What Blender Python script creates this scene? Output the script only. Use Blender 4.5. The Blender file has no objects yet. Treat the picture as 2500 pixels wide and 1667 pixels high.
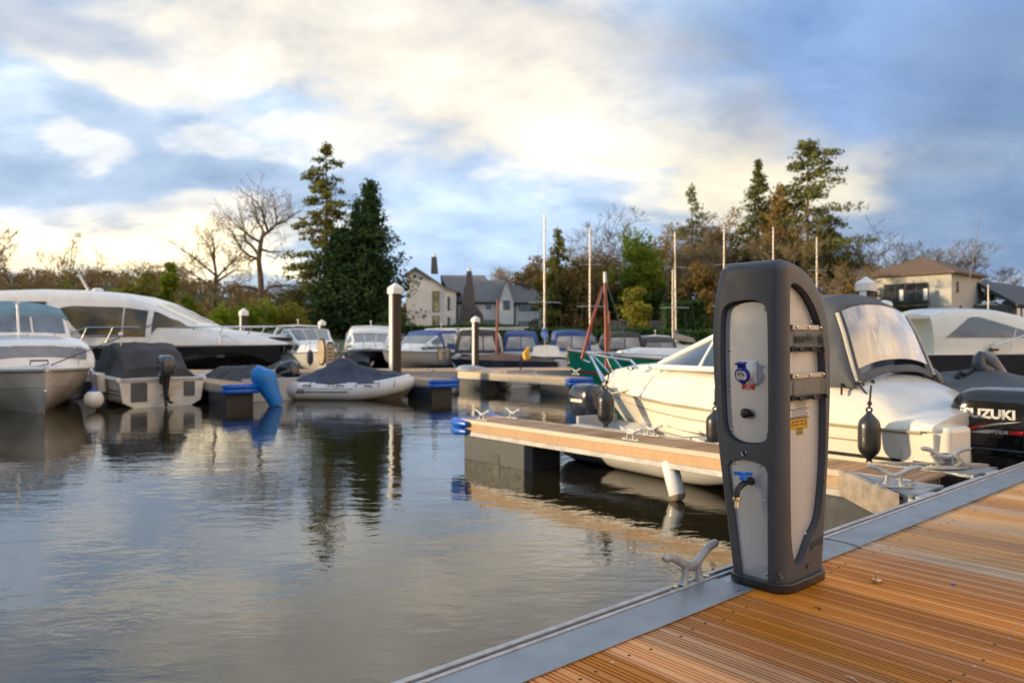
import bpy, bmesh, math, random
import numpy as np
from mathutils import Vector, Matrix, noise as mnoise
R = math.radians
scene = bpy.context.scene
# ------------------------------------------------------------------ camera
F, CX, HY, ZC = 1830.0, 1250.0, 822.0, 1.41      # focal length and horizon of the photograph (2500 px wide), eye height over the water
cam_d = bpy.data.cameras.new("camera")
cam_d.sensor_width = 36.0
cam_d.lens = 36.0 * F / 2500.0
cam_d.shift_y = (HY - 833.5) / 2500.0
cam_d.clip_start, cam_d.clip_end = 0.05, 5000.0
cam_d.dof.use_dof = True
cam_d.dof.focus_distance = 2.8
cam_d.dof.aperture_fstop = 3.3
cam = bpy.data.objects.new("camera", cam_d)
cam.location = (0, 0, ZC)
cam.rotation_euler = (R(90), 0, 0)
scene.collection.objects.link(cam)
scene.camera = cam
scene.view_settings.view_transform = 'Standard'
scene.view_settings.look = 'None'
scene.view_settings.exposure = 0.55
scene.view_settings.gamma = 1.0
scene.cycles.use_denoising = True
scene.cycles.max_bounces = 8
scene.cycles.transparent_max_bounces = 12
scene.cycles.caustics_reflective = False
scene.cycles.caustics_refractive = False
# ------------------------------------------------------------------ sun and sky
SUN_AZ, SUN_EL = -96.0, 9.0                        # degrees; azimuth from the viewing direction, to the left
sun_d = bpy.data.lights.new("sun", 'SUN')
sun_d.energy, sun_d.angle, sun_d.color = 3.8, R(2.5), (1.0, 0.76, 0.46)
sun = bpy.data.objects.new("sun", sun_d)
sdir = Vector((math.sin(R(SUN_AZ)) * math.cos(R(SUN_EL)), math.cos(R(SUN_AZ)) * math.cos(R(SUN_EL)), math.sin(R(SUN_EL))))
sun.rotation_euler = sdir.to_track_quat('Z', 'Y').to_euler()
sun.location = (0, 0, 60)
scene.collection.objects.link(sun)

class Nodes:
    def __init__(s, tree): s.t = tree
    def new(s, typ, **kw):
        n = s.t.nodes.new(typ)
        for k, v in kw.items():
            if k.startswith('i_'): n.inputs[k[2:]].default_value = v
            else: setattr(n, k, v)
        return n
    def link(s, a, b): s.t.links.new(a, b)
    def put(s, sock, v):
        if isinstance(v, (int, float)): sock.default_value = v
        elif isinstance(v, (tuple, list)): sock.default_value = v if len(v) == len(sock.default_value) else (*v, 1.0)
        else: s.link(v, sock)
    def math(s, op, a, b=0.0, c=0.0):
        n = s.new('ShaderNodeMath', operation=op)
        for i, x in enumerate((a, b, c)): s.put(n.inputs[i], x)
        return n.outputs[0]
    def mix(s, f, a, b, mode='MIX'):
        n = s.new('ShaderNodeMix', data_type='RGBA', blend_type=mode)
        s.put(n.inputs[0], f); s.put(n.inputs[6], a); s.put(n.inputs[7], b)
        return n.outputs[2]
    def rng(s, v, a, b, c=0.0, d=1.0, smooth=False):
        n = s.new('ShaderNodeMapRange', interpolation_type='SMOOTHSTEP' if smooth else 'LINEAR')
        for i, x in enumerate((v, a, b, c, d)): s.put(n.inputs[i], x)
        return n.outputs[0]
    def noise(s, vec, scale, detail=3, rough=0.55, dist=0.0):
        n = s.new('ShaderNodeTexNoise'); n.inputs['Scale'].default_value = scale
        n.inputs['Detail'].default_value = detail; n.inputs['Roughness'].default_value = rough
        n.inputs['Distortion'].default_value = dist
        if vec is not None: s.link(vec, n.inputs['Vector'])
        return n
    def scaled(s, vec, sc):
        n = s.new('ShaderNodeMapping'); s.link(vec, n.inputs[0]); n.inputs['Scale'].default_value = sc
        return n.outputs[0]

world = bpy.data.worlds.new("World")
scene.world = world
world.use_nodes = True
def build_sky():
    t = world.node_tree; t.nodes.clear(); n = Nodes(t)
    tc = n.new('ShaderNodeTexCoord')
    d = tc.outputs['Generated']
    sep = n.new('ShaderNodeSeparateXYZ'); n.link(d, sep.inputs[0])
    x, y, z = sep.outputs
    az = n.math('ARCTAN2', x, y); el = n.math('ARCSINE', z)
    za = n.math('ADD', n.math('ABSOLUTE', z), 0.36)
    pl = n.new('ShaderNodeCombineXYZ')
    n.link(n.math('DIVIDE', x, za), pl.inputs[0]); n.link(n.math('DIVIDE', y, za), pl.inputs[1])
    pv = pl.outputs[0]
    wn = n.noise(n.scaled(pv, (1, 1, 1)), 1.9, 5, 0.55)
    ws = n.new('ShaderNodeSeparateColor'); n.link(wn.outputs['Color'], ws.inputs[0])
    wa = n.math('ADD', az, n.math('MULTIPLY', n.math('SUBTRACT', ws.outputs[0], 0.5), 0.34))
    we = n.math('ADD', el, n.math('MULTIPLY', n.math('SUBTRACT', ws.outputs[1], 0.5), 0.20))
    fine = n.noise(n.scaled(pv, (0.85, 1.15, 1)), 4.4, 8, 0.58, 0.25).outputs['Fac']
    big = n.noise(n.scaled(pv, (0.85, 1.1, 1)), 1.7, 5, 0.5).outputs['Fac']
    sky = n.new('ShaderNodeTexSky', sky_type='NISHITA')
    sky.sun_disc = False; sky.sun_elevation = R(SUN_EL); sky.sun_rotation = R(SUN_AZ)
    sky.altitude = 40; sky.air_density = 1.0; sky.dust_density = 1.2; sky.ozone_density = 1.5
    clear = n.mix(0.72, n.mix(1.0, sky.outputs[0], (0.5, 0.5, 0.5), 'MULTIPLY'), (3.9, 5.3, 7.2))
    col = clear
    def ang(px, py):
        a = math.atan((px - CX) / F); return a, math.atan((HY - py) / F * math.cos(a))
    def blob(a0, e0, ra, re, c, s, k=0.9, rot=0.0):
        nonlocal col
        da = n.math('SUBTRACT', wa, a0); de = n.math('SUBTRACT', we, e0)
        if rot:
            cr, sr = math.cos(rot), math.sin(rot)
            da, de = (n.math('ADD', n.math('MULTIPLY', da, cr), n.math('MULTIPLY', de, sr)),
                      n.math('SUBTRACT', n.math('MULTIPLY', de, cr), n.math('MULTIPLY', da, sr)))
        q = n.math('ADD', n.math('POWER', n.math('ABSOLUTE', n.math('DIVIDE', da, ra)), 2.0),
                   n.math('POWER', n.math('ABSOLUTE', n.math('DIVIDE', de, re)), 2.0))
        g = n.math('EXPONENT', n.math('MULTIPLY', q, -1.0))
        g = n.math('ADD', g, n.math('MULTIPLY', n.math('SUBTRACT', fine, 0.5), n.math('MULTIPLY', k, n.math('MINIMUM', n.math('MULTIPLY', g, 3.0), 1.0))))
        f = n.rng(g, 0.12, 0.75, 0.0, s, True)
        col = n.mix(f, col, tuple(10 * v for v in c))
    def pb(px, py, rx, ry, c, s, k=0.9, rot=0.0):
        w_ = 0.86 if c[2] > c[0] else 0.73
        c = tuple(v * w_ for v in c); a, e = ang(px, py); blob(a, e, rx / F, ry / F, c, s, k, rot)
    # whole-sky clouds outside the view: grey blue overhead, golden banks behind and to the right, the glow round the sun
    blob(R(180), R(50), R(120), R(38), (0.80, 0.84, 0.92), 0.85)
    blob(R(114), R(11), R(56), R(19), (1.35, 0.84, 0.42), 1.0, 0.35)
    blob(R(-84), R(6), R(34), R(11), (0.80, 0.72, 0.60), 0.9)
    blob(R(0), R(40), R(60), R(14), (0.72, 0.72, 0.74), 0.8)
    for a_, e_, ra_, re_, c_ in ((-32, 29, 16, 4, (0.36, 0.50, 0.74)), (-14, 33, 14, 4.5, (0.92, 0.84, 0.70)), (6, 30, 12, 3.5, (0.42, 0.56, 0.80)), (22, 34, 16, 4, (0.90, 0.82, 0.70)), (-4, 39, 22, 4, (0.40, 0.50, 0.68)), (-40, 37, 14, 4, (0.86, 0.82, 0.74)), (38, 28, 14, 5, (0.26, 0.38, 0.60))):
        blob(R(a_), R(e_), R(ra_), R(re_), c_, 0.85, 1.2)
    # the clouds of the view, placed by where they stand in the sky
    pb(300, 330, 560, 190, (0.43, 0.54, 0.70), 0.9, 1.3)
    pb(760, 250, 300, 70, (0.62, 0.79, 1.0), 0.9, 0.5)
    pb(1250, 350, 520, 150, (0.66, 0.80, 0.98), 0.9, 0.6)
    pb(1150, 600, 420, 130, (0.52, 0.67, 0.88), 0.85, 1.3)
    pb(930, 320, 330, 60, (0.56, 0.66, 0.80), 0.7)
    pb(960, 110, 640, 190, (1.02, 0.93, 0.79), 0.95, 1.5, R(-8))
    pb(230, 110, 380, 60, (0.92, 0.86, 0.74), 0.75, 0.9, R(-14))
    pb(170, 40, 300, 60, (0.42, 0.48, 0.58), 0.8)
    pb(1420, 130, 420, 100, (0.80, 0.75, 0.69), 0.7)
    pb(1520, 330, 430, 130, (1.08, 0.99, 0.83), 0.95, 1.4, R(-6))
    pb(1430, 310, 180, 60, (1.15, 1.08, 0.98), 0.8, 0.6)
    pb(1500, 470, 420, 60, (0.60, 0.73, 0.92), 0.7)
    pb(1950, 440, 430, 170, (1.04, 0.93, 0.72), 0.95, 1.3)
    pb(1900, 260, 330, 90, (0.72, 0.69, 0.66), 0.65)
    pb(2230, 80, 560, 190, (0.25, 0.39, 0.65), 0.95, 1.0, R(-6))
    pb(2500, 310, 230, 300, (0.17, 0.26, 0.42), 0.88, 1.0)
    pb(2360, 560, 380, 100, (0.20, 0.295, 0.46), 0.9, 1.0)
    pb(2300, 665, 420, 55, (0.40, 0.48, 0.60), 0.7)
    pb(300, 500, 560, 48, (0.70, 0.71, 0.73), 0.85)
    pb(560, 520, 260, 45, (0.90, 0.86, 0.80), 0.7)
    pb(60, 610, 230, 85, (1.5, 1.2, 0.76), 0.95, 1.0)
    pb(360, 585, 330, 70, (1.9, 1.58, 1.02), 1.0, 1.1)
    pb(20, 230, 130, 60, (0.78, 0.88, 1.0), 0.5, 1.2)
    for px, py, rx, ry in ((620, 165, 90, 36), (575, 350, 60, 22), (245, 328, 52, 22), (875, 60, 80, 30), (830, 255, 110, 26), (1410, 440, 90, 26), (1220, 385, 110, 24)):
        pb(px, py, rx * 1.5, ry * 1.5, (1.15, 1.08, 0.96), 0.45, 2.2)
    # soft light and dark inside the clouds
    col = n.mix(1.0, col, n.mix(n.rng(big, 0.3, 0.7), (0.80, 0.83, 0.88), (1.16, 1.14, 1.11)), 'MULTIPLY')
    col = n.mix(1.0, col, n.mix(n.rng(fine, 0.3, 0.72), (0.72, 0.77, 0.84), (1.24, 1.21, 1.15)), 'MULTIPLY')
    bg = n.new('ShaderNodeBackground'); bg.inputs[1].default_value = 0.10
    n.link(col, bg.inputs[0])
    out = n.new('ShaderNodeOutputWorld'); n.link(bg.outputs[0], out.inputs[0])
build_sky()

# ------------------------------------------------------------------ helpers
def W(px, py, Y): return Vector(((px - CX) / F * Y, Y, ZC - (py - HY) / F * Y))
def G(px, py, z=0.0): return W(px, py, F * (ZC - z) / (py - HY))
UA = math.atan2(0.653, 0.757)                       # the walkway runs this way (u along it, v across it)
UV = Matrix.Rotation(UA, 4, 'Z')
ZD = 0.46                                           # deck height over the water
def uvz(u, v, z=ZD): return UV @ Vector((u, v, 0)) + Vector((0, 0, z))
def on_v(px, py, v):                                # pixel ray met with the plane v = const -> (u, z above deck)
    dx = (px - CX) / F; t = v / (-0.653 * dx + 0.757)
    return (0.757 * dx + 0.653) * t, ZC - (py - HY) / F * t - ZD
def on_u(px, py, u):
    dx = (px - CX) / F; t = u / (0.757 * dx + 0.653)
    return (-0.653 * dx + 0.757) * t, ZC - (py - HY) / F * t - ZD
def lerp(a, b, t): return a + (b - a) * t
def sm(t): t = max(0.0, min(1.0, t)); return t * t * (3 - 2 * t)
def interp(tab, x):
    if x <= tab[0][0]: return tab[0][1]
    for (a, va), (b, vb) in zip(tab, tab[1:]):
        if x <= b: return va + (vb - va) * sm((x - a) / (b - a)) * 0.5 + (vb - va) * 0.5 * (x - a) / (b - a)
    return tab[-1][1]

def tag(o, label=None, cat=None, group=None, kind=None):
    if label: o['label'] = label
    if cat: o['category'] = cat
    if group: o['group'] = group
    if kind: o['kind'] = kind
    return o
def empty(name, label, cat, loc=(0, 0, 0), rz=0.0, group=None):
    o = bpy.data.objects.new(name, None); scene.collection.objects.link(o)
    o.location = loc; o.rotation_euler = (0, 0, rz); o.empty_display_size = 0.2
    return tag(o, label, cat, group)
def xf(loc=(0, 0, 0), rz=0.0, rx=0.0, ry=0.0, s=1.0):
    return Matrix.Translation(loc) @ Matrix.Rotation(rz, 4, 'Z') @ Matrix.Rotation(ry, 4, 'Y') @ Matrix.Rotation(rx, 4, 'X') @ Matrix.Scale(s, 4)

class MB:
    def __init__(s): s.v, s.f, s.mi, s.cur, s.M = [], [], [], 0, None
    def add(s, verts, faces):
        b = len(s.v)
        for p in verts:
            p = Vector(p)
            s.v.append(s.M @ p if s.M is not None else p)
        for f in faces: s.f.append([b + i for i in f]); s.mi.append(s.cur)
        return s
    def box(s, c, d, top=(1, 1)):
        x, y, z = c; a, b, h = d[0] / 2, d[1] / 2, d[2] / 2; tx, ty = top
        v = [(x + i * a * (tx if k > 0 else 1), y + j * b * (ty if k > 0 else 1), z + k * h) for k in (-1, 1) for j in (-1, 1) for i in (-1, 1)]
        return s.add(v, [(0, 2, 3, 1), (4, 5, 7, 6), (0, 1, 5, 4), (2, 6, 7, 3), (0, 4, 6, 2), (1, 3, 7, 5)])
    def span(s, a, b): return s.box([(a[i] + b[i]) / 2 for i in range(3)], [abs(b[i] - a[i]) for i in range(3)])
    def tube(s, pts, r, seg=8, cap=True):
        pts = [Vector(p) for p in pts]; n = len(pts)
        rs = r if isinstance(r, (list, tuple)) else [r] * n
        rings = []; prev = None
        for i, p in enumerate(pts):
            d = (pts[min(i + 1, n - 1)] - pts[max(i - 1, 0)])
            d = d.normalized() if d.length > 1e-9 else Vector((0, 0, 1))
            if prev is None:
                u = d.cross(Vector((0, 0, 1)) if abs(d.z) < 0.9 else Vector((1, 0, 0))).normalized()
            else:
                u = prev - d * prev.dot(d); u = u.normalized() if u.length > 1e-6 else d.orthogonal().normalized()
            prev = u; w = d.cross(u)
            rings.append([p + (u * math.cos(2 * math.pi * k / seg) + w * math.sin(2 * math.pi * k / seg)) * rs[i] for k in range(seg)])
        return s.loft(rings, cap, cap)
    def loft(s, rings, c0=True, c1=True, closed=True):
        m = len(rings[0]); v = [p for r in rings for p in r]; f = []
        for i in range(len(rings) - 1):
            for k in range(m if closed else m - 1):
                k2 = (k + 1) % m
                f.append((i * m + k, i * m + k2, (i + 1) * m + k2, (i + 1) * m + k))
        if c0: f.append(tuple(range(m - 1, -1, -1)))
        if c1: f.append(tuple(range((len(rings) - 1) * m, len(rings) * m)))
        return s.add(v, f)
    def lathe(s, prof, c=(0, 0, 0), seg=16, axis='Z'):
        rings = []
        for r, h in prof:
            ring = []
            for k in range(seg):
                a = 2 * math.pi * k / seg; p = (r * math.cos(a), r * math.sin(a), h)
                if axis == 'X': p = (p[2], p[0], p[1])
                if axis == 'Y': p = (p[1], p[2], p[0])
                ring.append((p[0] + c[0], p[1] + c[1], p[2] + c[2]))
            rings.append(ring)
        return s.loft(rings)
    def ball(s, c, r, seg=12, n=8):
        r = r if isinstance(r, (tuple, list)) else (r, r, r); rings = []
        for i in range(n + 1):
            t = math.pi * (0.02 + 0.96 * i / n); rings.append([(c[0] + r[0] * math.sin(t) * math.cos(2 * math.pi * k / seg), c[1] + r[1] * math.sin(t) * math.sin(2 * math.pi * k / seg), c[2] - r[2] * math.cos(t)) for k in range(seg)])
        return s.loft(rings)
    def prism(s, outline, z0, z1, plane='XY'):
        def P(a, b, c): return {'XY': (a, b, c), 'XZ': (a, c, b), 'YZ': (c, a, b)}[plane]
        n = len(outline)
        v = [P(a, b, z0) for a, b in outline] + [P(a, b, z1) for a, b in outline]
        return s.add(v, [tuple(range(n - 1, -1, -1)), tuple(range(n, 2 * n))] + [(i, (i + 1) % n, n + (i + 1) % n, n + i) for i in range(n)])
    def patch(s, fn, u0, u1, v0, v1, nu=6, nv=2, off=0.006, th=0.02):
        e = 1e-3; top, bot = [], []
        for i in range(nu + 1):
            for j in range(nv + 1):
                u = lerp(u0, u1, i / nu); v = lerp(v0, v1, j / nv); p = Vector(fn(u, v))
                du = Vector(fn(u + e * (u1 - u0), v)) - Vector(fn(u - e * (u1 - u0), v)); dv = Vector(fn(u, v + e * (v1 - v0))) - Vector(fn(u, v - e * (v1 - v0)))
                nn = du.cross(dv); nn = nn.normalized() if nn.length > 1e-12 else Vector((0, 0, 1))
                top.append(p + nn * off); bot.append(p + nn * (off - th))
        m = nv + 1; N = len(top); f = []
        for i in range(nu):
            for j in range(nv):
                a = i * m + j; q = (a, a + m, a + m + 1, a + 1); f.append(q); f.append(tuple(N + k for k in reversed(q)))
        rim = [i * m for i in range(nu + 1)] + [nu * m + j for j in range(1, m)] + [i * m + nv for i in range(nu - 1, -1, -1)] + [j for j in range(nv - 1, 0, -1)]
        for a, b in zip(rim, rim[1:] + rim[:1]): f.append((a, N + a, N + b, b))
        return s.add(top + bot, f)
    def build(s, name, mats, parent=None, smooth=40, bevel=0.0, seg=2, world=False):
        me = bpy.data.meshes.new(name)
        me.from_pydata([tuple(p) for p in s.v], [], s.f)
        mats = mats if isinstance(mats, (list, tuple)) else [mats]
        for m in mats: me.materials.append(m)
        if len(mats) > 1: me.polygons.foreach_set('material_index', s.mi)
        me.validate()
        bm = bmesh.new(); bm.from_mesh(me); bmesh.ops.recalc_face_normals(bm, faces=bm.faces); bm.to_mesh(me); bm.free()
        if smooth:
            me.polygons.foreach_set('use_smooth', [True] * len(me.polygons)); me.set_sharp_from_angle(angle=R(smooth))
        o = bpy.data.objects.new(name, me); scene.collection.objects.link(o)
        if parent is not None:
            o.parent = parent
            if world: o.matrix_parent_inverse = pmat(parent).inverted()
        if bevel:
            b = o.modifiers.new('bevel', 'BEVEL'); b.width = bevel; b.segments = seg; b.limit_method = 'ANGLE'; b.angle_limit = R(35)
        return o
def pmat(o):
    m = Matrix.LocRotScale(o.location, o.rotation_euler, o.scale)
    if o.parent is not None: m = pmat(o.parent) @ o.matrix_parent_inverse @ m
    return m
def bake(o, drop=()):                                # apply modifiers, remove helper shapes
    dg = bpy.context.evaluated_depsgraph_get(); dg.update()
    me = bpy.data.meshes.new_from_object(o.evaluated_get(dg)); o.modifiers.clear(); o.data = me
    for c in drop: bpy.data.objects.remove(c)
    return o
def text(name, s, size, M, mat, parent, ext=0.0006, bold=0.0, align='CENTER', shear=0.0, sx=1.0):
    cu = bpy.data.curves.new(name, 'FONT'); cu.body = s; cu.size = size; cu.extrude = ext; cu.offset = bold
    cu.align_x = align; cu.align_y = 'CENTER'; cu.shear = shear; cu.resolution_u = 3
    t = bpy.data.objects.new(name, cu); scene.collection.objects.link(t)
    dg = bpy.context.evaluated_depsgraph_get(); dg.update()
    me = bpy.data.meshes.new_from_object(t.evaluated_get(dg)); bpy.data.objects.remove(t)
    me.transform(M @ Matrix.Diagonal((sx, 1, 1, 1))); me.materials.clear(); me.materials.append(mat)
    o = bpy.data.objects.new(name, me); scene.collection.objects.link(o); o.parent = parent
    return o

# ------------------------------------------------------------------ materials
def mat(name, col, rough=0.5, metal=0.0, var=0.12, scale=3.0, bump=0.0, bscale=60.0, coat=0.0, col2=None, stretch=(1, 1, 1), spec=0.5, dirt=0.0):
    m = bpy.data.materials.new(name); m.use_nodes = True; t = m.node_tree; t.nodes.clear(); n = Nodes(t)
    tc = n.new('ShaderNodeTexCoord').outputs['Object']
    b = n.new('ShaderNodeBsdfPrincipled'); out = n.new('ShaderNodeOutputMaterial'); n.link(b.outputs[0], out.inputs[0])
    c2 = col2 if col2 else tuple(max(0.0, c * (1 - 2 * var)) for c in col)
    vec = n.scaled(tc, stretch)
    f = n.rng(n.noise(vec, scale, 5, 0.6).outputs['Fac'], 0.32, 0.68)
    c1 = col if col2 else tuple(min(1.0, c * (1 + var * 0.6)) for c in col)
    c = n.mix(f, c2, c1)
    if dirt:
        g = n.rng(n.noise(tc, scale * 0.7, 6, 0.7, 1.0).outputs['Fac'], 0.52, 0.72, 0, dirt)
        c = n.mix(g, c, (0.16, 0.13, 0.09))
    n.link(c, b.inputs['Base Color'])
    r = n.rng(n.noise(tc, scale * 4, 3).outputs['Fac'], 0.3, 0.7, max(0.02, rough * 0.85), min(1, rough * 1.15)); n.link(r, b.inputs['Roughness'])
    b.inputs['Metallic'].default_value = metal; b.inputs['Coat Weight'].default_value = coat; b.inputs['Specular IOR Level'].default_value = spec
    if bump:
        bn = n.new('ShaderNodeBump'); bn.inputs['Strength'].default_value = bump; bn.inputs['Distance'].default_value = 0.01
        n.link(n.noise(vec, bscale, 3).outputs['Fac'], bn.inputs['Height']); n.link(bn.outputs[0], b.inputs['Normal'])
    return m
def clear_mat(name, tint, opac, rough=0.03, wav=0.0, film=(0.5, 0.55, 0.6), refl=1.6):
    m = bpy.data.materials.new(name); m.use_nodes = True; t = m.node_tree; t.nodes.clear(); n = Nodes(t)
    tr = n.new('ShaderNodeBsdfTransparent'); tr.inputs[0].default_value = (*tint, 1)
    g = n.new('ShaderNodeBsdfGlossy'); g.inputs['Roughness'].default_value = rough; g.inputs[0].default_value = (0.95, 0.97, 1, 1)
    d = n.new('ShaderNodeBsdfDiffuse'); d.inputs[0].default_value = (*film, 1)
    lw = n.new('ShaderNodeLayerWeight'); fr = n.math('ADD', n.math('MULTIPLY', n.math('POWER', lw.outputs['Facing'], 4.0), 0.75), 0.05)
    if wav:
        tc = n.new('ShaderNodeTexCoord').outputs['Object']; bn = n.new('ShaderNodeBump'); bn.inputs['Strength'].default_value = wav; bn.inputs['Distance'].default_value = 0.02
        n.link(n.noise(n.scaled(tc, (2, 2, .8)), 2.2, 2).outputs['Fac'], bn.inputs['Height']); n.link(bn.outputs[0], g.inputs['Normal'])
    m1 = n.new('ShaderNodeMixShader'); m1.inputs[0].default_value = opac; n.link(tr.outputs[0], m1.inputs[1]); n.link(d.outputs[0], m1.inputs[2])
    m2 = n.new('ShaderNodeMixShader'); n.link(n.math('MULTIPLY', fr, refl), m2.inputs[0]); n.link(m1.outputs[0], m2.inputs[1]); n.link(g.outputs[0], m2.inputs[2])
    out = n.new('ShaderNodeOutputMaterial'); n.link(m2.outputs[0], out.inputs[0])
    return m
def timber(name, cols, axis=0, period=0.154, rough=0.5, knots=0.5):
    """decking: one tone per board (boards counted along axis), long grain across it"""
    m = bpy.data.materials.new(name); m.use_nodes = True; t = m.node_tree; t.nodes.clear(); n = Nodes(t)
    tc = n.new('ShaderNodeTexCoord').outputs['Object']; sp = n.new('ShaderNodeSeparateXYZ'); n.link(tc, sp.inputs[0])
    b = n.new('ShaderNodeBsdfPrincipled'); out = n.new('ShaderNodeOutputMaterial'); n.link(b.outputs[0], out.inputs[0])
    idn = n.math('FLOOR', n.math('DIVIDE', sp.outputs[axis], period))
    wn = n.new('ShaderNodeTexWhiteNoise', noise_dimensions='1D'); n.link(idn, wn.inputs['W'])
    wn2 = n.new('ShaderNodeTexWhiteNoise', noise_dimensions='1D'); n.link(n.math('ADD', idn, 57.3), wn2.inputs['W'])
    c = n.mix(wn.outputs['Value'], cols[0], cols[1])
    c = n.mix(n.rng(wn2.outputs['Value'], 0.55, 1.0, 0, 0.8), c, cols[2])
    off = n.new('ShaderNodeCombineXYZ'); n.link(n.math('MULTIPLY', wn.outputs['Value'], 37.0), off.inputs[2])
    add = n.new('ShaderNodeVectorMath', operation='ADD'); n.link(tc, add.inputs[0]); n.link(off.outputs[0], add.inputs[1])
    st = (1.0, 0.045, 1.0) if axis == 0 else (0.045, 1.0, 1.0)
    g1 = n.noise(n.scaled(add.outputs[0], st), 26, 6, 0.62, 0.6).outputs['Fac']
    g2 = n.noise(n.scaled(add.outputs[0], st), 150, 3, 0.6).outputs['Fac']
    blot = n.noise(n.scaled(tc, (1, 0.35, 1) if axis == 0 else (0.35, 1, 1)), 2.6, 4, 0.6).outputs['Fac']
    c = n.mix(n.rng(g1, 0.34, 0.66, 0.0, 0.55), c, cols[3])
    c = n.mix(n.rng(g2, 0.4, 0.7, 0.0, 0.28), c, tuple(v * 0.55 for v in cols[0]))
    c = n.mix(n.rng(blot, 0.46, 0.74, 0, 0.45), c, tuple(v * 0.5 for v in cols[1]))
    c = n.mix(n.rng(blot, 0.22, 0.42, 0.30, 0), c, cols[2])
    wn3 = n.new('ShaderNodeTexWhiteNoise', noise_dimensions='1D'); n.link(n.math('ADD', idn, 11.7), wn3.inputs['W'])
    hv = n.new('ShaderNodeHueSaturation'); n.link(c, hv.inputs['Color']); n.link(n.rng(wn3.outputs['Value'], 0, 1, 0.72, 1.22), hv.inputs['Value']); n.link(n.rng(wn2.outputs['Value'], 0, 1, 1.12, 0.86), hv.inputs['Saturation']); c = hv.outputs[0]
    st_ = n.noise(tc, 1.3, 5, 0.65, 0.8).outputs['Fac']; c = n.mix(n.rng(st_, 0.56, 0.75, 0, 0.35), c, (0.20, 0.15, 0.11))
    kn = n.new('ShaderNodeTexVoronoi'); n.link(n.scaled(tc, (1, 0.5, 1) if axis == 0 else (0.5, 1, 1)), kn.inputs['Vector']); kn.inputs['Scale'].default_value = 5.0
    c = n.mix(n.rng(kn.outputs['Distance'], 0.02, 0.055, knots, 0), c, tuple(v * 0.3 for v in cols[1]))
    n.link(c, b.inputs['Base Color'])
    n.link(n.rng(blot, 0.3, 0.7, rough * 1.15, rough * 0.75), b.inputs['Roughness'])
    bn = n.new('ShaderNodeBump'); bn.inputs['Strength'].default_value = 0.25; bn.inputs['Distance'].default_value = 0.002
    n.link(g2, bn.inputs['Height']); n.link(bn.outputs[0], b.inputs['Normal'])
    return m
def leaf_mat(name, c1, c2, trans=0.35, scale=0.35):
    m = bpy.data.materials.new(name); m.use_nodes = True; t = m.node_tree; t.nodes.clear(); n = Nodes(t)
    tc = n.new('ShaderNodeTexCoord').outputs['Object']
    f = n.rng(n.noise(tc, scale, 4, 0.6).outputs['Fac'], 0.35, 0.65); f2 = n.rng(n.noise(tc, scale * 7, 2, 0.5).outputs['Fac'], 0.3, 0.7)
    c = n.mix(n.math('MULTIPLY', n.math('ADD', f, f2), 0.5), c1, c2)
    d = n.new('ShaderNodeBsdfDiffuse'); n.link(c, d.inputs[0]); tl = n.new('ShaderNodeBsdfTranslucent'); n.link(c, tl.inputs[0])
    mx = n.new('ShaderNodeMixShader'); mx.inputs[0].default_value = trans; n.link(d.outputs[0], mx.inputs[1]); n.link(tl.outputs[0], mx.inputs[2])
    out = n.new('ShaderNodeOutputMaterial'); n.link(mx.outputs[0], out.inputs[0])
    return m
M = {}
M['white'] = mat('white gelcoat', (0.80, 0.80, 0.78), 0.25, var=0.05, coat=0.3, dirt=0.05)
M['cream'] = mat('cream gelcoat', (0.83, 0.765, 0.63), 0.2, var=0.04, coat=0.4)
M['oldwhite'] = mat('weathered gelcoat', (0.74, 0.71, 0.65), 0.4, var=0.1, scale=2, dirt=0.35)
M['navy'] = mat('navy gelcoat', (0.012, 0.018, 0.04), 0.15, coat=0.6)
M['blackhull'] = mat('black gelcoat', (0.018, 0.017, 0.02), 0.12, coat=0.7, var=0.2)
M['green'] = mat('green painted hull', (0.0, 0.24, 0.17), 0.35, var=0.08)
M['red'] = mat('red paint', (0.42, 0.03, 0.025), 0.4)
M['redwood'] = mat('red brown varnish', (0.30, 0.065, 0.04), 0.35, var=0.15)
M['alu'] = mat('satin aluminium', (0.46, 0.44, 0.41), 0.38, 0.9, 0.08, 6)
M['galv'] = mat('galvanised steel', (0.50, 0.51, 0.53), 0.5, 0.6, 0.15, 22, bump=0.15, bscale=120)
M['steel'] = mat('stainless steel', (0.70, 0.70, 0.70), 0.15, 1.0, 0.03)
M['cast'] = mat('cast cleat metal', (0.47, 0.47, 0.47), 0.5, 0.4, 0.16, 14, bump=0.2, bscale=150)
M['black'] = mat('black plastic', (0.015, 0.015, 0.016), 0.4, var=0.1)
M['rubber'] = mat('black rubber', (0.02, 0.02, 0.022), 0.35, var=0.15, coat=0.25)
M['glossblack'] = mat('gloss black cowling', (0.010, 0.010, 0.012), 0.12, coat=0.8, var=0.1)
M['greyengine'] = mat('slate engine cowling', (0.05, 0.055, 0.065), 0.25, coat=0.4, var=0.1)
M['greytube'] = mat('grey inflatable fabric', (0.42, 0.43, 0.45), 0.5, var=0.07)
M['whitetube'] = mat('white inflatable fabric', (0.70, 0.70, 0.69), 0.45, var=0.07, dirt=0.15)
M['navycloth'] = mat('navy canvas', (0.055, 0.068, 0.11), 0.8, var=0.2, scale=2, bump=0.3, bscale=9)
M['greycloth'] = mat('charcoal canvas', (0.055, 0.055, 0.06), 0.85, var=0.2, scale=2, bump=0.3, bscale=7)
M['blackcloth'] = mat('black canvas', (0.026, 0.026, 0.032), 0.8, var=0.2, scale=2, bump=0.35, bscale=5)
M['canopygrey'] = mat('grey canopy cloth', (0.105, 0.11, 0.12), 0.8, var=0.12, bump=0.2, bscale=14)
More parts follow.
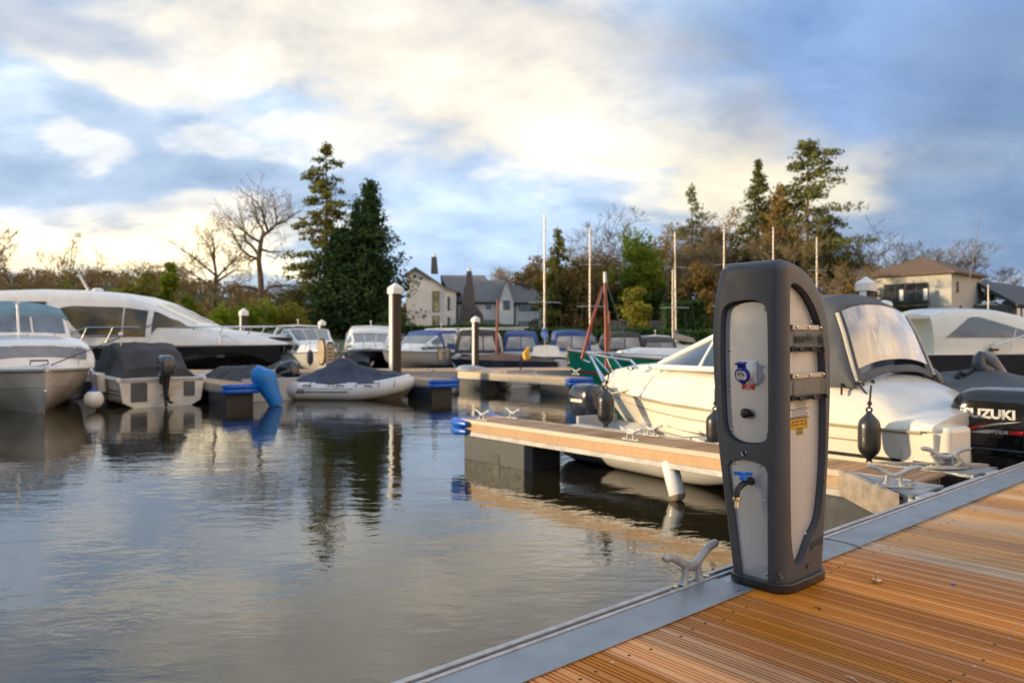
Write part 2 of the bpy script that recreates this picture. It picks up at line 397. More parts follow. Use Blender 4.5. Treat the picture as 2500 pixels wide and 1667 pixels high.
M['canopyblue'] = mat('blue canopy cloth', (0.05, 0.10, 0.30), 0.75, var=0.12)
M['teal'] = mat('faded teal canvas', (0.16, 0.29, 0.37), 0.8, var=0.12, bump=0.25, bscale=6)
M['bluecover'] = mat('bright blue cover', (0.01, 0.20, 0.60), 0.5, var=0.12, scale=4, bump=0.5, bscale=7)
M['bluebump'] = mat('blue bumper plastic', (0.01, 0.12, 0.58), 0.3, var=0.1)
M['float'] = mat('slate float plastic', (0.020, 0.029, 0.040), 0.5, var=0.12, scale=5)
M['channel'] = mat('dull galvanised channel', (0.36, 0.36, 0.36), 0.55, 0.5, 0.15, 9)
M['winglass'] = mat('dark window glass', (0.03, 0.04, 0.05), 0.05, var=0.2, scale=1.5, spec=1.0, coat=1.0)
M['tintglass'] = clear_mat('tinted glass', (0.45, 0.5, 0.5), 0.10, film=(0.06, 0.08, 0.09))
M['clearglass'] = clear_mat('windscreen glass', (0.80, 0.86, 0.88), 0.06)
M['vinyl'] = clear_mat('clear vinyl', (0.80, 0.86, 0.93), 0.05, 0.03, 0.16, film=(0.36, 0.42, 0.52), refl=2.6)
M['postbrown'] = mat('dark brown post', (0.040, 0.025, 0.016), 0.6, var=0.25, stretch=(1, 1, 0.1))
M['paint'] = mat('white paint', (0.80, 0.80, 0.79), 0.4, var=0.04)
M['yellow'] = mat('yellow plastic', (0.75, 0.40, 0.02), 0.4)
M['tan'] = mat('tan board', (0.62, 0.45, 0.27), 0.5)
M['panelgrey'] = mat('box back plate', (0.50, 0.47, 0.42), 0.5)
M['rope'] = mat('grey rope', (0.42, 0.41, 0.37), 0.9, var=0.2, scale=40, bump=0.6, bscale=160)
M['oldtimber'] = mat('weathered timber', (0.40, 0.33, 0.26), 0.75, var=0.2, scale=14, stretch=(0.12, 1, 1))
M['brass'] = mat('brass fitting', (0.82, 0.64, 0.38), 0.28, 0.9, 0.1, 30)
M['woodbrown'] = mat('brown wood', (0.10, 0.055, 0.03), 0.5)
# ------------------------------------------------------------------ water and ground
def water_mat():
    m = bpy.data.materials.new('lake water'); m.use_nodes = True; t = m.node_tree; t.nodes.clear(); n = Nodes(t)
    tc = n.new('ShaderNodeTexCoord').outputs['Object']
    b = n.new('ShaderNodeBsdfPrincipled'); out = n.new('ShaderNodeOutputMaterial'); n.link(b.outputs[0], out.inputs[0])
    b.inputs['Base Color'].default_value = (0.022, 0.017, 0.007, 1); b.inputs['Roughness'].default_value = 0.015; b.inputs['IOR'].default_value = 2.0
    calm = n.rng(n.noise(tc, 0.16, 3, 0.5).outputs['Fac'], 0.35, 0.68, 0.40, 1.75)
    w1 = n.noise(n.scaled(tc, (0.75, 1.35, 1)), 1.3, 3, 0.5, 0.3).outputs['Fac']
    w2 = n.noise(n.scaled(tc, (0.8, 1.5, 1)), 5.0, 3, 0.55, 0.4).outputs['Fac']
    w3 = n.noise(n.scaled(tc, (0.8, 1.5, 1)), 17.0, 2, 0.5, 0.2).outputs['Fac']
    h = n.math('ADD', n.math('MULTIPLY', w1, 0.0075), n.math('ADD', n.math('MULTIPLY', w2, 0.0028), n.math('MULTIPLY', w3, 0.00035)))
    h = n.math('MULTIPLY', h, calm)
    bn = n.new('ShaderNodeBump'); bn.inputs['Strength'].default_value = 1.0; bn.inputs['Distance'].default_value = 1.0
    n.link(h, bn.inputs['Height']); n.link(bn.outputs[0], b.inputs['Normal'])
    return m
w = MB(); w.add([(-300, -80, 0), (300, -80, 0), (300, 90, 0), (-300, 90, 0)], [(0, 1, 2, 3)])
tag(w.build('water', water_mat(), smooth=0), kind='structure')
def gz(x, y):
    shore = 44 + 2.0 * mnoise.noise(Vector((x * 0.03, 0, 3)))
    z = -1.2
    z += 1.55 * sm((y - shore + 3) / 5.0) + 0.75 * sm((y - shore - 2) / 16.0) + 0.9 * sm((y - 68) / 14.0)
    left = sm((-x - 95 - 18 * mnoise.noise(Vector((0, y * 0.01, 1)))) / 75.0 + 0.35)
    hill = sm((y - 150) / 150.0)
    z += 15 * hill * sm((-x - 40) / 120.0) + 5 * hill
    ys_ = y + 0.105 * (-54 - x)                                     # unseen rise and hump, added to shade the near pontoon and left boats
    z += 28 * sm((-x - 44) / 11.0) * max(sm((-1.2 - ys_) / 1.6), 0.62 * math.exp(-((ys_ - 9.3) / 2.7) ** 4))
    z += 0.3 * mnoise.noise(Vector((x * 0.08, y * 0.08, 0))) * sm((y - shore) / 6.0)
    return z
xs = [-420, -360, -300, -260, -230, -200, -180, -160, -145, -130, -115, -100, -90, -80, -72, -66, -62, -58, -55, -52, -49, -46, -43, -40] + list(range(-36, 70, 4)) + [76, 90, 110, 140, 190, 260, 360]
ys = [-75, -60, -45, -30, -20, -10, -7, -5, -4, -3.4, -2.8, -2.4, -2, -1.6, -1.2, -.8, 0, 1, 2, 3, 4, 5, 6, 7, 8, 9, 10, 11, 12, 13, 14, 15, 17, 22, 28, 34, 38] + [40 + k for k in range(0, 12)] + list(range(53, 96, 3)) + [100, 110, 125, 145, 165, 185, 205, 225, 245, 265, 285, 300, 330, 380, 460, 600]
g = MB(); nx = len(xs)
g.add([(x, y, gz(x, y)) for y in ys for x in xs], [(j * nx + i, j * nx + i + 1, (j + 1) * nx + i + 1, (j + 1) * nx + i) for j in range(len(ys) - 1) for i in range(nx - 1)])
def ground_mat():
    m = mat('grass and earth', (0.035, 0.075, 0.016), 0.95, var=0.3, scale=0.4, bump=0.5, bscale=12)
    return m
tag(g.build('ground', ground_mat(), smooth=80), kind='structure')

# ------------------------------------------------------------------ decking
def board_profile(w=0.147):
    """cross-section of a grooved board: two flats and runs of ridges"""
    g = 0.0045; d = -0.0046; e = 0.0012; x = 0.0; pts = [(0.0, -0.020), (0.0, d * 0.5)]
    for wd in (0.010, 0.029, 0.0105, 0.0105, 0.0105, 0.029, 0.010):
        pts += [(x + e, 0.0), (x + wd - e, 0.0), (x + wd, d)]
        x += wd + (w - 0.1095) / 6
        pts.append((x, d))
    pts = pts[:-2]; pts += [(w, d * 0.5), (w, -0.020)]
    return pts
PROFILE = board_profile()
def boards(mb, s0, s1, t0, t1, period=0.154, swap=False, seed=1, screws=()):
    rnd = random.Random(seed); k0, k1 = math.floor(s0 / period + 0.5), math.floor(s1 / period + 0.5)
    for k in range(k0, k1):
        dz = rnd.uniform(-0.0012, 0.0012); j0, j1 = rnd.uniform(-0.003, 0.003), rnd.uniform(-0.003, 0.003)
        ring = lambda t: [((t, k * period + a, z + dz) if swap else (k * period + a, t, z + dz)) for a, z in PROFILE]
        mb.cur = 0; mb.loft([ring(t0 + j0), ring(t1 + j1)])
        for tv in screws:
            for a in (0.030, 0.1145):
                mb.cur = 1 if rnd.random() < 0.6 else 2
                cx, cy = k * period + a + rnd.uniform(-.003, .003), tv + rnd.uniform(-.012, .012)
                if swap: cx, cy = cy, cx
                mb.lathe([(0.0055, dz - 0.002), (0.0055, dz + 0.0006), (0.0035, dz + 0.0003)], (cx, cy, 0), 8)
deck_dark = timber('oiled larch decking', [(0.82, 0.340, 0.080), (0.62, 0.225, 0.047), (0.90, 0.47, 0.155), (0.45, 0.152, 0.032)], 0, rough=0.58)
deck_pale = timber('pale larch decking', [(0.72, 0.44, 0.19), (0.58, 0.27, 0.085), (0.86, 0.60, 0.34), (0.48, 0.22, 0.07)], 0, rough=0.5)
deck_finger = timber('finger decking', [(0.56, 0.35, 0.19), (0.46, 0.27, 0.14), (0.68, 0.48, 0.29), (0.36, 0.20, 0.10)], 1, rough=0.55)
hole = mat('dark screw hole', (0.03, 0.02, 0.014), 0.8); screwm = mat('screw head', (0.55, 0.52, 0.46), 0.3, 0.9)
fascia = timber('orange fascia board', [(0.52, 0.31, 0.15), (0.44, 0.24, 0.10), (0.60, 0.39, 0.21), (0.36, 0.18, 0.075)], 1, 1.7, 0.5, 0.3)
edgepale = mat('planed pale edge timber', (0.60, 0.48, 0.34), 0.55, var=0.08, scale=6, stretch=(1, 0.1, 1))
plate = mat('grey edge plate', (0.27, 0.305, 0.345), 0.42, 0.35, 0.12, 7, bump=0.12, bscale=420, dirt=0.22)

def walkway(name, label, u0, u1, deckm, plates, v_in=-0.75, screws=()):
    p = empty(name, label, 'pontoon', (0, 0, ZD), UA)
    d = MB(); boards(d, u0, u1, v_in, 1.545, seed=int(u0 * 10) + 77, screws=screws); d.build('deck_boards', [deckm, hole, screwm], p, smooth=25)
    for a, b, bl in plates:
        e = MB(); n = 10                                             # edge plate with a bowed end
        out = [(a, 1.536), (b, 1.536)] + [(b + bl * math.sin(math.pi * i / n) + 0.012 * i / n, 1.536 + 0.166 * i / n) for i in range(1, n)] + [(b + 0.012, 1.702), (a + 0.012, 1.702)]
        out += [(a + bl * math.sin(math.pi * (n - i) / n) + 0.012 * (n - i) / n, 1.536 + 0.166 * (n - i) / n) for i in range(1, n)]
        e.prism(out, 0.002, 0.0065); po = e.build('edge_plate', plate, p, smooth=0, bevel=0.0012)
        for q in (a + 0.05, b - 0.05) + ((0.62 * a + 0.38 * b,) if b - a > 2 else ()):
            s = MB(); s.lathe([(0.008, 0.0055), (0.008, 0.008), (0.004, 0.0085)], (q, 1.556, 0), 10); s.build('plate_screw', M['steel'], po)
    r = MB()
    for a0, a1, z0, z1 in ((1.7045, 1.7185, -0.05, 0.011), (1.7365, 1.756, -0.05, 0.013), (1.7185, 1.7365, -0.05, -0.024)):
        r.span((u0 - 0.02, a0, z0), (u1 - 0.012, a1, z1))
    r.span((u0, 1.60, -0.20), (u1 - 0.02, 1.748, -0.0505)); r.span((u0, v_in - 0.02, -0.20), (u1 - 0.02, v_in - 0.004, 0.008))
    r.build('mooring_rail', M['galv'], p, smooth=0, bevel=0.003)
    for k in range(int((min(u1, 9) - u0) / 0.62)):
        q = MB(); q.lathe([(0.0075, -0.024), (0.0075, -0.016), (0.004, -0.015)], (u0 + 0.3 + 0.62 * k, 1.7275, 0), 6); q.build('rail_bolt', M['rubber'], p, smooth=0)
    j = MB(); j.span((u0 + 0.02, v_in, -0.20), (u1 - 0.03, 1.598, -0.023)); j.build('bearer_frame', M['woodbrown'], p, smooth=0)
    k = u0 + 0.3
    while k < u1 - 1.5:
        f = MB(); f.span((k, v_in + 0.1, -0.9), (k + 1.3, 1.66, -0.201)); f.build('float_tank', M['float'], p, smooth=0, bevel=0.03); k += 2.9
    return p
pa = walkway('pontoon_walkway', 'near pontoon of oiled orange brown grooved boards carrying the grey power pedestal', -2.77, 3.388, deck_dark, [(-2.7, 2.505, 0.018), (2.93, 3.372, 0.018)], screws=(1.455, 0.775, 0.1))
b = MB(); b.span((2.525, 1.545, -0.003), (2.925, 1.701, 0.001)); b.build('pedestal_plate', M['galv'], pa, smooth=0)
pb2 = walkway('pontoon_walkway', 'farther pontoon of pale straw coloured boards beyond the hinged joint', 3.388, 13.2, deck_pale, [(3.398, 10.2, 0.018)], screws=(1.455, 0.775))
j = MB(); n = 12
j.loft([[(3.378 + 0.018 * math.sin(math.pi * i / n) + 0.012 * i / n + o, 1.530 + 0.176 * i / n, z) for o, z in ((-0.004, -0.02), (0.016, -0.02), (0.016, 0.0035), (-0.004, 0.0035))] for i in range(n + 1)])
j.build('hinge_strip', M['rubber'], pb2, smooth=0)

# ------------------------------------------------------------------ cleats
def cleat(name, label, u, v, z=ZD, rz=UA, s=1.0, group=None, m=None):
    p = empty(name, label, 'cleat', (*uvz(u, v, z)[:2], z), rz, group); p.scale = (s, s, s * 1.18)
    m = m or M['cast']
    b = MB(); n = 10
    out = [(0.125 * math.cos(2 * math.pi * i / 20) if abs(math.cos(2 * math.pi * i / 20)) < 0.8 else math.copysign(0.125, math.cos(2 * math.pi * i / 20)), 0.024 * math.sin(2 * math.pi * i / 20)) for i in range(20)]
    b.prism(out, 0.0, 0.012); b.build('base_plate', m, p, bevel=0.003)
    for sx in (-1, 1):
        l = MB(); l.tube([(sx * 0.052, 0, 0.010), (sx * 0.046, 0, 0.024), (sx * 0.042, 0, 0.050), (sx * 0.040, 0, 0.072)], [0.024, 0.015, 0.013, 0.015], 12); l.build('leg', m, p, smooth=60)
        q = MB(); q.lathe([(0.012, 0.012), (0.012, 0.020), (0.006, 0.022)], (sx * 0.098, 0, 0), 6); q.build('bolt', M['brass'], p, smooth=0)
    h = MB(); pts, rs = [], []
    for i in range(25):
        t = -1 + 2 * i / 24; a = abs(t)
        pts.append((0.172 * t, 0, 0.068 + 0.050 * sm(a * 1.15) ** 0.9)); rs.append(0.0155 * (1 - 0.12 * a) if a < 0.97 else 0.0075)
    h.tube(pts, rs, 12); h.build('horn', m, p, smooth=60)
    return p
cleat('mooring_cleat', 'large silver grey cleat bolted in the near rail beside the power pedestal', 2.40, 1.727, ZD - 0.008)

# ------------------------------------------------------------------ small things on the deck
c = empty('hose_connector', 'small brass hose connector standing on the orange boards right of the pedestal', 'hose connector', uvz(2.965, 1.275, ZD), UA)
q = MB(); prof = [(0.0155, 0), (0.0165, 0.002), (0.0165, 0.011), (0.015, 0.013), (0.0075, 0.0135), (0.0062, 0.018), (0.0066, 0.022), (0.0058, 0.0225), (0.0058, 0.034), (0.0078, 0.036), (0.0078, 0.0395), (0.004, 0.040)]
q.lathe(prof, seg=20)
q.build('barb', M['brass'], c, smooth=30)
q = MB()
for k in range(24):
    a = 2 * math.pi * k / 24; q.M = xf((0.0165 * math.cos(a), 0.0165 * math.sin(a), 0.0065), a); q.box((0, 0, 0), (0.002, 0.0022, 0.009))
q.build('knurled_ring', M['brass'], c, smooth=0)
q = MB(); q.M = xf(rz=0.5); q.prism([(-0.012, -0.002), (0.0, -0.005), (0.013, 0.0), (0.004, 0.005), (-0.009, 0.004)], 0.0, 0.004)
bl = q.build('plastic_scrap', M['bluebump'], smooth=0); bl.location = uvz(3.16, 1.07, ZD + 0.001); tag(bl, 'tiny blue plastic scrap lying on the orange boards', 'litter')

def on_deck(px, py): q = G(px, py, ZD + 0.003); return q
a_, b_ = on_deck(2062, 1648), on_deck(2096, 1664)
q = MB(); q.tube([a_, a_.lerp(b_, .5) + Vector((0, 0, .004)), b_], [.0012, .0028, .0014], 5); sp_ = q.build('wood_splinter', edgepale); tag(sp_, 'pale curved wood splinter lying on the orange boards near the bottom edge', 'litter')
a_, b_ = on_deck(1986, 1480), on_deck(2003, 1486)
q = MB(); q.tube([a_, a_.lerp(b_, .6) + Vector((0, 0, .002)), b_], [.0012, .0015, .004], 5); sp_ = q.build('black_twig', M['black']); tag(sp_, 'tiny black twig on the orange boards in front of the pedestal', 'litter')
# ------------------------------------------------------------------ finger pontoon with gussets
def finger(name, label, P, u0, u1, v0, v1, floats, fascia_m=fascia, deckm=deck_finger, bumper=True, gap=0.0):
    d = MB(); boards(d, v0, v1, u0 + 0.042, u1 - 0.042, swap=True, seed=5); d.build('deck_boards', [deckm, hole, screwm], P, smooth=25)
    for u, s in ((u0, 1), (u1, -1)):
        e = MB(); e.prism([(u, -0.040), (u + s * 0.012, 0.001), (u + s * 0.040, 0.003), (u + s * 0.040, -0.040)], v0, v1, 'XZ'); e.build('edge_trim', edgepale, P, smooth=0, bevel=0.004)
        f = MB(); f.span((u + s * 0.003, v0, -0.130), (u + s * 0.035, v1, -0.041)); f.build('fascia_board', fascia_m, P, smooth=0)
        a = MB(); a.span((u - s * 0.004, v0, -0.182), (u + s * 0.06, v1, -0.131)); a.build('side_channel', M['channel'], P, smooth=0, bevel=0.004)
    x = MB(); x.span((u0 + 0.04, v1 - 0.03, -0.18), (u1 - 0.04, v1 - 0.002, -0.005)); x.span((u0 + 0.062, v0, -0.13), (u1 - 0.062, v1 - 0.031, -0.024)); x.build('end_beam', M['oldtimber'], P, smooth=0)
    for a, b2 in floats:
        f = MB(); c = 0.07
        f.prism([(u0 + 0.0, a + c), (u0 + c, a), (u1 - c, a), (u1, a + c), (u1, b2), (u0, b2)], -0.80, -0.183)
        fo = f.build('float_tank', M['float'], P, smooth=0, bevel=0.012)
        t = MB(); mid = lerp(a, b2, 0.47)
        t.span((u0 - 0.006, mid - 0.055, -0.50), (u0 - 0.0005, mid + 0.055, -0.335)); t.build('float_slot', M['black'], fo, smooth=0)
        t = MB(); t.span((u0 - 0.012, a + c + .01, -0.475), (u0 - 0.0006, mid - 0.06, -0.452)); t.span((u0 - 0.012, mid + 0.06, -0.475), (u0 - 0.0006, b2, -0.452)); t.build('weed_line', M['oldtimber'], fo, smooth=0)
    if bumper:
        def corner(s):
            bm = MB(); rr = 0.052
            for z in (-0.045, -0.135):
                pts = [(u0 - 0.03, v1 - 0.20, z), (u0 - 0.045, v1 - 0.02, z)] if s else [(u1 + 0.03, v1 - 0.18, z), (u1 + 0.045, v1 - 0.02, z)]
                pts += [((u0 - 0.02) if s else (u1 + 0.02), v1 + 0.05, z), (lerp(u0, u1, 0.5), v1 + 0.075, z)]
                bm.tube(pts, [rr * 0.6, rr, rr * 1.1, rr], 10)
            bm.build('corner_bumper', M['bluebump'], P, smooth=60)
        corner(True); corner(False)
Pf = empty('finger_pontoon', 'narrow timber finger pontoon with blue bumper end running out past the pedestal', 'pontoon', (0, 0, ZD - 0.008), UA)
finger('near', '', Pf, 5.262, 5.80, 2.05, 7.06, [(5.84, 6.95), (2.1, 3.42)])
gsi = mat('grey chequer plate', (0.36, 0.38, 0.40), 0.45, 0.6, 0.25, 9, bump=0.5, bscale=55)
def gusset(s):
    ub = 5.262 if s < 0 else 5.80
    a = MB(); a.prism([(ub, 1.84), (ub + s * 0.50, 1.84), (ub + s * 0.46, 1.92), (ub, 2.44)], -0.02, 0.001); a.build('gusset_plate', gsi, Pf, smooth=0)
    q = Vector((s * 0.52, -0.56)).normalized(); nrm = Vector((-q.y, q.x)) * (0.045 * -s)
    p0, p1 = Vector((ub, 2.46)), Vector((ub + s * 0.53, 1.90))
    a = MB(); pl = [p0, p1, p1 + Vector((0, 0.07)), p0 + Vector((0, 0.07))]
    a.prism([tuple(v) for v in pl], -0.17, 0.012); a.build('gusset_beam', M['oldtimber'], Pf, smooth=0, bevel=0.005)
gusset(-1); gusset(1)
a = MB(); a.span((5.20, 1.78, -0.10), (5.90, 1.835, -0.012)); a.span((4.78, 1.765, -0.06), (5.02, 1.90, -0.004)); a.span((5.98, 1.765, -0.06), (6.2, 1.90, -0.004)); a.build('hinge_bracket', M['galv'], Pf, smooth=0, bevel=0.004)
a = MB(); a.span((4.96, 1.97, 0.0015), (5.15, 2.02, 0.009)); a.build('latch_plate', plate, Pf, smooth=0)
for lab, u, v in (('cleat on the finger end beside the blue bumper, near edge', 5.345, 6.72), ('cleat on the finger end beside the blue bumper, far edge', 5.72, 6.62),
                  ('bare cleat on the near edge halfway along the finger pontoon', 5.345, 4.52), ('cleat halfway along the finger pontoon, holding the grey dinghy', 5.72, 4.58)):
    cleat('mooring_cleat', 'silver ' + lab, u, v, ZD - 0.003, UA + R(90), 0.78, 'cleats along the finger pontoon')
cleat('mooring_cleat', 'gold lit cleat standing on the grey triangular gusset plate', 4.94, 2.02, ZD - 0.006, UA + R(130), 0.95, 'cleats along the finger pontoon')
rc = cleat('mooring_cleat', 'cleat wrapped in grey rope at the foot of the white speedboat', 5.93, 2.06, ZD - 0.006, UA - R(41), 1.05, 'cleats along the finger pontoon')
# rope made fast round it
rnd = random.Random(4); rp = MB(); pts = []
for k in range(150):
    t = k / 150; a = t * 2 * math.pi * 8
    pts.append((0.10 * math.sin(a) * (1 - 0.2 * math.sin(t * 9)) , 0.03 * math.sin(2 * a + 0.6) , 0.058 + 0.034 * math.cos(a * 1.0 + t * 4) + 0.02 * t))
rp.tube(pts, 0.0068, 6)
pts = [(0.19 * math.cos(t * 0.25) * (1 - t / 130), 0.075 * math.sin(t * 0.25) * (1 - t / 150), 0.008 + 0.0002 * t) for t in range(80)]
rp.tube(pts, 0.0068, 6)
rp.tube([(0.08, 0.02, 0.07), (0.02, 0.10, 0.02), (-0.1, 0.13, 0.01), (-0.2, 0.10, 0.01)], 0.0068, 6)
ro = rp.build('mooring_rope', M['rope']); ro.location = uvz(5.93, 2.06, ZD - 0.006); ro.rotation_euler = (0, 0, UA - R(41)); tag(ro, 'grey rope figure eight wrapped on the cleat by the black outboard', 'rope')
# the white fender hung slanting under the finger
fd = MB(); a0, a1 = on_u(1632, 1130, 5.30), on_u(1650, 1194, 5.30)
p0, p1 = Vector((5.33, a0[0] + .02, a0[1] + 0.02)), Vector((5.30, a1[0] - .03, -0.46))
d = (p1 - p0)
fd.tube([p0, p0 + d * 0.05, p0 + d * 0.85, p0 + d * 0.97, p1], [0.06, 0.075, 0.072, 0.05, 0.02], 16)
fo = fd.build('fender', M['white'], smooth=60); fo.location = (0, 0, ZD); fo.rotation_euler = (0, 0, UA); tag(fo, 'white sausage fender slanting from under the finger pontoon into the water', 'fender')
fs = MB(); fs.tube([p0 + d * 0.86, p0 + d * 0.97, p1 + d * 0.01], [0.0735, 0.0525, 0.022], 16); fs.build('stained_tip', M['oldtimber'], fo, smooth=60)
# ------------------------------------------------------------------ the power and water pedestal
PU, PVV = 2.72, 1.55
ped = empty('service_pedestal', 'tall grey plastic power and water pedestal with silver panels and blue tap', 'pedestal', uvz(PU, PVV, ZD), UA)
def L(u, v, z): return (u - PU, v - PVV, z)
body_m = mat('grey moulded plastic', (0.072, 0.077, 0.086), 0.40, var=0.06, scale=4, bump=0.08, bscale=380, dirt=0.05)
panel_m = mat('brushed aluminium panel', (0.60, 0.61, 0.625), 0.44, 0.45, 0.06, 5, bump=0.05, bscale=60, stretch=(1, 1, 0.12), dirt=0.10)
VMAX = [(0.02, 1.660), (0.2, 1.685), (0.5, 1.728), (0.8, 1.752), (0.95, 1.757), (1.1, 1.745), (1.2, 1.722), (1.24, 1.705)]
UMAX = [(0.02, 2.878), (0.2, 2.903), (0.5, 2.936), (0.75, 2.952), (0.92, 2.948), (1.0, 2.932), (1.05, 2.912), (1.1, 2.882), (1.14, 2.846), (1.17, 2.808), (1.195, 2.762), (1.215, 2.708), (1.23, 2.648), (1.238, 2.60)]
U0, V0 = 2.553, 1.437
zs = [0.028] + [0.06 + 0.06 * k for k in range(15)] + [0.94, 0.98, 1.01, 1.04, 1.07, 1.095, 1.12, 1.14, 1.158, 1.172, 1.185, 1.197, 1.207, 1.216, 1.223, 1.229, 1.234, 1.238]
def lin(tab, x):
    for (a, va), (b, vb) in zip(tab, tab[1:]):
        if x <= b: return lerp(va, vb, max(0, (x - a) / (b - a)))
    return tab[-1][1]
rings = []; TOP = 1.2385
for z in zs:
    rr = 0.034; q = max(0.0, min(1.0, (z - (TOP - rr)) / rr)); ins = rr * (1 - math.sqrt(max(0.0, 1 - q * q)))
    u0_, u1_ = U0 + ins, lin(UMAX, z); v0_, v1_ = V0 + ins * 0.9, lin(VMAX, z) - ins * 0.9
    rc = max(0.004, min(0.044, (u1_ - u0_) * 0.49)); ring = []
    for cu, cv, a0 in ((u1_ - rc, v1_ - rc, 0), (u0_ + rc, v1_ - rc, 90), (u0_ + rc, v0_ + rc, 180), (u1_ - rc, v0_ + rc, 270)):
        ring += [L(cu + rc * math.cos(R(a0 + 15 * k)), cv + rc * math.sin(R(a0 + 15 * k)), z) for k in range(7)]
    rings.append(ring)
bd = MB().loft(rings).build('body', body_m, ped, smooth=40)
def c1(pts): return [(1650 + x / 3.136, 600 + y / 3.136) for x, y in pts]
def c2(pts): return [(1650 + x / 3.484, 1050 + y / 3.484) for x, y in pts]
def smooth_outline(p, it=2):
    for _ in range(it):
        q = []
        for a, b in zip(p, p[1:] + p[:1]):
            q += [(0.75 * a[0] + 0.25 * b[0], 0.75 * a[1] + 0.25 * b[1]), (0.25 * a[0] + 0.75 * b[0], 0.25 * a[1] + 0.75 * b[1])]
        p = q
    return p
side_px = [(1929, 720), (1929, 700), (1938, 688), (1956, 699), (1972, 717), (1985, 740), (1995, 762), (2001, 779), (2008, 815), (2013, 860), (2016, 920), (2016.5, 1000), (2016, 1080), (2014, 1140), (2010, 1200), (2004, 1255), (1997, 1283), (1981, 1312), (1971, 1340), (1962, 1366), (1954, 1381), (1947, 1383), (1940, 1371), (1935, 1345), (1931, 1290), (1930, 1100), (1929, 900)]
side = smooth_outline([on_v(x, y, V0) for x, y in side_px], 1)
up_px = c1([(345, 520), (368, 462), (440, 425), (560, 410), (640, 424), (686, 466), (700, 540), (704, 900), (706, 1300), (704, 1420), (690, 1490), (640, 1525), (560, 1530), (470, 1515), (395, 1470), (362, 1400), (350, 1200), (341, 900), (340, 700)])
up = smooth_outline([on_u(x, y, U0) for x, y in up_px], 1)
lo_px = c2([(438, 300), (458, 262), (530, 247), (640, 260), (715, 288), (762, 318), (778, 365), (780, 900), (783, 1330), (578, 1300), (555, 1240), (500, 800), (458, 460)])
lo = smooth_outline([on_u(x, y, U0) for x, y in lo_px], 0)
DS, DU, DL = 0.033, 0.036, 0.018
def cutter(outline, depth, side_face):
    c = MB()
    if side_face: c.prism([(u - PU, z) for u, z in outline], V0 - PVV - 0.1, V0 - PVV + depth, 'XZ')
    else: c.prism([(v - PVV, z) for v, z in outline], U0 - PU - 0.1, U0 - PU + depth, 'YZ')
    return c.build('cutter', body_m, ped, smooth=0)
cuts = [cutter(side, DS, True), cutter(up, DU, False), cutter(lo, DL, False)]
for c in cuts:
    b = bd.modifiers.new('cut', 'BOOLEAN'); b.operation = 'DIFFERENCE'; b.object = c; b.solver = 'EXACT'
bake(bd, cuts)
bv = bd.modifiers.new('soft', 'BEVEL'); bv.width = 0.006; bv.segments = 3; bv.limit_method = 'ANGLE'; bv.angle_limit = R(55); bv.harden_normals = False
bd.data.set_sharp_from_angle(angle=R(42))
def grow(outline, k):
    cx = sum(p[0] for p in outline) / len(outline); cy = sum(p[1] for p in outline) / len(outline)
    return [(cx + (a - cx) * k, cy + (b - cy) * k) for a, b in outline]
def sheet(name, outline, depth, side_face, m):
    c = MB()
    if side_face: c.prism([(u - PU, z) for u, z in outline], V0 - PVV + depth - 0.004, V0 - PVV + depth - 0.0005, 'XZ')
    else: c.prism([(v - PVV, z) for v, z in outline], U0 - PU + depth - 0.004, U0 - PU + depth - 0.0005, 'YZ')
    return c.build(name, m, ped, smooth=0)
sp = sheet('side_panel', grow(side, 0.985), DS, True, panel_m)
upn = sheet('socket_panel', grow(up, 0.97), DU, False, panel_m)
lpn = sheet('tap_panel', grow(lo, 0.985), DL, False, panel_m)
SV, SU, SL = V0 + DS - 0.004, U0 + DU - 0.004, U0 + DL - 0.004       # panel faces
def Su(px, py, off=0.0, base=None):                                   # point on the socket or tap panel
    v, z = on_u(px, py, base if base else SU); return Vector(L((base if base else SU) - off, v, z))
def Sv(px, py, off=0.0):
    u, z = on_v(px, py, SV); return Vector(L(u, SV - off, z))
def screws(name, pts, ax, parent):
    for p in pts:
        s = MB(); s.M = Matrix.Translation(p) @ (Matrix.Rotation(R(-90), 4, 'Y') if ax == 'u' else Matrix.Rotation(R(90), 4, 'X'))
        s.lathe([(0.0056, -0.0004), (0.0056, 0.0008), (0.0042, 0.003), (0.001, 0.0038)], seg=10); s.build(name, M['steel'], parent, smooth=60)
screws('panel_screw', [Su(*p) for p in c1([(424, 502), (415, 802), (412, 1104), (420, 1406), (684, 490), (697, 1432)])], 'u', upn)
screws('panel_screw', [Su(*p, base=SL) for p in c2([(505, 281), (710, 309), (756, 600), (772, 1224)])], 'u', lpn)
screws('panel_screw', [Sv(*p) for p in [(1981, 784), (2008, 932), (2006, 1090), (1997, 1252), (1967, 1302)]], 'v', sp)
# foot rim
rim_out = []
for (cu, cv, a0) in ((2.815, 1.60, 0), (2.615, 1.60, 90), (2.615, 1.495, 180), (2.815, 1.495, 270)):
    for k in range(9):
        a = R(a0 + 90 * k / 8); rim_out.append((cu - PU + 0.072 * math.cos(a), cv - PVV + 0.072 * math.sin(a)))
rm = MB(); rm.prism([(a * 1.035, b * 1.05) for a, b in rim_out], 0.003, 0.037); rm.build('foot_rim', M['rubber'], ped, smooth=30, bevel=0.004)
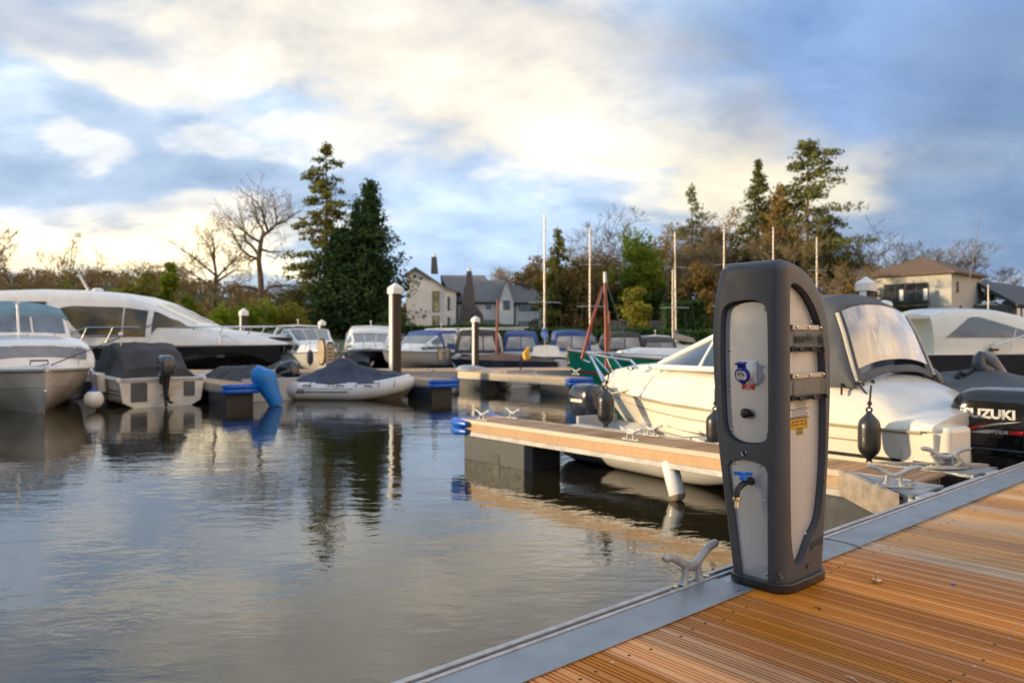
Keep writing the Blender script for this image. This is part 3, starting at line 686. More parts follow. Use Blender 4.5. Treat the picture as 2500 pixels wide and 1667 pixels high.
# cap plugs and lock
def plug(px, py, face, r, m, name, parent=ped, off=0.001):
    if face == 'u': v, z = on_u(px, py, U0); p = Vector(L(U0 - off, v, z)); rot = Matrix.Rotation(R(-90), 4, 'Y')
    else: u, z = on_v(px, py, V0); p = Vector(L(u, V0 - off, z)); rot = Matrix.Rotation(R(90), 4, 'X')
    s = MB(); s.M = Matrix.Translation(p) @ rot; s.lathe([(r, -0.004), (r, 0.002), (r * 0.86, 0.005), (r * 0.7, 0.003), (r * 0.3, 0.0025)], seg=18)
    return s.build(name, m, parent, smooth=40)
plug(1972, 1379, 'v', 0.0115, body_m, 'bolt_cover'); plug(1909, 1405, 'v', 0.0135, body_m, 'bolt_cover', off=-0.004)
lk = plug(1817, 1105, 'u', 0.0125, M['steel'], 'lock')
s = MB(); v, z = on_u(1817, 1105, U0); s.M = Matrix.Translation(L(U0 - 0.0055, v, z)) @ Matrix.Rotation(R(-90), 4, 'Y'); s.lathe([(0.0075, -0.002), (0.0075, 0.001), (0.003, 0.0014)], seg=14); s.box((0, 0, 0.0015), (0.009, 0.0016, 0.001)); s.build('keyhole', M['black'], lk, smooth=30)
# embossed maker's mark: letters over a swoosh
Mv = lambda p, rz=0.0: Matrix.Translation(p) @ Matrix.Rotation(R(90), 4, 'X') @ Matrix.Rotation(rz, 4, 'Z')
u, z = on_v(1993, 1325, V0)
em = text('maker_mark', 'NSERE', 0.036, Mv(L(u, V0 - 0.0005, z), 0.10), body_m, ped, 0.0022, 0.0006, shear=0.2)
s = MB(); s.tube([L(*(lambda q: (q[0], V0 - 0.001, q[1]))(on_v(x, y, V0))) for x, y in ((1979, 1345), (1984, 1339), (1992, 1336), (2000, 1334), (2008, 1328))], [0.001, 0.003, 0.0034, 0.003, 0.001], 8); s.build('swoosh', body_m, em, smooth=60)
# blue socket on its white back box
p = Su(1829, 908)
Mu = lambda q: Matrix.Translation(q) @ Matrix.Rotation(R(-90), 4, 'Z') @ Matrix.Rotation(R(90), 4, 'X')   # local x right, y up, z out of the panel
sk = MB(); sk.M = Mu(p); w2, h2 = 0.036, 0.044
sk.prism([(-w2 + .005, -h2), (w2 - .005, -h2), (w2, -h2 + .005), (w2, h2 - .005), (w2 - .005, h2), (-w2 + .005, h2), (-w2, h2 - .005), (-w2, -h2 + .005)], 0.0, 0.010)
so = sk.build('socket_box', M['paint'], ped, smooth=0, bevel=0.002)
s = MB(); s.M = Mu(p) @ Matrix.Rotation(R(12), 4, 'X')
s.lathe([(0.032, 0.004), (0.031, 0.022), (0.027, 0.040)], seg=24); s.build('socket_shroud', M['paint'], so, smooth=50)
blue = mat('navy blue socket plastic', (0.012, 0.018, 0.30), 0.3, var=0.05)
s = MB(); s.M = Mu(p) @ Matrix.Rotation(R(12), 4, 'X')
s.lathe([(0.029, 0.040), (0.031, 0.042), (0.031, 0.053), (0.026, 0.056), (0.01, 0.0565)], seg=28); s.box((0, 0.036, 0.046), (0.030, 0.020, 0.016)); s.box((0, 0.046, 0.050), (0.040, 0.006, 0.026)); s.box((0.002, -0.031, 0.05), (0.016, 0.010, 0.008))
sl = s.build('socket_lid', blue, so, smooth=45, bevel=0.0015)
s = MB(); s.M = Mu(p) @ Matrix.Rotation(R(12), 4, 'X'); o = [(0.0225 * math.cos(2 * math.pi * k / 24), max(-0.017, min(0.017, 0.0225 * math.sin(2 * math.pi * k / 24)))) for k in range(24)]
s.prism(o, 0.0560, 0.0574); s.cur = 1
for yy, wd in ((0.011, 0.024), (0.006, 0.030), (-0.001, 0.012), (-0.0115, 0.022)): s.box((-0.001, yy, 0.0577), (wd, 0.0026, 0.0008))
s.box((0.011, 0.001, 0.0577), (0.010, 0.0045, 0.0008)); s.box((-0.014, 0.0, 0.0577), (0.006, 0.0045, 0.0008))
s.build('lid_label', [M['paint'], M['black']], so, smooth=0)
for sx in (-1, 1):
    for sy in (-1, 1):
        s = MB(); s.M = Mu(p + Vector((0, 0, 0))); s.ball((sx * (w2 - .007), sy * (h2 - .008), 0.010), 0.0042, 8, 5); s.build('box_screw', M['steel'], so)
p = Su(1827, 944.5); s = MB(); s.M = Mu(p); s.box((0, 0, 0.0008), (0.054, 0.020, 0.0016)); lb = s.build('red_label', mat('red label', (0.55, 0.005, 0.02), 0.35), ped, smooth=0)
s = MB(); s.M = Mu(p)
rnd = random.Random(9)
for yy, ws in ((0.0068, (0.006, 0.005, 0.012)), (0.0022, (0.009,)), (-0.0022, (0.012,)), (-0.0066, (0.004, 0.014, 0.010))):
    x = -(sum(ws) + 0.0018 * (len(ws) - 1)) / 2
    for w_ in ws: s.box((x + w_ / 2, yy, 0.0018), (w_, 0.0022, 0.0006)); x += w_ + 0.0018
s.build('label_lettering', M['paint'], lb, smooth=0)
# black round stopper
p = Su(1826, 1008); s = MB(); s.M = Mu(p); s.lathe([(0.017, 0), (0.017, 0.012), (0.0145, 0.013), (0.0145, 0.026), (0.011, 0.030), (0.004, 0.031)], seg=18)
for k in range(9):
    a = 2 * math.pi * k / 9; s.M = Mu(p) @ Matrix.Rotation(a, 4, 'Z'); s.box((0.0165, 0, 0.019), (0.006, 0.005, 0.014))
s.M = Mu(p); s.box((0.018, -0.004, 0.005), (0.018, 0.014, 0.008)); s.build('inlet_stopper', M['black'], ped, smooth=40, bevel=0.001)
# tap
p = Su(1834, 1173, base=SL); MT = Mu(p)
s = MB(); s.M = MT; s.lathe([(0.0165, 0), (0.0165, 0.006), (0.013, 0.008), (0.013, 0.020)], seg=20); s.tube([(0, 0, 0.018), (-0.001, -0.002, 0.040), (-0.004, -0.010, 0.062), (-0.006, -0.020, 0.078), (-0.007, -0.031, 0.086), (-0.007, -0.052, 0.088)], [0.0125, 0.0115, 0.0118, 0.0118, 0.0112, 0.0108], 14)
tp = s.build('tap', M['black'], ped, smooth=60)
s = MB(); s.M = MT @ Matrix.Translation((-0.003, 0.014, 0.050)) @ Matrix.Rotation(R(-90), 4, 'X')
tapblue = mat('bright blue tap handle', (0.0, 0.17, 0.72), 0.35, var=0.05)
s.lathe([(0.0135, -0.006), (0.0135, 0.010), (0.011, 0.014), (0.011, 0.022), (0.005, 0.023)], seg=18)
s.M = s.M @ Matrix.Rotation(R(32), 4, 'Z')
s.box((0.020, 0, 0.019), (0.028, 0.010, 0.013)); s.box((-0.020, 0, 0.019), (0.028, 0.010, 0.013)); s.build('tap_handle', tapblue, tp, smooth=45, bevel=0.0015)
s = MB(); s.M = MT @ Matrix.Translation((-0.007, -0.052, 0.088)) @ Matrix.Rotation(R(90), 4, 'X')
s.lathe([(0.0155, -0.002), (0.0160, 0.0), (0.0160, 0.010), (0.0145, 0.012), (0.0090, 0.013)] + [q for k in range(4) for q in ((0.0080, 0.015 + 0.006 * k), (0.0092, 0.0195 + 0.006 * k))] + [(0.006, 0.040)], seg=18); s.build('hose_tail', M['brass'], tp, smooth=25)
# the two meter boxes
clearplas = clear_mat('smoked clear plastic', (0.74, 0.75, 0.76), 0.05, 0.05, film=(0.10, 0.10, 0.11), refl=0.7)
for pyt, pyb, dark in ((794, 857, True), (907, 970, False)):
    (u1_, zt), (_, zb) = on_v(1992 if dark else 1999, pyt, SV), on_v(1992 if dark else 1999, pyb, SV); u0_ = 2.640
    def bx(a, b, za, zb_, d0, d1, name, m, par=None, bev=0.001):
        s = MB(); s.span(L(a, SV - d0, za), L(b, SV - d1, zb_)); return s.build(name, m, par or ped, smooth=0, bevel=bev)
    h = zt - zb
    mb_ = bx(u0_, u1_ - 0.004, zb + h * 0.20, zt - h * 0.20, 0.0005, 0.010, 'meter_box', M['panelgrey'])
    bx(u0_ - 0.003, u1_, zb + h * 0.18, zt - h * 0.19, 0.0265, 0.0290, 'box_window', clearplas, mb_, 0.0)
    bx(u1_ - 0.0025, u1_, zb + h * 0.18, zt - h * 0.19, 0.0005, 0.0264, 'box_side', clearplas, mb_, 0.0)
    bx(u0_ - 0.004, u1_ + 0.001, zt - h * 0.185, zt, 0.0005, 0.024, 'top_rail', M['alu'], mb_)
    bx(u0_ - 0.004, u1_ + 0.001, zb, zb + h * 0.175, 0.0005, 0.022, 'bottom_rail', M['float'], mb_)
    if dark:
        bx(u0_ + 0.03, u0_ + 0.10, zb + h * 0.35, zt - h * 0.42, 0.0105, 0.020, 'meter', M['black'], mb_); bx(u0_ + 0.125, u0_ + 0.155, zb + h * 0.45, zt - h * 0.3, 0.0105, 0.018, 'meter', M['black'], mb_)
    else:
        s = MB(); s.prism([(u0_ + 0.02 - PU, zb + h * 0.25), (u0_ + 0.165 - PU, zb + h * 0.25), (u0_ + 0.09 - PU, zt - h * 0.33), (u0_ + 0.02 - PU, zt - h * 0.33)], SV - PVV - 0.014, SV - PVV - 0.0105, 'XZ'); s.build('meter', M['galv'], mb_, smooth=0)
    for k in range(3):
        uu = lerp(u0_ + 0.025, u1_ - 0.012, k / 2)
        s = MB(); s.M = Matrix.Translation(L(uu, SV - 0.022, zb + h * 0.09)) @ Matrix.Rotation(R(90), 4, 'X'); s.lathe([(0.0035, 0), (0.0035, 0.010), (0.0085, 0.011), (0.0085, 0.019), (0.006, 0.021)], seg=12); s.build('thumb_screw', M['black'], mb_, smooth=40)
        s = MB(); s.M = Matrix.Translation(L(uu, SV - 0.024, zt - h * 0.09)) @ Matrix.Rotation(R(90), 4, 'X'); s.lathe([(0.006, -0.002), (0.006, 0.004), (0.003, 0.006)], seg=10); s.build('rail_screw', M['steel'], mb_, smooth=40)
# labels below them
def decal(name, pxs, off, m):
    (ua, zt), (ub, zb) = on_v(pxs[0], pxs[1], SV), on_v(pxs[2], pxs[3], SV)
    s = MB(); s.span(L(ua, SV - 0.0003, zb), L(ub, SV - off, zt)); return s.build(name, m, ped, smooth=0), ua, ub, zb, zt
def rules(parent, ua, ub, zb, zt, rows, m, off=0.0016):
    s = MB()
    for fz, f0, f1, th in rows:
        z = lerp(zt, zb, fz); s.span(L(lerp(ua, ub, f0), SV - off + 0.0006, z - th / 2), L(lerp(ua, ub, f1), SV - off, z + th / 2))
    return s.build('lettering', m, parent, smooth=0)
ink = mat('grey print', (0.10, 0.10, 0.11), 0.5)
o, a, b, c, d = decal('white_label', (1929, 971, 1975, 1018), 0.001, mat('white label', (0.72, 0.72, 0.70), 0.4))
rnd = random.Random(2)
rules(o, a, b, c, d, [(0.56, 0, 1, 0.0035), (0.985, 0, 1, 0.0028), (0.04, 0.28, 0.75, 0.006), (0.10, 0.35, 0.72, 0.003)] + [(0.25 + 0.08 * k, 0.22 + 0.04 * (k % 2), 0.8, 0.0026) for k in range(4)] + [(0.63 + 0.075 * k, 0.08, 0.93 - 0.1 * rnd.random(), 0.0022) for k in range(5)], ink)
o, a, b, c, d = decal('yellow_label', (1929, 1019, 1971, 1044), 0.001, mat('amber label', (0.62, 0.36, 0.01), 0.4))
rules(o, a, b, c, d, [(0.38, 0.26, 0.48, 0.006), (0.62, 0.26, 0.48, 0.005), (0.38, 0.56, 0.76, 0.006), (0.62, 0.56, 0.76, 0.005)], mat('brown print', (0.22, 0.10, 0.01), 0.5))
for fx in (0.13, 0.88):
    s = MB(); x = lerp(a, b, fx) - PU; zz = lerp(d, c, 0.5); s.tube([(x, SV - PVV - 0.0015, zz + 0.012), (x - 0.0085, SV - PVV - 0.0015, zz - 0.010), (x + 0.0085, SV - PVV - 0.0015, zz - 0.010), (x, SV - PVV - 0.0015, zz + 0.012)], 0.0009, 5); s.build('warning_triangle', ink, o)
o, a, b, c, d = decal('small_yellow_label', (1944, 1045, 1960, 1060), 0.001, mat('olive yellow label', (0.44, 0.34, 0.05), 0.4))
rules(o, a, b, c, d, [(0.35, 0.25, 0.7, 0.003), (0.58, 0.1, 0.9, 0.0025), (0.78, 0.1, 0.9, 0.0025)], ink)
# ------------------------------------------------------------------ boat building blocks (local x to the bow, y to port, z up from the water)
def hull_fn(L_, B, s0, s1, draft=0.35, full=2.3, rake=0.5, vee=0.9, chin=0.30, flare=0.75, stem=0.5):
    def fn(t, f, side):
        t = max(0.0, min(1.0, t))
        b = B / 2 * (0.94 + 0.06 * sm(t / 0.35)) if t < 0.35 else B / 2 * max(0.006, 1 - ((t - 0.35) / 0.65) ** full)
        s = s0 + (s1 - s0) * t ** 1.6
        q = sm((t - 0.45) / 0.55)
        zc = lerp(0.06, s * 0.42, q); bc = b * lerp(vee, 0.42, q ** 1.3)
        zk = -draft + (s * stem + draft) * max(0.0, (t - 0.72) / 0.28) ** 2.6
        if f < chin:
            g = f / chin; y, z = bc * g, lerp(zk, max(zc, zk + 0.01), g)
        else:
            g = max(0.0, (f - chin) / (1 - chin)); y, z = lerp(bc, b, g ** flare), lerp(max(zc, zk + 0.01), s, g)
        x = -L_ / 2 + L_ * t - rake * (1 - (z + draft) / (s + draft)) * sm((t - 0.35) / 0.65)
        return (x, side * y, z)
    fn.L = L_; fn.B = B
    return fn
FS = (0.0, 0.15, 0.30, 0.42, 0.56, 0.72, 0.87, 1.0)
def hull_mesh(fn, nt=22):
    mb = MB(); rings = []
    for i in range(nt + 1):
        t = i / nt; t = t if t < 0.5 else 0.5 + (t - 0.5) ** 0.9 * 0.5 ** 0.1
        rings.append([fn(t, f, 1) for f in reversed(FS)] + [fn(t, f, -1) for f in FS[1:]])
    mb.loft(rings, c0=True, c1=True, closed=False); return mb
def strip(fn, t0, t1, f0, f1, side, off=0.006, n=24, taper=False):
    mb = MB()
    def p(t, f): return fn(t, lerp(f0, f1, f) if not taper else lerp(lerp(f0, (f0 + f1) / 2, sm((t - t1 + .25) / .25)), lerp(f1, (f0 + f1) / 2, sm((t - t1 + .25) / .25)), f), side)
    s = -side
    mb.patch(p, t0, t1, 0, 1, n, 2, off * s, 0.012 * s); return mb
def both(a, b): a.add(b.v, b.f); return a
def stripes(fn, t0, t1, f0, f1, off=0.006, taper=False): return both(strip(fn, t0, t1, f0, f1, 1, off, taper=taper), strip(fn, t0, t1, f0, f1, -1, off, taper=taper))
def deck_mesh(fn, t0=0.0, t1=1.0, inset=0.0, dz=0.0, crown=0.05, nt=18):
    mb = MB(); rings = []
    for i in range(nt + 1):
        x, y, z = fn(lerp(t0, t1, i / nt), 1.0, 1); y = max(0.004, y - inset)
        top = [(x, y * s, z + dz + crown * (1 - s * s)) for s in (1, .6, .25, 0, -.25, -.6, -1)]
        rings.append(top + [(x, -y, z + dz - 0.07), (x, y, z + dz - 0.07)])
    mb.loft(rings); return mb
def gunwale(fn, r=0.03, t0=0.0, t1=1.0, n=24, dz=0.0):
    mb = MB(); pts = [fn(lerp(t0, t1, i / n), 1, 1) for i in range(n + 1)] + [fn(lerp(t1, t0, i / n), 1, -1) for i in range(n + 1)]
    mb.tube([(x, y, z + dz) for x, y, z in pts], r, 6); return mb
class Shell:
    """cabin or canopy: stations (x, half width below, z below, half width above, z above)"""
    def __init__(s, st, crown=0.08, bulge=0.02): s.st, s.crown, s.bulge = sorted(st), crown, bulge
    def at(s, x):
        st = s.st
        if x <= st[0][0]: return st[0][1:]
        for a, b in zip(st, st[1:]):
            if x <= b[0]:
                t = (x - a[0]) / (b[0] - a[0]); return [lerp(p, q, t) for p, q in zip(a[1:], b[1:])]
        return st[-1][1:]
    def side(s, x, f, sg):
        wb, zb, wt, zt = s.at(x); return (x, sg * (lerp(wb, wt, f) + s.bulge * 4 * f * (1 - f)), lerp(zb, zt, f))
    def top(s, x, q):
        wb, zb, wt, zt = s.at(x); return (x, wt * q, zt + s.crown * (1 - abs(q) ** 2.4))
    def mesh(s, n=4, wr=0.0):
        xs_ = []
        if wr: n = max(n, 9)
        for a, b in zip(s.st, s.st[1:]): xs_ += [lerp(a[0], b[0], i / n) for i in range(n)]
        xs_.append(s.st[-1][0]); mb = MB(); fs = (0, .3, .6, .88) if not wr else (0, .12, .24, .36, .48, .6, .72, .84, .94); qs = (.97, .85, .6, .3) if not wr else (.97, .85, .72, .58, .44, .3, .15)
        mb.loft([[s.side(x, f, 1) for f in fs] + [s.top(x, q) for q in qs + (0,) + tuple(-q for q in reversed(qs))] + [s.side(x, f, -1) for f in reversed(fs)] for x in xs_])
        if wr:
            for v in mb.v:
                q = Vector((v.x * 2.2, v.y * 3.2, v.z * 1.2)); d = mnoise.noise(q) + .5 * mnoise.noise(q * 2.3) + .6 * (abs(mnoise.noise(Vector((v.x * 4.5 + v.z * 3, v.y * 1.2, 7)))) - .3)
                v.z += wr * d * .8; v.y += wr * d * (1 if v.y > 0 else -1) * .8
        return mb
    def win(s, mb, x0, x1, f0, f1, sides=(1, -1), off=0.008, n=8):
        for sg in sides: mb.patch(lambda x, f: s.side(x, f, sg), x0, x1, f0, f1, n, 3, -sg * off, -sg * 0.014)
        return mb
    def winz(s, mb, x0, x1, lo_, hi_, sides=(1, -1), off=0.01, n=14):
        def fz(x, z): wb, zb, wt, zt = s.at(x); return (z - zb) / max(1e-4, zt - zb)
        for sg in sides: mb.patch(lambda x, q: s.side(x, fz(x, lerp(lo_(x), hi_(x), q)), sg), x0, x1, 0, 1, n, 3, -sg * off, -sg * 0.016)
        return mb
    def roofwin(s, mb, x0, x1, q0, q1, off=0.01, n=4): return mb.patch(lambda x, q: s.top(x, q), x0, x1, q0, q1, n, 3, off, 0.016)
def rails(fn, t0, t1, h, npost, r=0.012, mid=True, dz=0.0, inset=0.06, lean=0.0, close=True):
    mb = MB()
    for sg in (1, -1):
        def P(t, hh):
            x, y, z = fn(t, 1, 1); return (x + lean * hh, sg * max(0.02, y - inset), z + dz + hh)
        n = 16
        mb.tube([P(lerp(t0, t1, i / n), h * min(1, 0.25 + 4 * i / n)) for i in range(n + 1)], r, 6)
        if mid: mb.tube([P(lerp(t0, t1, i / n), h * 0.55 * min(1, 0.25 + 4 * i / n)) for i in range(n + 1)], r * 0.7, 6)
        for k in range(npost):
            t = lerp(t0, t1, (k + 0.5) / npost); a, b = P(t, 0), P(t + 0.012, h); mb.tube([a, b], r, 6)
    if close:
        a, b = [(fn(t1, 1, 1)[0] + lean * h, sg * max(0.02, fn(t1, 1, 1)[1] - inset), fn(t1, 1, 1)[2] + dz + h) for sg in (1, -1)]
        mb.tube([a, ((a[0] + 0.14), 0, a[2] - 0.02), b], r, 6)
    return mb
def outboard(parent, loc, rz, sc, cowl, decal=None, tilt=0.0, name='outboard_motor'):
    """clamped on the transom: x points to the boat"""
    Mx = Matrix.Translation(loc) @ Matrix.Rotation(rz, 4, 'Z') @ Matrix.Rotation(tilt, 4, 'Y') @ Matrix.Scale(sc, 4)
    c = MB(); c.M = Mx; rings = []
    for z, lx, wy, ox in ((0.02, .22, .15, -.24), (0.06, .27, .18, -.25), (0.20, .30, .20, -.25), (0.36, .31, .20, -.25), (0.46, .29, .185, -.24), (0.53, .25, .155, -.22), (0.565, .17, .10, -.19), (0.572, .05, .03, -.16)):
        rings.append([(ox + lx * math.copysign(abs(math.cos(a)) ** 0.55, math.cos(a)), wy * math.copysign(abs(math.sin(a)) ** 0.55, math.sin(a)), z) for a in [2 * math.pi * k / 20 for k in range(20)]])
    c.loft(rings); o = c.build(name, cowl, parent, smooth=60)
    l = MB(); l.M = Mx
    l.loft([[(ox + lx * math.cos(a), wy * math.sin(a), z) for a in [2 * math.pi * k / 14 for k in range(14)]] for z, lx, wy, ox in ((0.05, .20, .13, -.24), (-.18, .15, .09, -.24), (-.45, .14, .06, -.24), (-.62, .14, .045, -.25), (-.82, .10, .025, -.27))])
    l.box((-.28, 0, -.50), (.44, .17, .014)); l.build('leg', M['black'], o, smooth=50)
    b = MB(); b.M = Mx; b.box((-.02, 0, -.06), (.10, .20, .30)); b.tube([(-.05, 0, .10), (.12, 0, .14)], .02, 8); b.build('clamp_bracket', M['black'], o, smooth=0, bevel=.01)
    p = MB(); p.M = Mx; p.ball((-.36, 0, -.66), (.16, .04, .04), 10, 6)
    for k in range(3): p.M = Mx @ Matrix.Translation((-.48, 0, -.66)) @ Matrix.Rotation(2.1 * k, 4, 'X') @ Matrix.Rotation(.5, 4, 'Z'); p.box((0, 0, .07), (.012, .07, .11))
    p.build('propeller', M['black'], o, smooth=30)
    if decal:
        d = MB(); d.M = Mx; d.box((-.25, -.2035, .30), (.30, .002, .05)); d.box((-.25, .2035, .30), (.30, .002, .05)); d.build('decal', decal, o, smooth=0)
    return o
def rib_tube(L_, B, r, bow_up=0.18):
    """U-shaped inflatable tube with cone ends"""
    pts, rs = [], []; h = B / 2 - r
    for s in (1, -1):
        seg = [(-L_ / 2, 0.35), (-L_ / 2 + 0.10, 0.9)] + [(lerp(-L_ / 2 + 0.22, L_ / 2 - 1.25 * B * 0.75, k / 5), 1.0) for k in range(6)]
        side = [((x, s * h, r), r * q) for x, q in seg]
        cv = []
        for k in range(1, 8):
            a = math.pi / 2 * k / 7
            cv.append(((L_ / 2 - r - (1.25 * B * 0.75 - r) * (1 - math.sin(a)), s * h * math.cos(a) ** 0.75, r + bow_up * math.sin(a) ** 2), r * (1 - 0.08 * math.sin(a))))
        allp = side + cv
        if s == 1: pts += [p for p, _ in allp]; rs += [q for _, q in allp]
        else: pts += [p for p, _ in reversed(allp[:-1])]; rs += [q for _, q in reversed(allp[:-1])]
    mb = MB(); mb.tube(pts, rs, 14); return mb, pts
def rib(label, loc, rz, L_, B, r, tube_m, cover=None, motor=None, strake=True, group=None, cat='dinghy', name='inflatable_dinghy', seats=True, tilt=0.0, hullm=None):
    p = empty(name, label, cat, loc, rz, group)
    mb, path = rib_tube(L_, B, r); mb.build('tube', tube_m, p, smooth=60)
    h = B / 2 - r
    b = MB(); b.loft([[(x, -h * w, r * 0.9 + up), (x, 0, zk), (x, h * w, r * 0.9 + up), (x, h * w, r * 1.1 + up), (x, -h * w, r * 1.1 + up)] for x, w, zk, up in ((-L_ / 2 + 0.18, 1, -.12, 0), (0, 1, -.16, 0), (L_ * 0.25, .9, -.12, 0.01), (L_ * 0.4, .45, 0.08, 0.08), (L_ * 0.46, .15, 0.2, 0.14))]); b.build('floor', hullm or tube_m, p, smooth=30)
    t = MB(); t.span((-L_ / 2 + 0.17, -h, 0.0), (-L_ / 2 + 0.22, h, 2 * r + 0.08)); t.build('transom', hullm or M['greytube'], p, smooth=0, bevel=.01)
    if strake:
        s = MB(); out = [(x + 0.0, y * (1 + (r - .004) / max(.05, math.hypot(x * 0.0, y))) if abs(y) > .1 * h else y, z) for x, y, z in path]
        for sg in (1, -1):
            s = MB(); s.tube([(x, sg * (h + r - 0.005), r * 1.02) for x in [lerp(-L_ / 2 + .2, L_ / 2 - 1.2 * B * .75, k / 6) for k in range(7)]], 0.016, 6); s.build('rubbing_strake', M['canopygrey'], p)
    for sg in (1, -1):
        for x in (-.28 * L_, -.02 * L_, .2 * L_):
            q = MB(); q.tube([(x - .09, sg * (h + r * .80), r * 1.60), (x - .06, sg * (h + r * .88), r * 1.72), (x + .06, sg * (h + r * .88), r * 1.72), (x + .09, sg * (h + r * .80), r * 1.60)], .012, 6); q.build('grab_handle', M['black'], p)
        q = MB(); q.tube([(x, sg * (h + r * .93), r * (1.40 - .10 * (k % 2))) for k, x in enumerate([lerp(-L_ / 2 + .35, L_ / 2 - 1.1 * B * .75, k / 8) for k in range(9)])], .007, 5); q.build('grab_line', M['rope'], p)
    if seats and cover is None:
        for x in (-0.15 * L_, 0.18 * L_):
            s = MB(); s.span((x - .1, -h, 2 * r - .02), (x + .1, h, 2 * r + .02)); s.build('seat', M['oldwhite'], p, smooth=0, bevel=.01)
    if cover:
        st = cover[1]; sh = Shell([(x, w, 2 * r * 0.93 + dz0, wt, zt) for x, w, wt, zt, dz0 in st], crown=.04, bulge=-.03); co_ = sh.mesh(6, .05).build('cover', cover[0], p, smooth=70)
        for sg in (1, -1):
            for k, (x, w, wt, zt, dz0) in enumerate(st[1:-1]):
                q = MB(); q.tube([(x, sg * (w - .01), 2 * r * .93 + dz0 + .03), (x + .02, sg * (w + r * .55), 2 * r * .80)], .008, 5); q.build('cover_tie', M['black'], co_)
    if motor: outboard(p, (-L_ / 2 + 0.17, 0, 2 * r + 0.02), 0, motor[1], motor[0], motor[2] if len(motor) > 2 else None, tilt)
    return p
def fender(label, top, length, r, m, group=None, hang=0.25, lean=(0, 0)):
    p = empty('fender', label, 'fender', top, 0, group); l = length
    f = MB(); f.lathe([(0.012, 0.0), (0.024, -.05 * l), (r * 0.58, -.12 * l), (r * 0.84, -.18 * l), (r * .97, -.26 * l), (r, -.34 * l), (r, -.66 * l), (r * .97, -.74 * l), (r * 0.84, -.82 * l), (r * 0.58, -.88 * l), (0.024, -.95 * l), (0.012, -l)], seg=18); f.build('fender_body', m, p, smooth=60)
    for z_ in (0.008, -l - 0.008):
        e = MB(); e.tube([(0.022 * math.cos(a), 0, z_ + 0.02 * math.sin(a)) for a in [2 * math.pi * k / 10 for k in range(11)]], 0.008, 6); e.build('fender_eye', m, p)
    if hang:
        h = MB(); h.tube([(0, 0, 0.02), (lean[0] * 0.4, lean[1] * 0.4, hang * 0.45), (lean[0], lean[1], hang)], 0.008, 6); h.ball((lean[0] * .2, lean[1] * .2, hang * 0.3), 0.02, 8, 6); h.build('lanyard', M['rope'] if hang < 0 else M['black'], p)
    return p
def sailboat(label, X, Y, rz, L_, B, mast_z, hullm, mast_m=None, cover=None, spread=2, group='masts and sailing boats in the marina', boom=True, mast_x=0.08, name='sailing_boat', fb=0.55, r=0.042, lean=0.0):
    p = empty(name, label, 'sailing boat', (X, Y, 0), rz, group); fn = hull_fn(L_, B, fb * 0.92, fb * 1.15, 0.4, 2.0, 0.6, 0.75)
    hull_mesh(fn).build('hull', hullm, p, smooth=50); deck_mesh(fn).build('deck', M['oldwhite'], p)
    stripes(fn, 0.02, 0.97, 0.86, 0.93).build('sheer_stripe', M['canopyblue'], p)
    Shell([(-L_ * .18, B * .32, fb * .95, B * .27, fb + .38), (L_ * .12, B * .28, fb, B * .22, fb + .36), (L_ * .26, B * .16, fb, B * .11, fb + .22)], .05).mesh().build('coach_roof', M['white'], p)
    mm = mast_m or M['alu']; x0 = L_ * mast_x
    m = MB(); m.tube([(x0, 0, fb), (x0 - lean * .5, 0, lerp(fb, mast_z, .5)), (x0 - lean, 0, mast_z)], [r, r, r * .75], 10); mo = m.build('mast', mm, p, smooth=60)
    for k in range(spread):
        z = lerp(fb, mast_z, (k + 1) / (spread + 1) + .04); s = MB(); s.tube([(x0, -0.72 + .15 * k, z - .03), (x0, 0, z), (x0, 0.72 - .15 * k, z - .03)], 0.02, 6); s.build('spreader', mm, mo)
    w_ = MB()
    for y in (-B * .46, B * .46):
        zs_ = lerp(fb, mast_z, .55); w_.tube([(x0 - .1, y, fb), (x0, math.copysign(.7, y), lerp(fb, mast_z, 1 / (spread + 1) + .04)), (x0 - lean, 0, mast_z - .1)], 0.0035, 4); w_.tube([(x0 + .1, y, fb), (x0, 0, zs_)], 0.0035, 4)
    w_.tube([(L_ / 2 - .1, 0, fb * 1.15), (x0 - lean, 0, mast_z - .05)], .004, 4); w_.tube([(-L_ / 2 + .1, 0, fb), (x0 - lean, 0, mast_z - .02)], .0035, 4); w_.build('rigging', M['canopygrey'], p, smooth=0)
    if boom:
        b = MB(); b.tube([(x0, 0, fb + .72), (x0 - L_ * .42, 0, fb + .62)], .045, 8); b.build('boom', mm, p)
        if cover:
            b = MB(); b.tube([(x0 + .08, 0, fb + 1.25), (x0 + .02, 0, fb + .95), (x0 - .2, 0, fb + .86), (x0 - L_ * .2, 0, fb + .80), (x0 - L_ * .42, 0, fb + .70)], [.06, .16, .17, .14, .07], 10); b.build('sail_cover', cover, p)
    rails(fn, .72, .98, .45, 2, .011, False).build('pulpit', M['steel'], p); rails(fn, .0, .12, .45, 1, .011, False, close=False).build('pushpit', M['steel'], p)
    return p
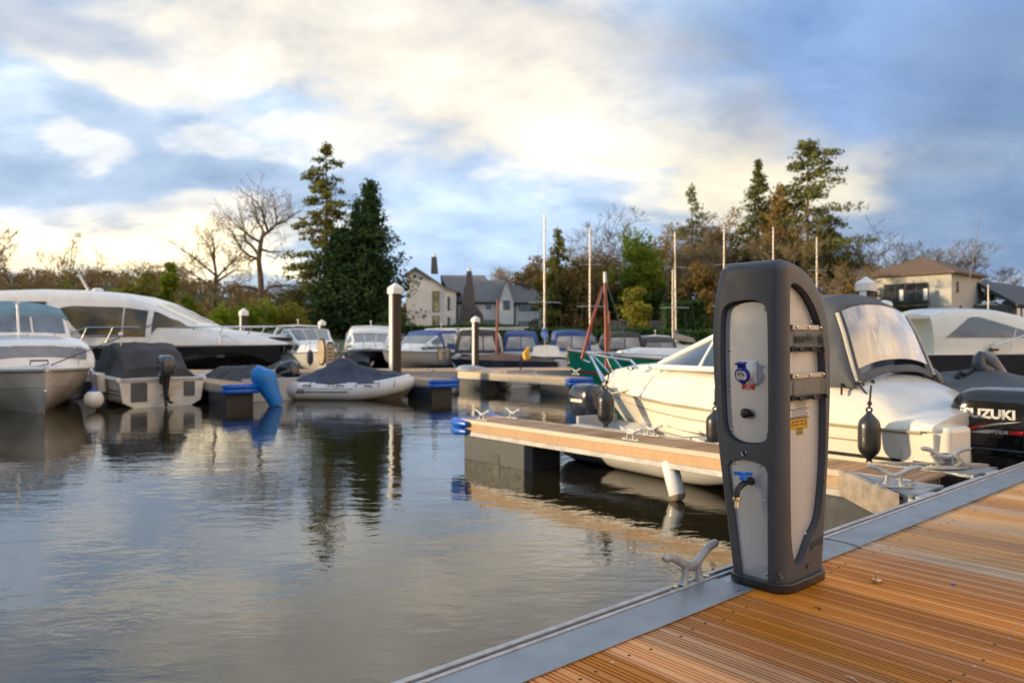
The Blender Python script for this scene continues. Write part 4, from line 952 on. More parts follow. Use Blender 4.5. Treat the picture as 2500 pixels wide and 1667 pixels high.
def cruiser(label, X, Y, rz, L_, B, fb, hullm, canopy=None, stripe=None, arch=True, cab=0.55, window='win', rear='door', group='motor cruisers moored in the far row', cant=1.25, boot=None, drive=None, rail=True, whip=False, frontal=True, panels=3, zs_=.70):
    p = empty('motor_cruiser', label, 'motor boat', (X, Y, 0), rz, group); p.scale = (1, 1, zs_); fn = hull_fn(L_, B, fb * .9, fb * 1.2, .35, 2.4, .55)
    hull_mesh(fn).build('hull', hullm, p, smooth=50); deck_mesh(fn, 0.06, 1.0, .0, .0, .07).build('deck', M['white'], p)
    gunwale(fn, .035).build('rubbing_strake', M['canopygrey'], p)
    if stripe: stripes(fn, 0.02, 0.97, .60, .70, taper=True).build('hull_stripe', stripe, p)
    if boot: stripes(fn, 0.0, 0.95, .30, .38).build('boot_stripe', boot, p)
    z0 = fb * .98
    fwd = Shell([(-L_ * .02, B * .42, z0, B * .36, z0 + cab), (L_ * .14, B * .38, z0 + .05, B * .30, z0 + cab * .78), (L_ * .30, B * .26, z0 + .1, B * .18, z0 + cab * .45), (L_ * .40, B * .12, z0 + .15, B * .06, z0 + .22)], .06)
    fwd.mesh().build('cabin', M['white'], p, smooth=50)
    for sg in (1, -1): w_ = MB(); fwd.win(w_, L_ * .0, L_ * .20, .35, .8, (sg,)); w_.build('cabin_window', M['winglass'], p)
    ws = Shell([(-L_ * .06, B * .44, z0 + cab * .6, B * .37, z0 + cab + .55), (L_ * .0, B * .42, z0 + cab * .6, B * .34, z0 + cab + .52), (L_ * .13, B * .36, z0 + cab * .6, B * .28, z0 + cab * .82)], .05)
    wg = MB(); ws.roofwin(wg, L_ * .005, L_ * .125, -.92, -.34); ws.roofwin(wg, L_ * .005, L_ * .125, -.30, .30); ws.roofwin(wg, L_ * .005, L_ * .125, .34, .92); ws.win(wg, -L_ * .05, L_ * .09, .25, .9)
    wo = ws.mesh().build('windscreen_frame', M['white'], p, smooth=40); wg.build('glass', M['winglass'], wo)
    # cockpit sides and stern
    st = Shell([(-L_ * .5, B * .43, fb * .85, B * .40, z0 + .12), (-L_ * .05, B * .46, fb * .9, B * .43, z0 + .34)], .0, .0); st.mesh().build('cockpit_side', M['white'], p, smooth=40)
    s = MB(); s.span((-L_ / 2 - .45, -B * .40, .28), (-L_ / 2 + .02, B * .40, .36)); s.build('swim_platform', M['white'], p, smooth=0, bevel=.03)
    if rear == 'door':
        s = MB(); s.span((-L_ / 2 - .015, B * .12, .42), (-L_ / 2 + .005, B * .30, z0 + .1)); s.build('transom_door', M['black'], p, smooth=0)
    elif rear == 'name':
        s = MB(); s.span((-L_ / 2 - .012, -B * .30, fb * .55), (-L_ / 2 + .002, B * .05, fb * .72)); s.build('name_strip', M['canopyblue'], p, smooth=0)
    if canopy:
        x0, x1 = -L_ * .44, -L_ * .02; zt = z0 + cant
        cn = Shell([(x0, B * .43, z0 + .10, B * .33, zt - .22), (x0 + .12, B * .44, z0 + .12, B * .37, zt), (lerp(x0, x1, .6), B * .45, z0 + .25, B * .38, zt + .06), (x1, B * .43, z0 + .4, B * .35, zt - .04), (x1 + .25, B * .40, z0 + .5, B * .32, zt - .28)], .10, .03)
        co = cn.mesh().build('canopy', canopy, p, smooth=50)
        c = MB(); cn.win(c, x0 + .16, lerp(x0, x1, .45), .25, .84); cn.win(c, lerp(x0, x1, .52), x1 - .05, .25, .84)
        zb_, zu = z0 + .34, zt - .28
        for k in range(panels):
            a, b2 = lerp(-.92, .92, k / panels) + .03, lerp(-.92, .92, (k + 1) / panels) - .03
            c.prism([(B * .41 * a, zb_), (B * .41 * b2, zb_), (B * .335 * b2, zu), (B * .335 * a, zu)], x0 - .012, x0 - .004, 'YZ')
        c.build('clear_panel', M['vinylfar'], co)
    if arch:
        a = MB(); pts = [(-L_ * .20, B * .46, z0 + .2), (-L_ * .24, B * .43, z0 + cant * .75), (-L_ * .26, B * .34, z0 + cant + .14), (-L_ * .265, 0, z0 + cant + .2), (-L_ * .26, -B * .34, z0 + cant + .14), (-L_ * .24, -B * .43, z0 + cant * .75), (-L_ * .20, -B * .46, z0 + .2)]
        a.tube(pts, [.07, .06, .06, .06, .06, .06, .07], 8); a.tube([(-L_ * .262, 0, z0 + cant + .2), (-L_ * .27, 0, z0 + cant + .55)], .018, 6); a.ball((-L_ * .27, 0, z0 + cant + .55), .05, 8, 6); a.build('radar_arch', M['white'], p, smooth=60)
    if rail: rails(fn, .5, .99, .5, 4, .013, False, .03).build('pulpit_rail', M['steel'], p)
    if drive: outboard(p, (-L_ / 2 - .05, 0, .55), 0, .9, drive)
    if whip:
        a = MB(); a.tube([(-L_ * .1, B * .35, z0 + .8), (-L_ * .3, B * .35, z0 + 4.0)], .012, 5); a.build('whip_antenna', M['white'], p)
    return p
M['vinylfar'] = mat('hazy clear panel', (0.62, 0.61, 0.58), 0.14, var=0.5, scale=1.3, col2=(0.20, 0.21, 0.22), spec=0.8)
def mooring_post(label, px, pytop, Y, w_, low=-1.0, cap=0.34, sunlit=True):
    t = W(px, pytop, Y); p = empty('mooring_post', label, 'post', (t.x, t.y, 0), UA, 'white capped mooring posts')
    h = t.z; c = cap * w_ / 0.27
    s = MB(); s.box((0, 0, (h - c + low) / 2), (w_, w_, h - c - low)); s.build('shaft', M['postbrown'], p, smooth=0, bevel=.02)
    s = MB(); k = w_ / 2 + .035; s.prism([(-k, -k), (k, -k), (k, k), (-k, k)], h - c, h - c * .45); s.loft([[(-k, -k, h - c * .45), (k, -k, h - c * .45), (k, k, h - c * .45), (-k, k, h - c * .45)], [(-.01, -.01, h), (.01, -.01, h), (.01, .01, h), (-.01, .01, h)]]); s.build('cap', M['paint'], p, smooth=0, bevel=.012)
    if sunlit:
        s = MB(); s.box((-w_ / 2 - .012, 0, (h - c + low) / 2), (.024, w_ * .58, h - c - low - .02)); s.build('sunlit_strip', M['paint'], p, smooth=0)  # white strip paints the sunlit side of the brown post
    return p
def sup_board(label, px, py0, py1, Y, rz, m, pads=True):
    a, b = W(px, py0, Y), W(px, py1, Y); h = a.z - b.z; p = empty('paddle_board', label, 'paddle board', (b.x, b.y, b.z), rz, 'boards and paddles standing on the far walkway')
    s = MB(); w_ = h * .17
    def ring(k, off): return [(off, k * w_ * math.sin(math.pi * q / 20) ** .6 * (1 if i == 0 else -1), h / 2 - h / 2 * math.cos(math.pi * q / 20) * k) for i in (0, 1) for q in (range(21) if i == 0 else range(20, -1, -1))]
    s.loft([ring(.94, -.05), ring(1, -.03), ring(1, .03), ring(.94, .05)]); s.build('board', M['black'], p, smooth=30)
    s = MB(); s.loft([ring(.86, -.056), ring(.86, -.0505)]); o = s.build('deck_pad', m, p, smooth=0)
    if pads:
        for k in range(5): s = MB(); s.box((-.058, 0, h * (.22 + .13 * k)), (.004, w_ * 1.1, h * .04)); s.build('stripe', M['black'], o, smooth=0)
    return p
# ------------------------------------------------------------------ white speedboat beside the finger
BU, BV = 7.2, 4.4
sb = empty('speedboat', 'cream white speedboat with grey canopy moored along the finger pontoon', 'motor boat', uvz(BU, BV, 0), UA + R(90))
fn = hull_fn(4.3, 2.1, 0.66, 0.80, 0.30, 2.5, 0.75, 0.92, 0.28, 0.7, 0.7)
hull_mesh(fn, 30).build('hull', M['cream'], sb, smooth=50)
gunwale(fn, 0.015, 0.02, 1.0, 30).build('rubbing_strake', mat('khaki rubbing strake', (0.42, 0.35, 0.22), 0.5), sb)
stripes(fn, 0.0, 0.62, .70, .735, .004, True).build('hull_stripe', M['black'], sb)
stripes(fn, 0.0, 0.98, .40, .435, .004).build('spray_rail', M['oldtimber'], sb)
stripes(fn, 0.10, 0.98, .86, .875, .003).build('pin_stripe', M['oldtimber'], sb)
prof = [(0.00, .02, .00, .06), (0.06, .05, .10, .10), (0.10, .06, .12, .22), (0.155, .06, .12, .315), (0.25, .05, .10, .34), (0.45, .05, .13, .325), (0.60, .06, .20, .33), (0.75, .06, .26, .30), (0.86, .05, .20, .235), (0.95, .04, .09, .14), (0.992, .02, .03, .03)]
st = []
for t, i0, i1, dz in prof:
    x, y, z = fn(t, 1, 1); st.append((x, max(.012, y - i0 * .4), z + .01, max(.008, y - i0 - i1), z + dz))
dk = Shell(st, .07, .03); dk.mesh(4).build('deck', M['cream'], sb, smooth=60)
x, y, z = fn(0, 1, 1)
for sg in (1, -1):
    s = MB(); s.loft([[(x - .15, sg * .60, z_), (x - .10, sg * .92, z_), (x + .25, sg * .99, z_), (x + .25, sg * .55, z_)] for z_ in (.34, z + .05)]); s.build('swim_platform', M['cream'], sb, smooth=0, bevel=.04, seg=4)
s = MB(); s.span((x + .30, -.40, z - .1), (x + .62, .40, z + .20)); s.build('engine_well', M['white'], sb, smooth=0, bevel=.04)
xv = lambda v: v - BV
cn = Shell([(xv(2.90), .87, .97, .84, 1.00), (xv(2.95), .88, .97, .82, 1.15), (xv(3.05), .89, .98, .77, 1.44), (xv(3.14), .90, .98, .72, 1.64), (xv(3.30), .91, .98, .70, 1.725), (xv(3.8), .91, 1.0, .69, 1.73), (xv(4.1), .89, 1.05, .66, 1.65), (xv(4.25), .86, 1.1, .62, 1.52)], .09, .05)
co = cn.mesh(5, .012).build('canopy', M['canopygrey'], sb, smooth=60)
bm = bmesh.new(); bm.from_mesh(co.data); gone = []                   # openings behind the clear panels, open at the windscreen
for f in bm.faces:
    c = f.calc_center_median(); wb_, zb_, wt_, zt_ = cn.at(c.x); fz = (c.z - zb_) / max(.01, zt_ - zb_)
    if len(f.verts) > 4: gone.append(f)
    elif xv(2.92) < c.x < xv(3.135) and abs(c.y) < .86 * wt_ and fz > .8: gone.append(f)
    elif xv(3.31) < c.x < xv(3.74) and .12 < fz < .84 and abs(c.y) > wt_ * .98: gone.append(f)
    elif abs(f.normal.z) > .5 and c.z < 1.12 and abs(c.y) < .8: gone.append(f)
bmesh.ops.delete(bm, geom=gone, context='FACES'); bm.to_mesh(co.data); bm.free()
sd_ = co.modifiers.new('cloth', 'SOLIDIFY'); sd_.thickness = .006
for y_ in (.42, -.42):
    s = MB(); s.span((xv(3.42), y_ - .24, .95), (xv(3.52), y_ + .24, 1.36)); s.span((xv(3.42), y_ - .24, .9), (xv(3.9), y_ + .24, 1.02)); s.build('helm_seat', M['white'], sb, smooth=0, bevel=.04)
s = MB(); s.span((xv(4.05), -.75, 1.0), (xv(4.4), .75, 1.22)); s.build('dashboard', M['canopygrey'], sb, smooth=0, bevel=.04)
for sg in (1, -1):
    c = MB(); cn.win(c, xv(3.30), xv(3.75), .12, .86, (sg,), off=.012, n=6); c.build('side_panel', M['vinyl'], co)
c = MB(); c.patch(lambda q, t: cn.top(lerp(xv(2.925), xv(3.135), t), q), -.90, .90, .06, .97, 12, 5, -.012, -.006); c.build('clear_panel', M['vinyl'], co)
pale = mat('pale canopy piping', (0.62, 0.58, 0.50), 0.6)
for sg in (1, -1):
    s = MB(); s.tube([Vector(cn.side(xx, 1, sg)) + Vector((-.008, sg * .006, .0)) for xx in [xv(2.91), xv(2.95), xv(3.05), xv(3.13)]], .016, 6); s.build('canopy_piping', pale, co)
    for k in range(4):
        xx = lerp(xv(3.0), xv(3.9), k / 3); a = Vector(cn.side(xx, .08, sg)) + Vector((0, sg * .012, 0)); s = MB(); s.tube([a, a + Vector((-.02, sg * .045, -.08))], .009, 6); s.ball(a, .016, 8, 5); s.build('tie_hook', M['black'], co)
s = MB(); s.tube([(xv(3.30), .15, 1.60), (xv(3.22), .62, 1.12)], .013, 6); s.build('canopy_strut', pale, co)
for k in range(7):
    a = Vector((xv(2.89), lerp(.84, -.84, k / 6), 1.02)); s = MB(); s.tube([a, a + Vector((-.07, -.015, -.10))], .010, 6); s.ball(a, .018, 8, 5); s.build('tie_hook', M['black'], co)
# raked windscreen
M['screenglass'] = clear_mat('blue tinted screen', (0.45, 0.52, 0.58), 0.30, film=(0.10, 0.14, 0.19))
ws = Shell([(xv(4.12), .90, 1.08, .66, 1.56), (xv(4.30), .88, 1.08, .63, 1.47), (xv(5.28), .62, 1.08, .46, 1.10)], .05, .02)
wf = MB()
for sg in (1, -1):
    wf.tube([Vector(ws.side(xx, 1, sg)) for xx in (xv(4.12), xv(4.3), xv(4.8), xv(5.28))], .034, 8); wf.tube([Vector(ws.side(xx, .02, sg)) for xx in (xv(4.12), xv(4.7), xv(5.28))], .03, 8)
    wf.tube([Vector(ws.top(lerp(xv(4.14), xv(5.26), k / 5), sg * .34)) for k in range(6)], .022, 6); wf.tube([Vector(ws.side(xv(4.5), .02, sg)), Vector(ws.side(xv(4.42), 1, sg))], .022, 6)
for xx in (xv(4.13), xv(5.27)): wf.tube([Vector(ws.top(xx, q / 4)) for q in range(-4, 5)], .03, 8)
wfo = wf.build('windscreen_frame', M['white'], sb, smooth=60)
wg = MB(); ws.roofwin(wg, xv(4.16), xv(5.24), -.95, -.36, .0); ws.roofwin(wg, xv(4.16), xv(5.24), -.32, .32, .0); ws.roofwin(wg, xv(4.16), xv(5.24), .36, .95, .0); ws.win(wg, xv(4.16), xv(5.18), .05, .95, off=0.0); wg.build('glass', M['screenglass'], wfo)
# pulpit, roller, vents
s = MB()
for sg in (1, -1):
    s.tube([(xv(5.3), sg * .80, 1.06), (xv(5.45), sg * .76, 1.15), (xv(6.0), sg * .55, 1.17), (xv(6.5), sg * .26, 1.19), (xv(6.78), sg * .08, 1.20), (xv(6.82), 0, 1.20)], .014, 6)
    s.tube([(xv(5.95), sg * .50, .98), (xv(6.02), sg * .54, 1.17)], .013, 6); s.tube([(xv(6.32), sg * .26, .86), (xv(6.60), sg * .19, 1.19)], .013, 6); s.tube([(xv(6.4), sg * .10, .84), (xv(6.80), sg * .03, 1.20)], .013, 6)
s.build('pulpit_rail', M['steel'], sb)
s = MB(); s.ball((xv(5.55), .62, 1.055), (.07, .03, .025), 10, 6); s.build('vent', M['steel'], sb)
s = MB(); x_, y_, z_ = fn(.36, .93, 1); s.M = Matrix.Translation((x_, y_ + .02, z_)); s.lathe([(.05, -.01), (.05, .01), (.02, .03)], seg=12, axis='Y'); s.build('deck_light', M['steel'], sb)
s = MB(); s.tube([(xv(3.02), .80, 1.0), (xv(3.02), .84, 1.03), (xv(2.86), .84, 1.03), (xv(2.86), .80, 1.0)], .011, 6); s.build('deck_cleat', M['black'], sb)
# name painted low on the bow: small dark letters
s = MB(); q = 0
for k, wd in enumerate((.05, .02, .045, .05, .05)):
    strip_ = strip(fn, .735 + .013 * k, .735 + .013 * k + wd * .2, .47, .55, 1, .004, 2); s.add(strip_.v, strip_.f)
s.build('bow_lettering', M['black'], sb, smooth=0)
# big black outboard with its lettering
mx, mz = xv(2.40), 0.44
ob = MB(); rings = []
for z, x0_, x1_, w_ in ((-.02, -.50, .02, .15), (.06, -.58, .04, .19), (.22, -.64, .045, .215), (.36, -.66, .03, .22), (.44, -.66, .0, .215), (.50, -.64, -.05, .19), (.535, -.58, -.12, .14), (.55, -.44, -.24, .06)):
    cx_, lx = (x0_ + x1_) / 2, (x1_ - x0_) / 2
    rings.append([(mx + cx_ + lx * math.copysign(abs(math.cos(a)) ** .42, math.cos(a)), w_ * math.copysign(abs(math.sin(a)) ** .42, math.sin(a)), mz + z) for a in [2 * math.pi * k / 32 for k in range(32)]])
ob.loft(rings); mo = ob.build('outboard_motor', M['glossblack'], sb, smooth=60)
l = MB(); l.loft([[(mx + ox + lx * math.cos(a), wy * math.sin(a), mz + z) for a in [2 * math.pi * k / 18 for k in range(18)]] for z, lx, wy, ox in ((-.01, .26, .16, -.26), (-.12, .25, .15, -.26), (-.34, .18, .09, -.28), (-.75, .15, .05, -.3), (-1.0, .1, .03, -.3))]); l.build('leg', M['black'], mo, smooth=50)
s = MB(); s.span((mx + .0, -.17, mz - .30), (mx + .12, .17, mz + .10)); s.build('clamp_bracket', M['black'], mo, smooth=0, bevel=.02)
s = MB(); s.tube([(mx + ox, .207, mz + .05) for ox in (-.56, -.3, -.02)], .006, 6); s.build('cowl_seam', M['greyengine'], mo)
silver = mat('silver lettering', (0.62, 0.62, 0.63), 0.3, 0.5); redm = mat('red flash', (0.60, 0.01, 0.02), 0.3)
MP = lambda x, z, y=.2195: Matrix.Translation((mx + x, y, mz + z)) @ Matrix.Rotation(R(180), 4, 'Z') @ Matrix.Rotation(R(90), 4, 'X')
text('brand_lettering', 'SUZUKI', .102, MP(-.30, .335), silver, mo, .0035, .0045, sx=1.08)
text('small_lettering', 'FOUR', .042, MP(-.375, .193), silver, mo, .0035, .001, shear=.3, sx=1.1)
s = MB(); s.M = MP(-.285, .26, .2165); s.prism([(-.235, -.085), (-.12, -.062), (.02, .002), (-.10, -.030)], 0.0, .004); s.build('red_flash', redm, mo, smooth=0); s = MB(); s.M = MP(-.285, .26, .2165); s.prism([(.165, -.048), (.255, -.048), (.248, -.078), (.158, -.078)], 0, .004); s.build('red_flash', redm, mo, smooth=0)
s = MB(); s.M = MP(-.285, .26, .2165); s.prism([(-.07, -.040), (.25, .032), (.06, .006), (-.06, -.034)], .001, .0045); s.prism([(-.13, -.083), (.01, -.082), (.07, -.048), (-.02, -.056)], .001, .0045); s.build('silver_flash', silver, mo, smooth=0)
# fenders
def at_uv(px, py, u):
    v, z = on_u(px, py, u); return uvz(u, v, z + ZD)
t = at_uv(2122, 1003, 6.03); fender('black sausage fender hanging on the near side of the speedboat by the outboard', t, .40, .085, M['rubber'], 'fenders on the white speedboat', .20, (.03, .03))
t = at_uv(1479, 948, 6.12); fender('black fender hanging beside the bow of the speedboat', t, .42, .095, M['rubber'], 'fenders on the white speedboat', .22, (.06, .05))
t = at_uv(1746, 1000, 6.02); fender('black fender half hidden behind the grey pedestal', t, .36, .085, M['rubber'], 'fenders on the white speedboat', .2)
# grey dinghy between the finger and the speedboat's bow
gd = rib('grey inflatable dinghy tied on the far side of the finger pontoon', uvz(6.36, 4.75, 0), UA - R(90) + R(-6), 2.9, 1.02, .21, mat('pale grey inflatable fabric', (0.50, 0.50, 0.51), 0.45, var=0.06), motor=(mat('ink blue cowling', (0.018, 0.024, 0.04), 0.18, coat=.6), .72, M['alu']), strake=True, seats=True)
tl = MB(); tl.tube([(-1.25, .05, .72), (-.95, .12, .78), (-.7, .16, .84)], [.012, .014, .018], 8); tl.build('tiller', M['brass'], gd)
ml = MB(); ml.tube([uvz(5.72, 4.62, ZD + .07), uvz(5.74, 4.50, ZD + .05), uvz(5.86, 4.30, ZD + .0), uvz(6.0, 4.05, ZD + .03), uvz(6.2, 3.75, ZD + .12)], .007, 6); tag(ml.build('mooring_rope', M['rope']), 'slack grey rope from the finger cleat to the grey inflatable', 'rope')
# boats to the right of the speedboat: a covered tender with a raised motor, and a large sports cruiser
tn = empty('covered_tender', 'grey covered tender with tilted slate motor behind the black outboard', 'dinghy', W(2400, 935, 8.0) * 1.0, UA + R(90)); tn.location.z = 0
fnt = hull_fn(3.2, 1.5, .80, .85, .2, 2.4, .3); hull_mesh(fnt).build('hull', M['canopygrey'], tn, smooth=50)
Shell([(-1.55, .62, .80, .5, .84), (-.5, .70, .82, .30, .95), (.05, .70, .82, .05, 1.06), (.7, .6, .83, .2, .93), (1.5, .1, .85, .03, .88)], .02, -.02).mesh(5, .03).build('cover', M['canopygrey'], tn, smooth=60)
def P8(px, py, Y=8.0):
    q = W(px, py, Y); return pmat(tn).inverted() @ q
s = MB(); hp = [((2398, 860), .035), ((2392, 872), .06), ((2390, 890), .075), ((2404, 905), .10), ((2420, 920), .10), ((2435, 945), .09)]
s.tube([P8(*p) for p, _ in hp], [r_ for _, r_ in hp], 12); o = s.build('outboard_motor', M['greyengine'], tn, smooth=60)
s = MB(); s.tube([P8(2396, 866), P8(2412, 880), P8(2436, 915), P8(2455, 945)], [.05, .09, .09, .08], 10); s.build('cowl_back', M['greyengine'], o, smooth=60)
s = MB(); s.tube([P8(2392, 893), P8(2374, 902), P8(2355, 915), P8(2344, 908), P8(2335, 922)], [.02, .022, .025, .03, .03], 8); s.build('tiller', M['black'], o)
s = MB(); s.tube([P8(2262, 903), P8(2272, 912), P8(2290, 938)], [.055, .07, .08], 10); s.build('seat_bolster', M['greyengine'], tn, smooth=60)
Yc = 17.0
yc = empty('sports_cruiser', 'white sports cruiser with sweeping windows and black hull cover in front of the stone house', 'motor boat', ((2480 - CX) / F * Yc, Yc, 0), R(-4))
def cx_(px): return (px - 2480) / F * (Yc - 1.5)
def cz_(py): return ZC - (py - HY) / F * (Yc - 1.5)
fnc = hull_fn(9.5, 3.2, 1.02, 1.15, .4, 2.6, .6); hull_mesh(fnc, 26).build('hull', M['cream'], yc, smooth=50)
c = MB(); c1_ = strip(fnc, .0, .93, .36, 1.0, -1, .03); c2_ = strip(fnc, .0, .93, .36, 1.0, 1, .03); both(c1_, c2_).build('hull_cover', M['blackcloth'], yc, smooth=60)
deck_mesh(fnc, 0, 1, 0, .0, .1).build('deck', M['cream'], yc)
sh = Shell([(cx_(2190), 1.42, 1.05, 1.25, cz_(772)), (cx_(2230), 1.45, 1.05, 1.2, cz_(759)), (cx_(2300), 1.45, 1.06, 1.15, cz_(757)), (cx_(2370), 1.42, 1.07, 1.12, cz_(760)), (cx_(2420), 1.40, 1.08, 1.08, cz_(771)), (cx_(2500), 1.32, 1.1, 1.02, cz_(800)), (cx_(2580), 1.1, 1.12, .8, cz_(826)), (cx_(2660), .8, 1.14, .5, cz_(836))], .10, .05)
sh.mesh(6).build('superstructure', M['cream'], yc, smooth=60)
for sg in (1, -1): w_ = MB(); sh.winz(w_, cx_(2216), cx_(2440), lambda x: cz_(826) + .02, lambda x: lerp(cz_(826), cz_(826) + .04, 0) + (cz_(773) - cz_(826)) * min(1, max(0.02, (x - cx_(2216)) / (cx_(2285) - cx_(2216)))) * min(1, max(.05, (cx_(2475) - x) / (cx_(2475) - cx_(2310)))), (sg,), n=24); w_.build('side_window', M['tanglass'] if 'tanglass' in M else M['winglass'], yc)
w_ = MB(); sh.roofwin(w_, cx_(2425), cx_(2570), -.9, .9); w_.build('windscreen', M['winglass'], yc)
rails(fnc, .35, .98, .5, 7, .013, False, .02).build('guard_rail', M['steel'], yc)
s = MB(); s.tube([(cx_(2320), -1.50, 1.12), (cx_(2318), -1.50, 1.22), (cx_(2330), -1.50, 1.24)], .02, 6); s.box((cx_(2326), -1.5, 1.14), (.16, .1, .05)); s.build('windlass', M['black'], yc)
s = MB(); s.tube([(cx_(2345), 0, cz_(758)), (cx_(2395), 0, cz_(470))], [.012, .004], 6); s.build('whip_antenna', M['alu'], yc)
s = MB(); s.ball((cx_(2140) , 0, cz_(735)), (.17, .17, .10), 12, 6); s.tube([(cx_(2140), 0, cz_(770)), (cx_(2140), 0, cz_(735))], .04, 8); s.span((cx_(2120), -1.2, cz_(776)), (cx_(2200), 1.2, cz_(768))); s.build('radar_dome', M['white'], yc, smooth=50)

# ------------------------------------------------------------------ cabin cruiser, bow on, at the left edge
b0 = G(110, 1015); HV = Vector((0.653, -0.757, 0)); c0 = b0 - HV * 3.35
lc = empty('cabin_cruiser', 'old white cabin cruiser with teal canopy, bow on at the left edge', 'motor boat', (c0.x, c0.y, 0), math.atan2(HV.y, HV.x))
fl = hull_fn(7.0, 2.55, .72, .84, .35, 3.2, .45, .92, .26, .6, .35); hull_mesh(fl, 30).build('hull', M['oldwhite'], lc, smooth=50)
gunwale(fl, .045, 0, 1, 30, .0).build('rubbing_strake', M['white'], lc); deck_mesh(fl, 0, 1, .0, .02, .05).build('deck', M['white'], lc)
stripes(fl, .3, .99, .47, .485, .003).build('hull_line', M['oldtimber'], lc); stripes(fl, .0, .995, .90, .935, .004).build('black_line', M['black'], lc)
cb = Shell([(-.4, 1.16, .78, 1.10, 1.38), (.9, 1.14, .78, 1.05, 1.36), (1.75, 1.08, .8, .98, 1.28), (2.12, 1.04, .8, .95, 1.20), (2.28, .98, .8, .92, .92)], .08, .05); cb.mesh(5).build('cabin', M['white'], lc, smooth=45)
w_ = MB(); cb.roofwin(w_, 2.145, 2.265, -.94, .94, .015, 4); w_.build('front_window', mat('grey curtained glass', (0.22, 0.22, 0.24), 0.2, var=.1), lc)
for sg in (1, -1): w_ = MB(); cb.win(w_, -.2, 1.9, .35, .8, (sg,)); w_.build('side_window', M['winglass'], lc)
ws2 = Shell([(-.95, 1.1, 1.36, .98, 1.92), (-.55, 1.1, 1.36, .98, 1.90), (-.30, 1.08, 1.36, 1.02, 1.44)], .04, .02); wo = ws2.mesh().build('windscreen_frame', M['white'], lc, smooth=40)
w_ = MB(); ws2.roofwin(w_, -.53, -.315, -.95, -.35); ws2.roofwin(w_, -.53, -.315, -.31, .31); ws2.roofwin(w_, -.53, -.315, .35, .95); w_.build('glass', mat('blue tinted windscreen', (0.10, 0.15, 0.22), 0.06, var=.4, scale=1.5, spec=1.0), wo)
Shell([(-3.2, 1.1, 1.0, .95, 1.9), (-1.6, 1.1, 1.3, .98, 2.10), (-.75, 1.05, 1.55, .95, 2.06), (-.50, 1.02, 1.80, .96, 1.90)], .12, .03).mesh(5, .03).build('canopy', M['teal'], lc, smooth=60)
s = MB(); s.tube([(.35, .0, 1.44), (.1, 0, 2.12)], .022, 8); s.ball((.1, 0, 2.16), .065, 10, 6); s.build('mast_light', M['white'], lc)
rails(fl, .52, .90, .36, 3, .012, False, .05, .05, close=False).build('guard_rail', M['steel'], lc)
s = MB()
for y in (.25, -.3, .75, -.8): s.box((.35, y, 1.455), (.34, .22, .04))
s.build('roof_hatch', M['white'], lc, smooth=0, bevel=.01)
s = MB(); s.tube([(3.36, 0, .62), (3.34, 0, .30), (3.22, 0, .02)], .016, 6); s.ball((3.37, 0, .44), .03, 8, 6); s.build('bow_eye', M['steel'], lc)
s = MB(); s.tube([(3.2, .12, .90), (2.2, 1.0, 1.18), (.5, 2.8, 1.8)], .012, 6); rp2 = s.build('mooring_rope', M['black'], smooth=0); rp2.location = lc.location; rp2.rotation_euler = lc.rotation_euler; tag(rp2, 'dark mooring rope running across the bow of the old cabin cruiser', 'rope')
t = W(229, 958, 14.3); fb_ = empty('ball_fender', 'round white ball fender with navy top beside the old cabin cruiser', 'fender', (t.x, t.y, t.z), 0)
s = MB(); s.ball((0, 0, -.13), (.175, .175, .18), 18, 12); s.build('ball', M['oldwhite'], fb_, smooth=60); s = MB(); s.lathe([(.02, .12), (.05, .06), (.095, .022), (.10, .0)], seg=14); s.tube([(0, 0, .1), (.0, .05, .35)], .01, 6); s.build('neck', M['canopyblue'], fb_, smooth=60)

# ------------------------------------------------------------------ open boat under a charcoal cover, stern on
b1 = G(398, 992); HB = Vector((-0.653, 0.757, 0)); c1v = b1 + HB * 2.1
ob1 = empty('covered_boat', 'small white open boat under a charcoal canvas tent, stern and motor facing', 'motor boat', (c1v.x, c1v.y, 0), math.atan2(HB.y, HB.x))
fo = hull_fn(4.2, 1.72, .56, .74, .22, 2.6, .35, .9, .22); hull_mesh(fo).build('hull', M['oldwhite'], ob1, smooth=50); gunwale(fo, .05, .0, 1).build('rubbing_strake', M['white'], ob1); deck_mesh(fo, 0, 1, 0, 0, .02).build('deck', M['white'], ob1)
stripes(fo, 0, .9, .5, .53).build('hull_line', M['canopygrey'], ob1); stripes(fo, 0, .9, .62, .65).build('hull_line', M['canopygrey'], ob1)
Shell([(-1.7, .78, .60, .62, .74), (-1.2, .80, .60, .60, 1.08), (-.75, .80, .62, .62, 1.24), (.3, .76, .66, .58, 1.22), (1.4, .5, .72, .25, .92), (1.9, .15, .74, .06, .80)], .05, -.03).mesh(6, .045).build('canvas_cover', M['greycloth'], ob1, smooth=60)
outboard(ob1, (-2.1, .0, .62), 0, .74, M['greyengine'], M['alu'])
for y0, y1, z0_, z1_ in ((.30, .60, .12, .50), (-.62, -.40, .2, .5)): s = MB(); s.span((-2.125, y0, z0_), (-2.10, y1, z1_)); s.build('transom_plate', M['canopygrey'], ob1, smooth=0, bevel=.01)
for x_ in (-1.3, -.9): s = MB(); s.tube([(x_, .98, .66), (x_ + .05, .93, .3)], [.09, .09], 10); s.build('side_fender', M['oldwhite'], ob1, smooth=50)
s = MB(); s.tube([(-.9, .5, 1.2), (-.9, .5, 1.45)], .012, 5); s.ball((-.9, .5, 1.46), .05, 8, 6); s.build('stern_light', M['white'], ob1)

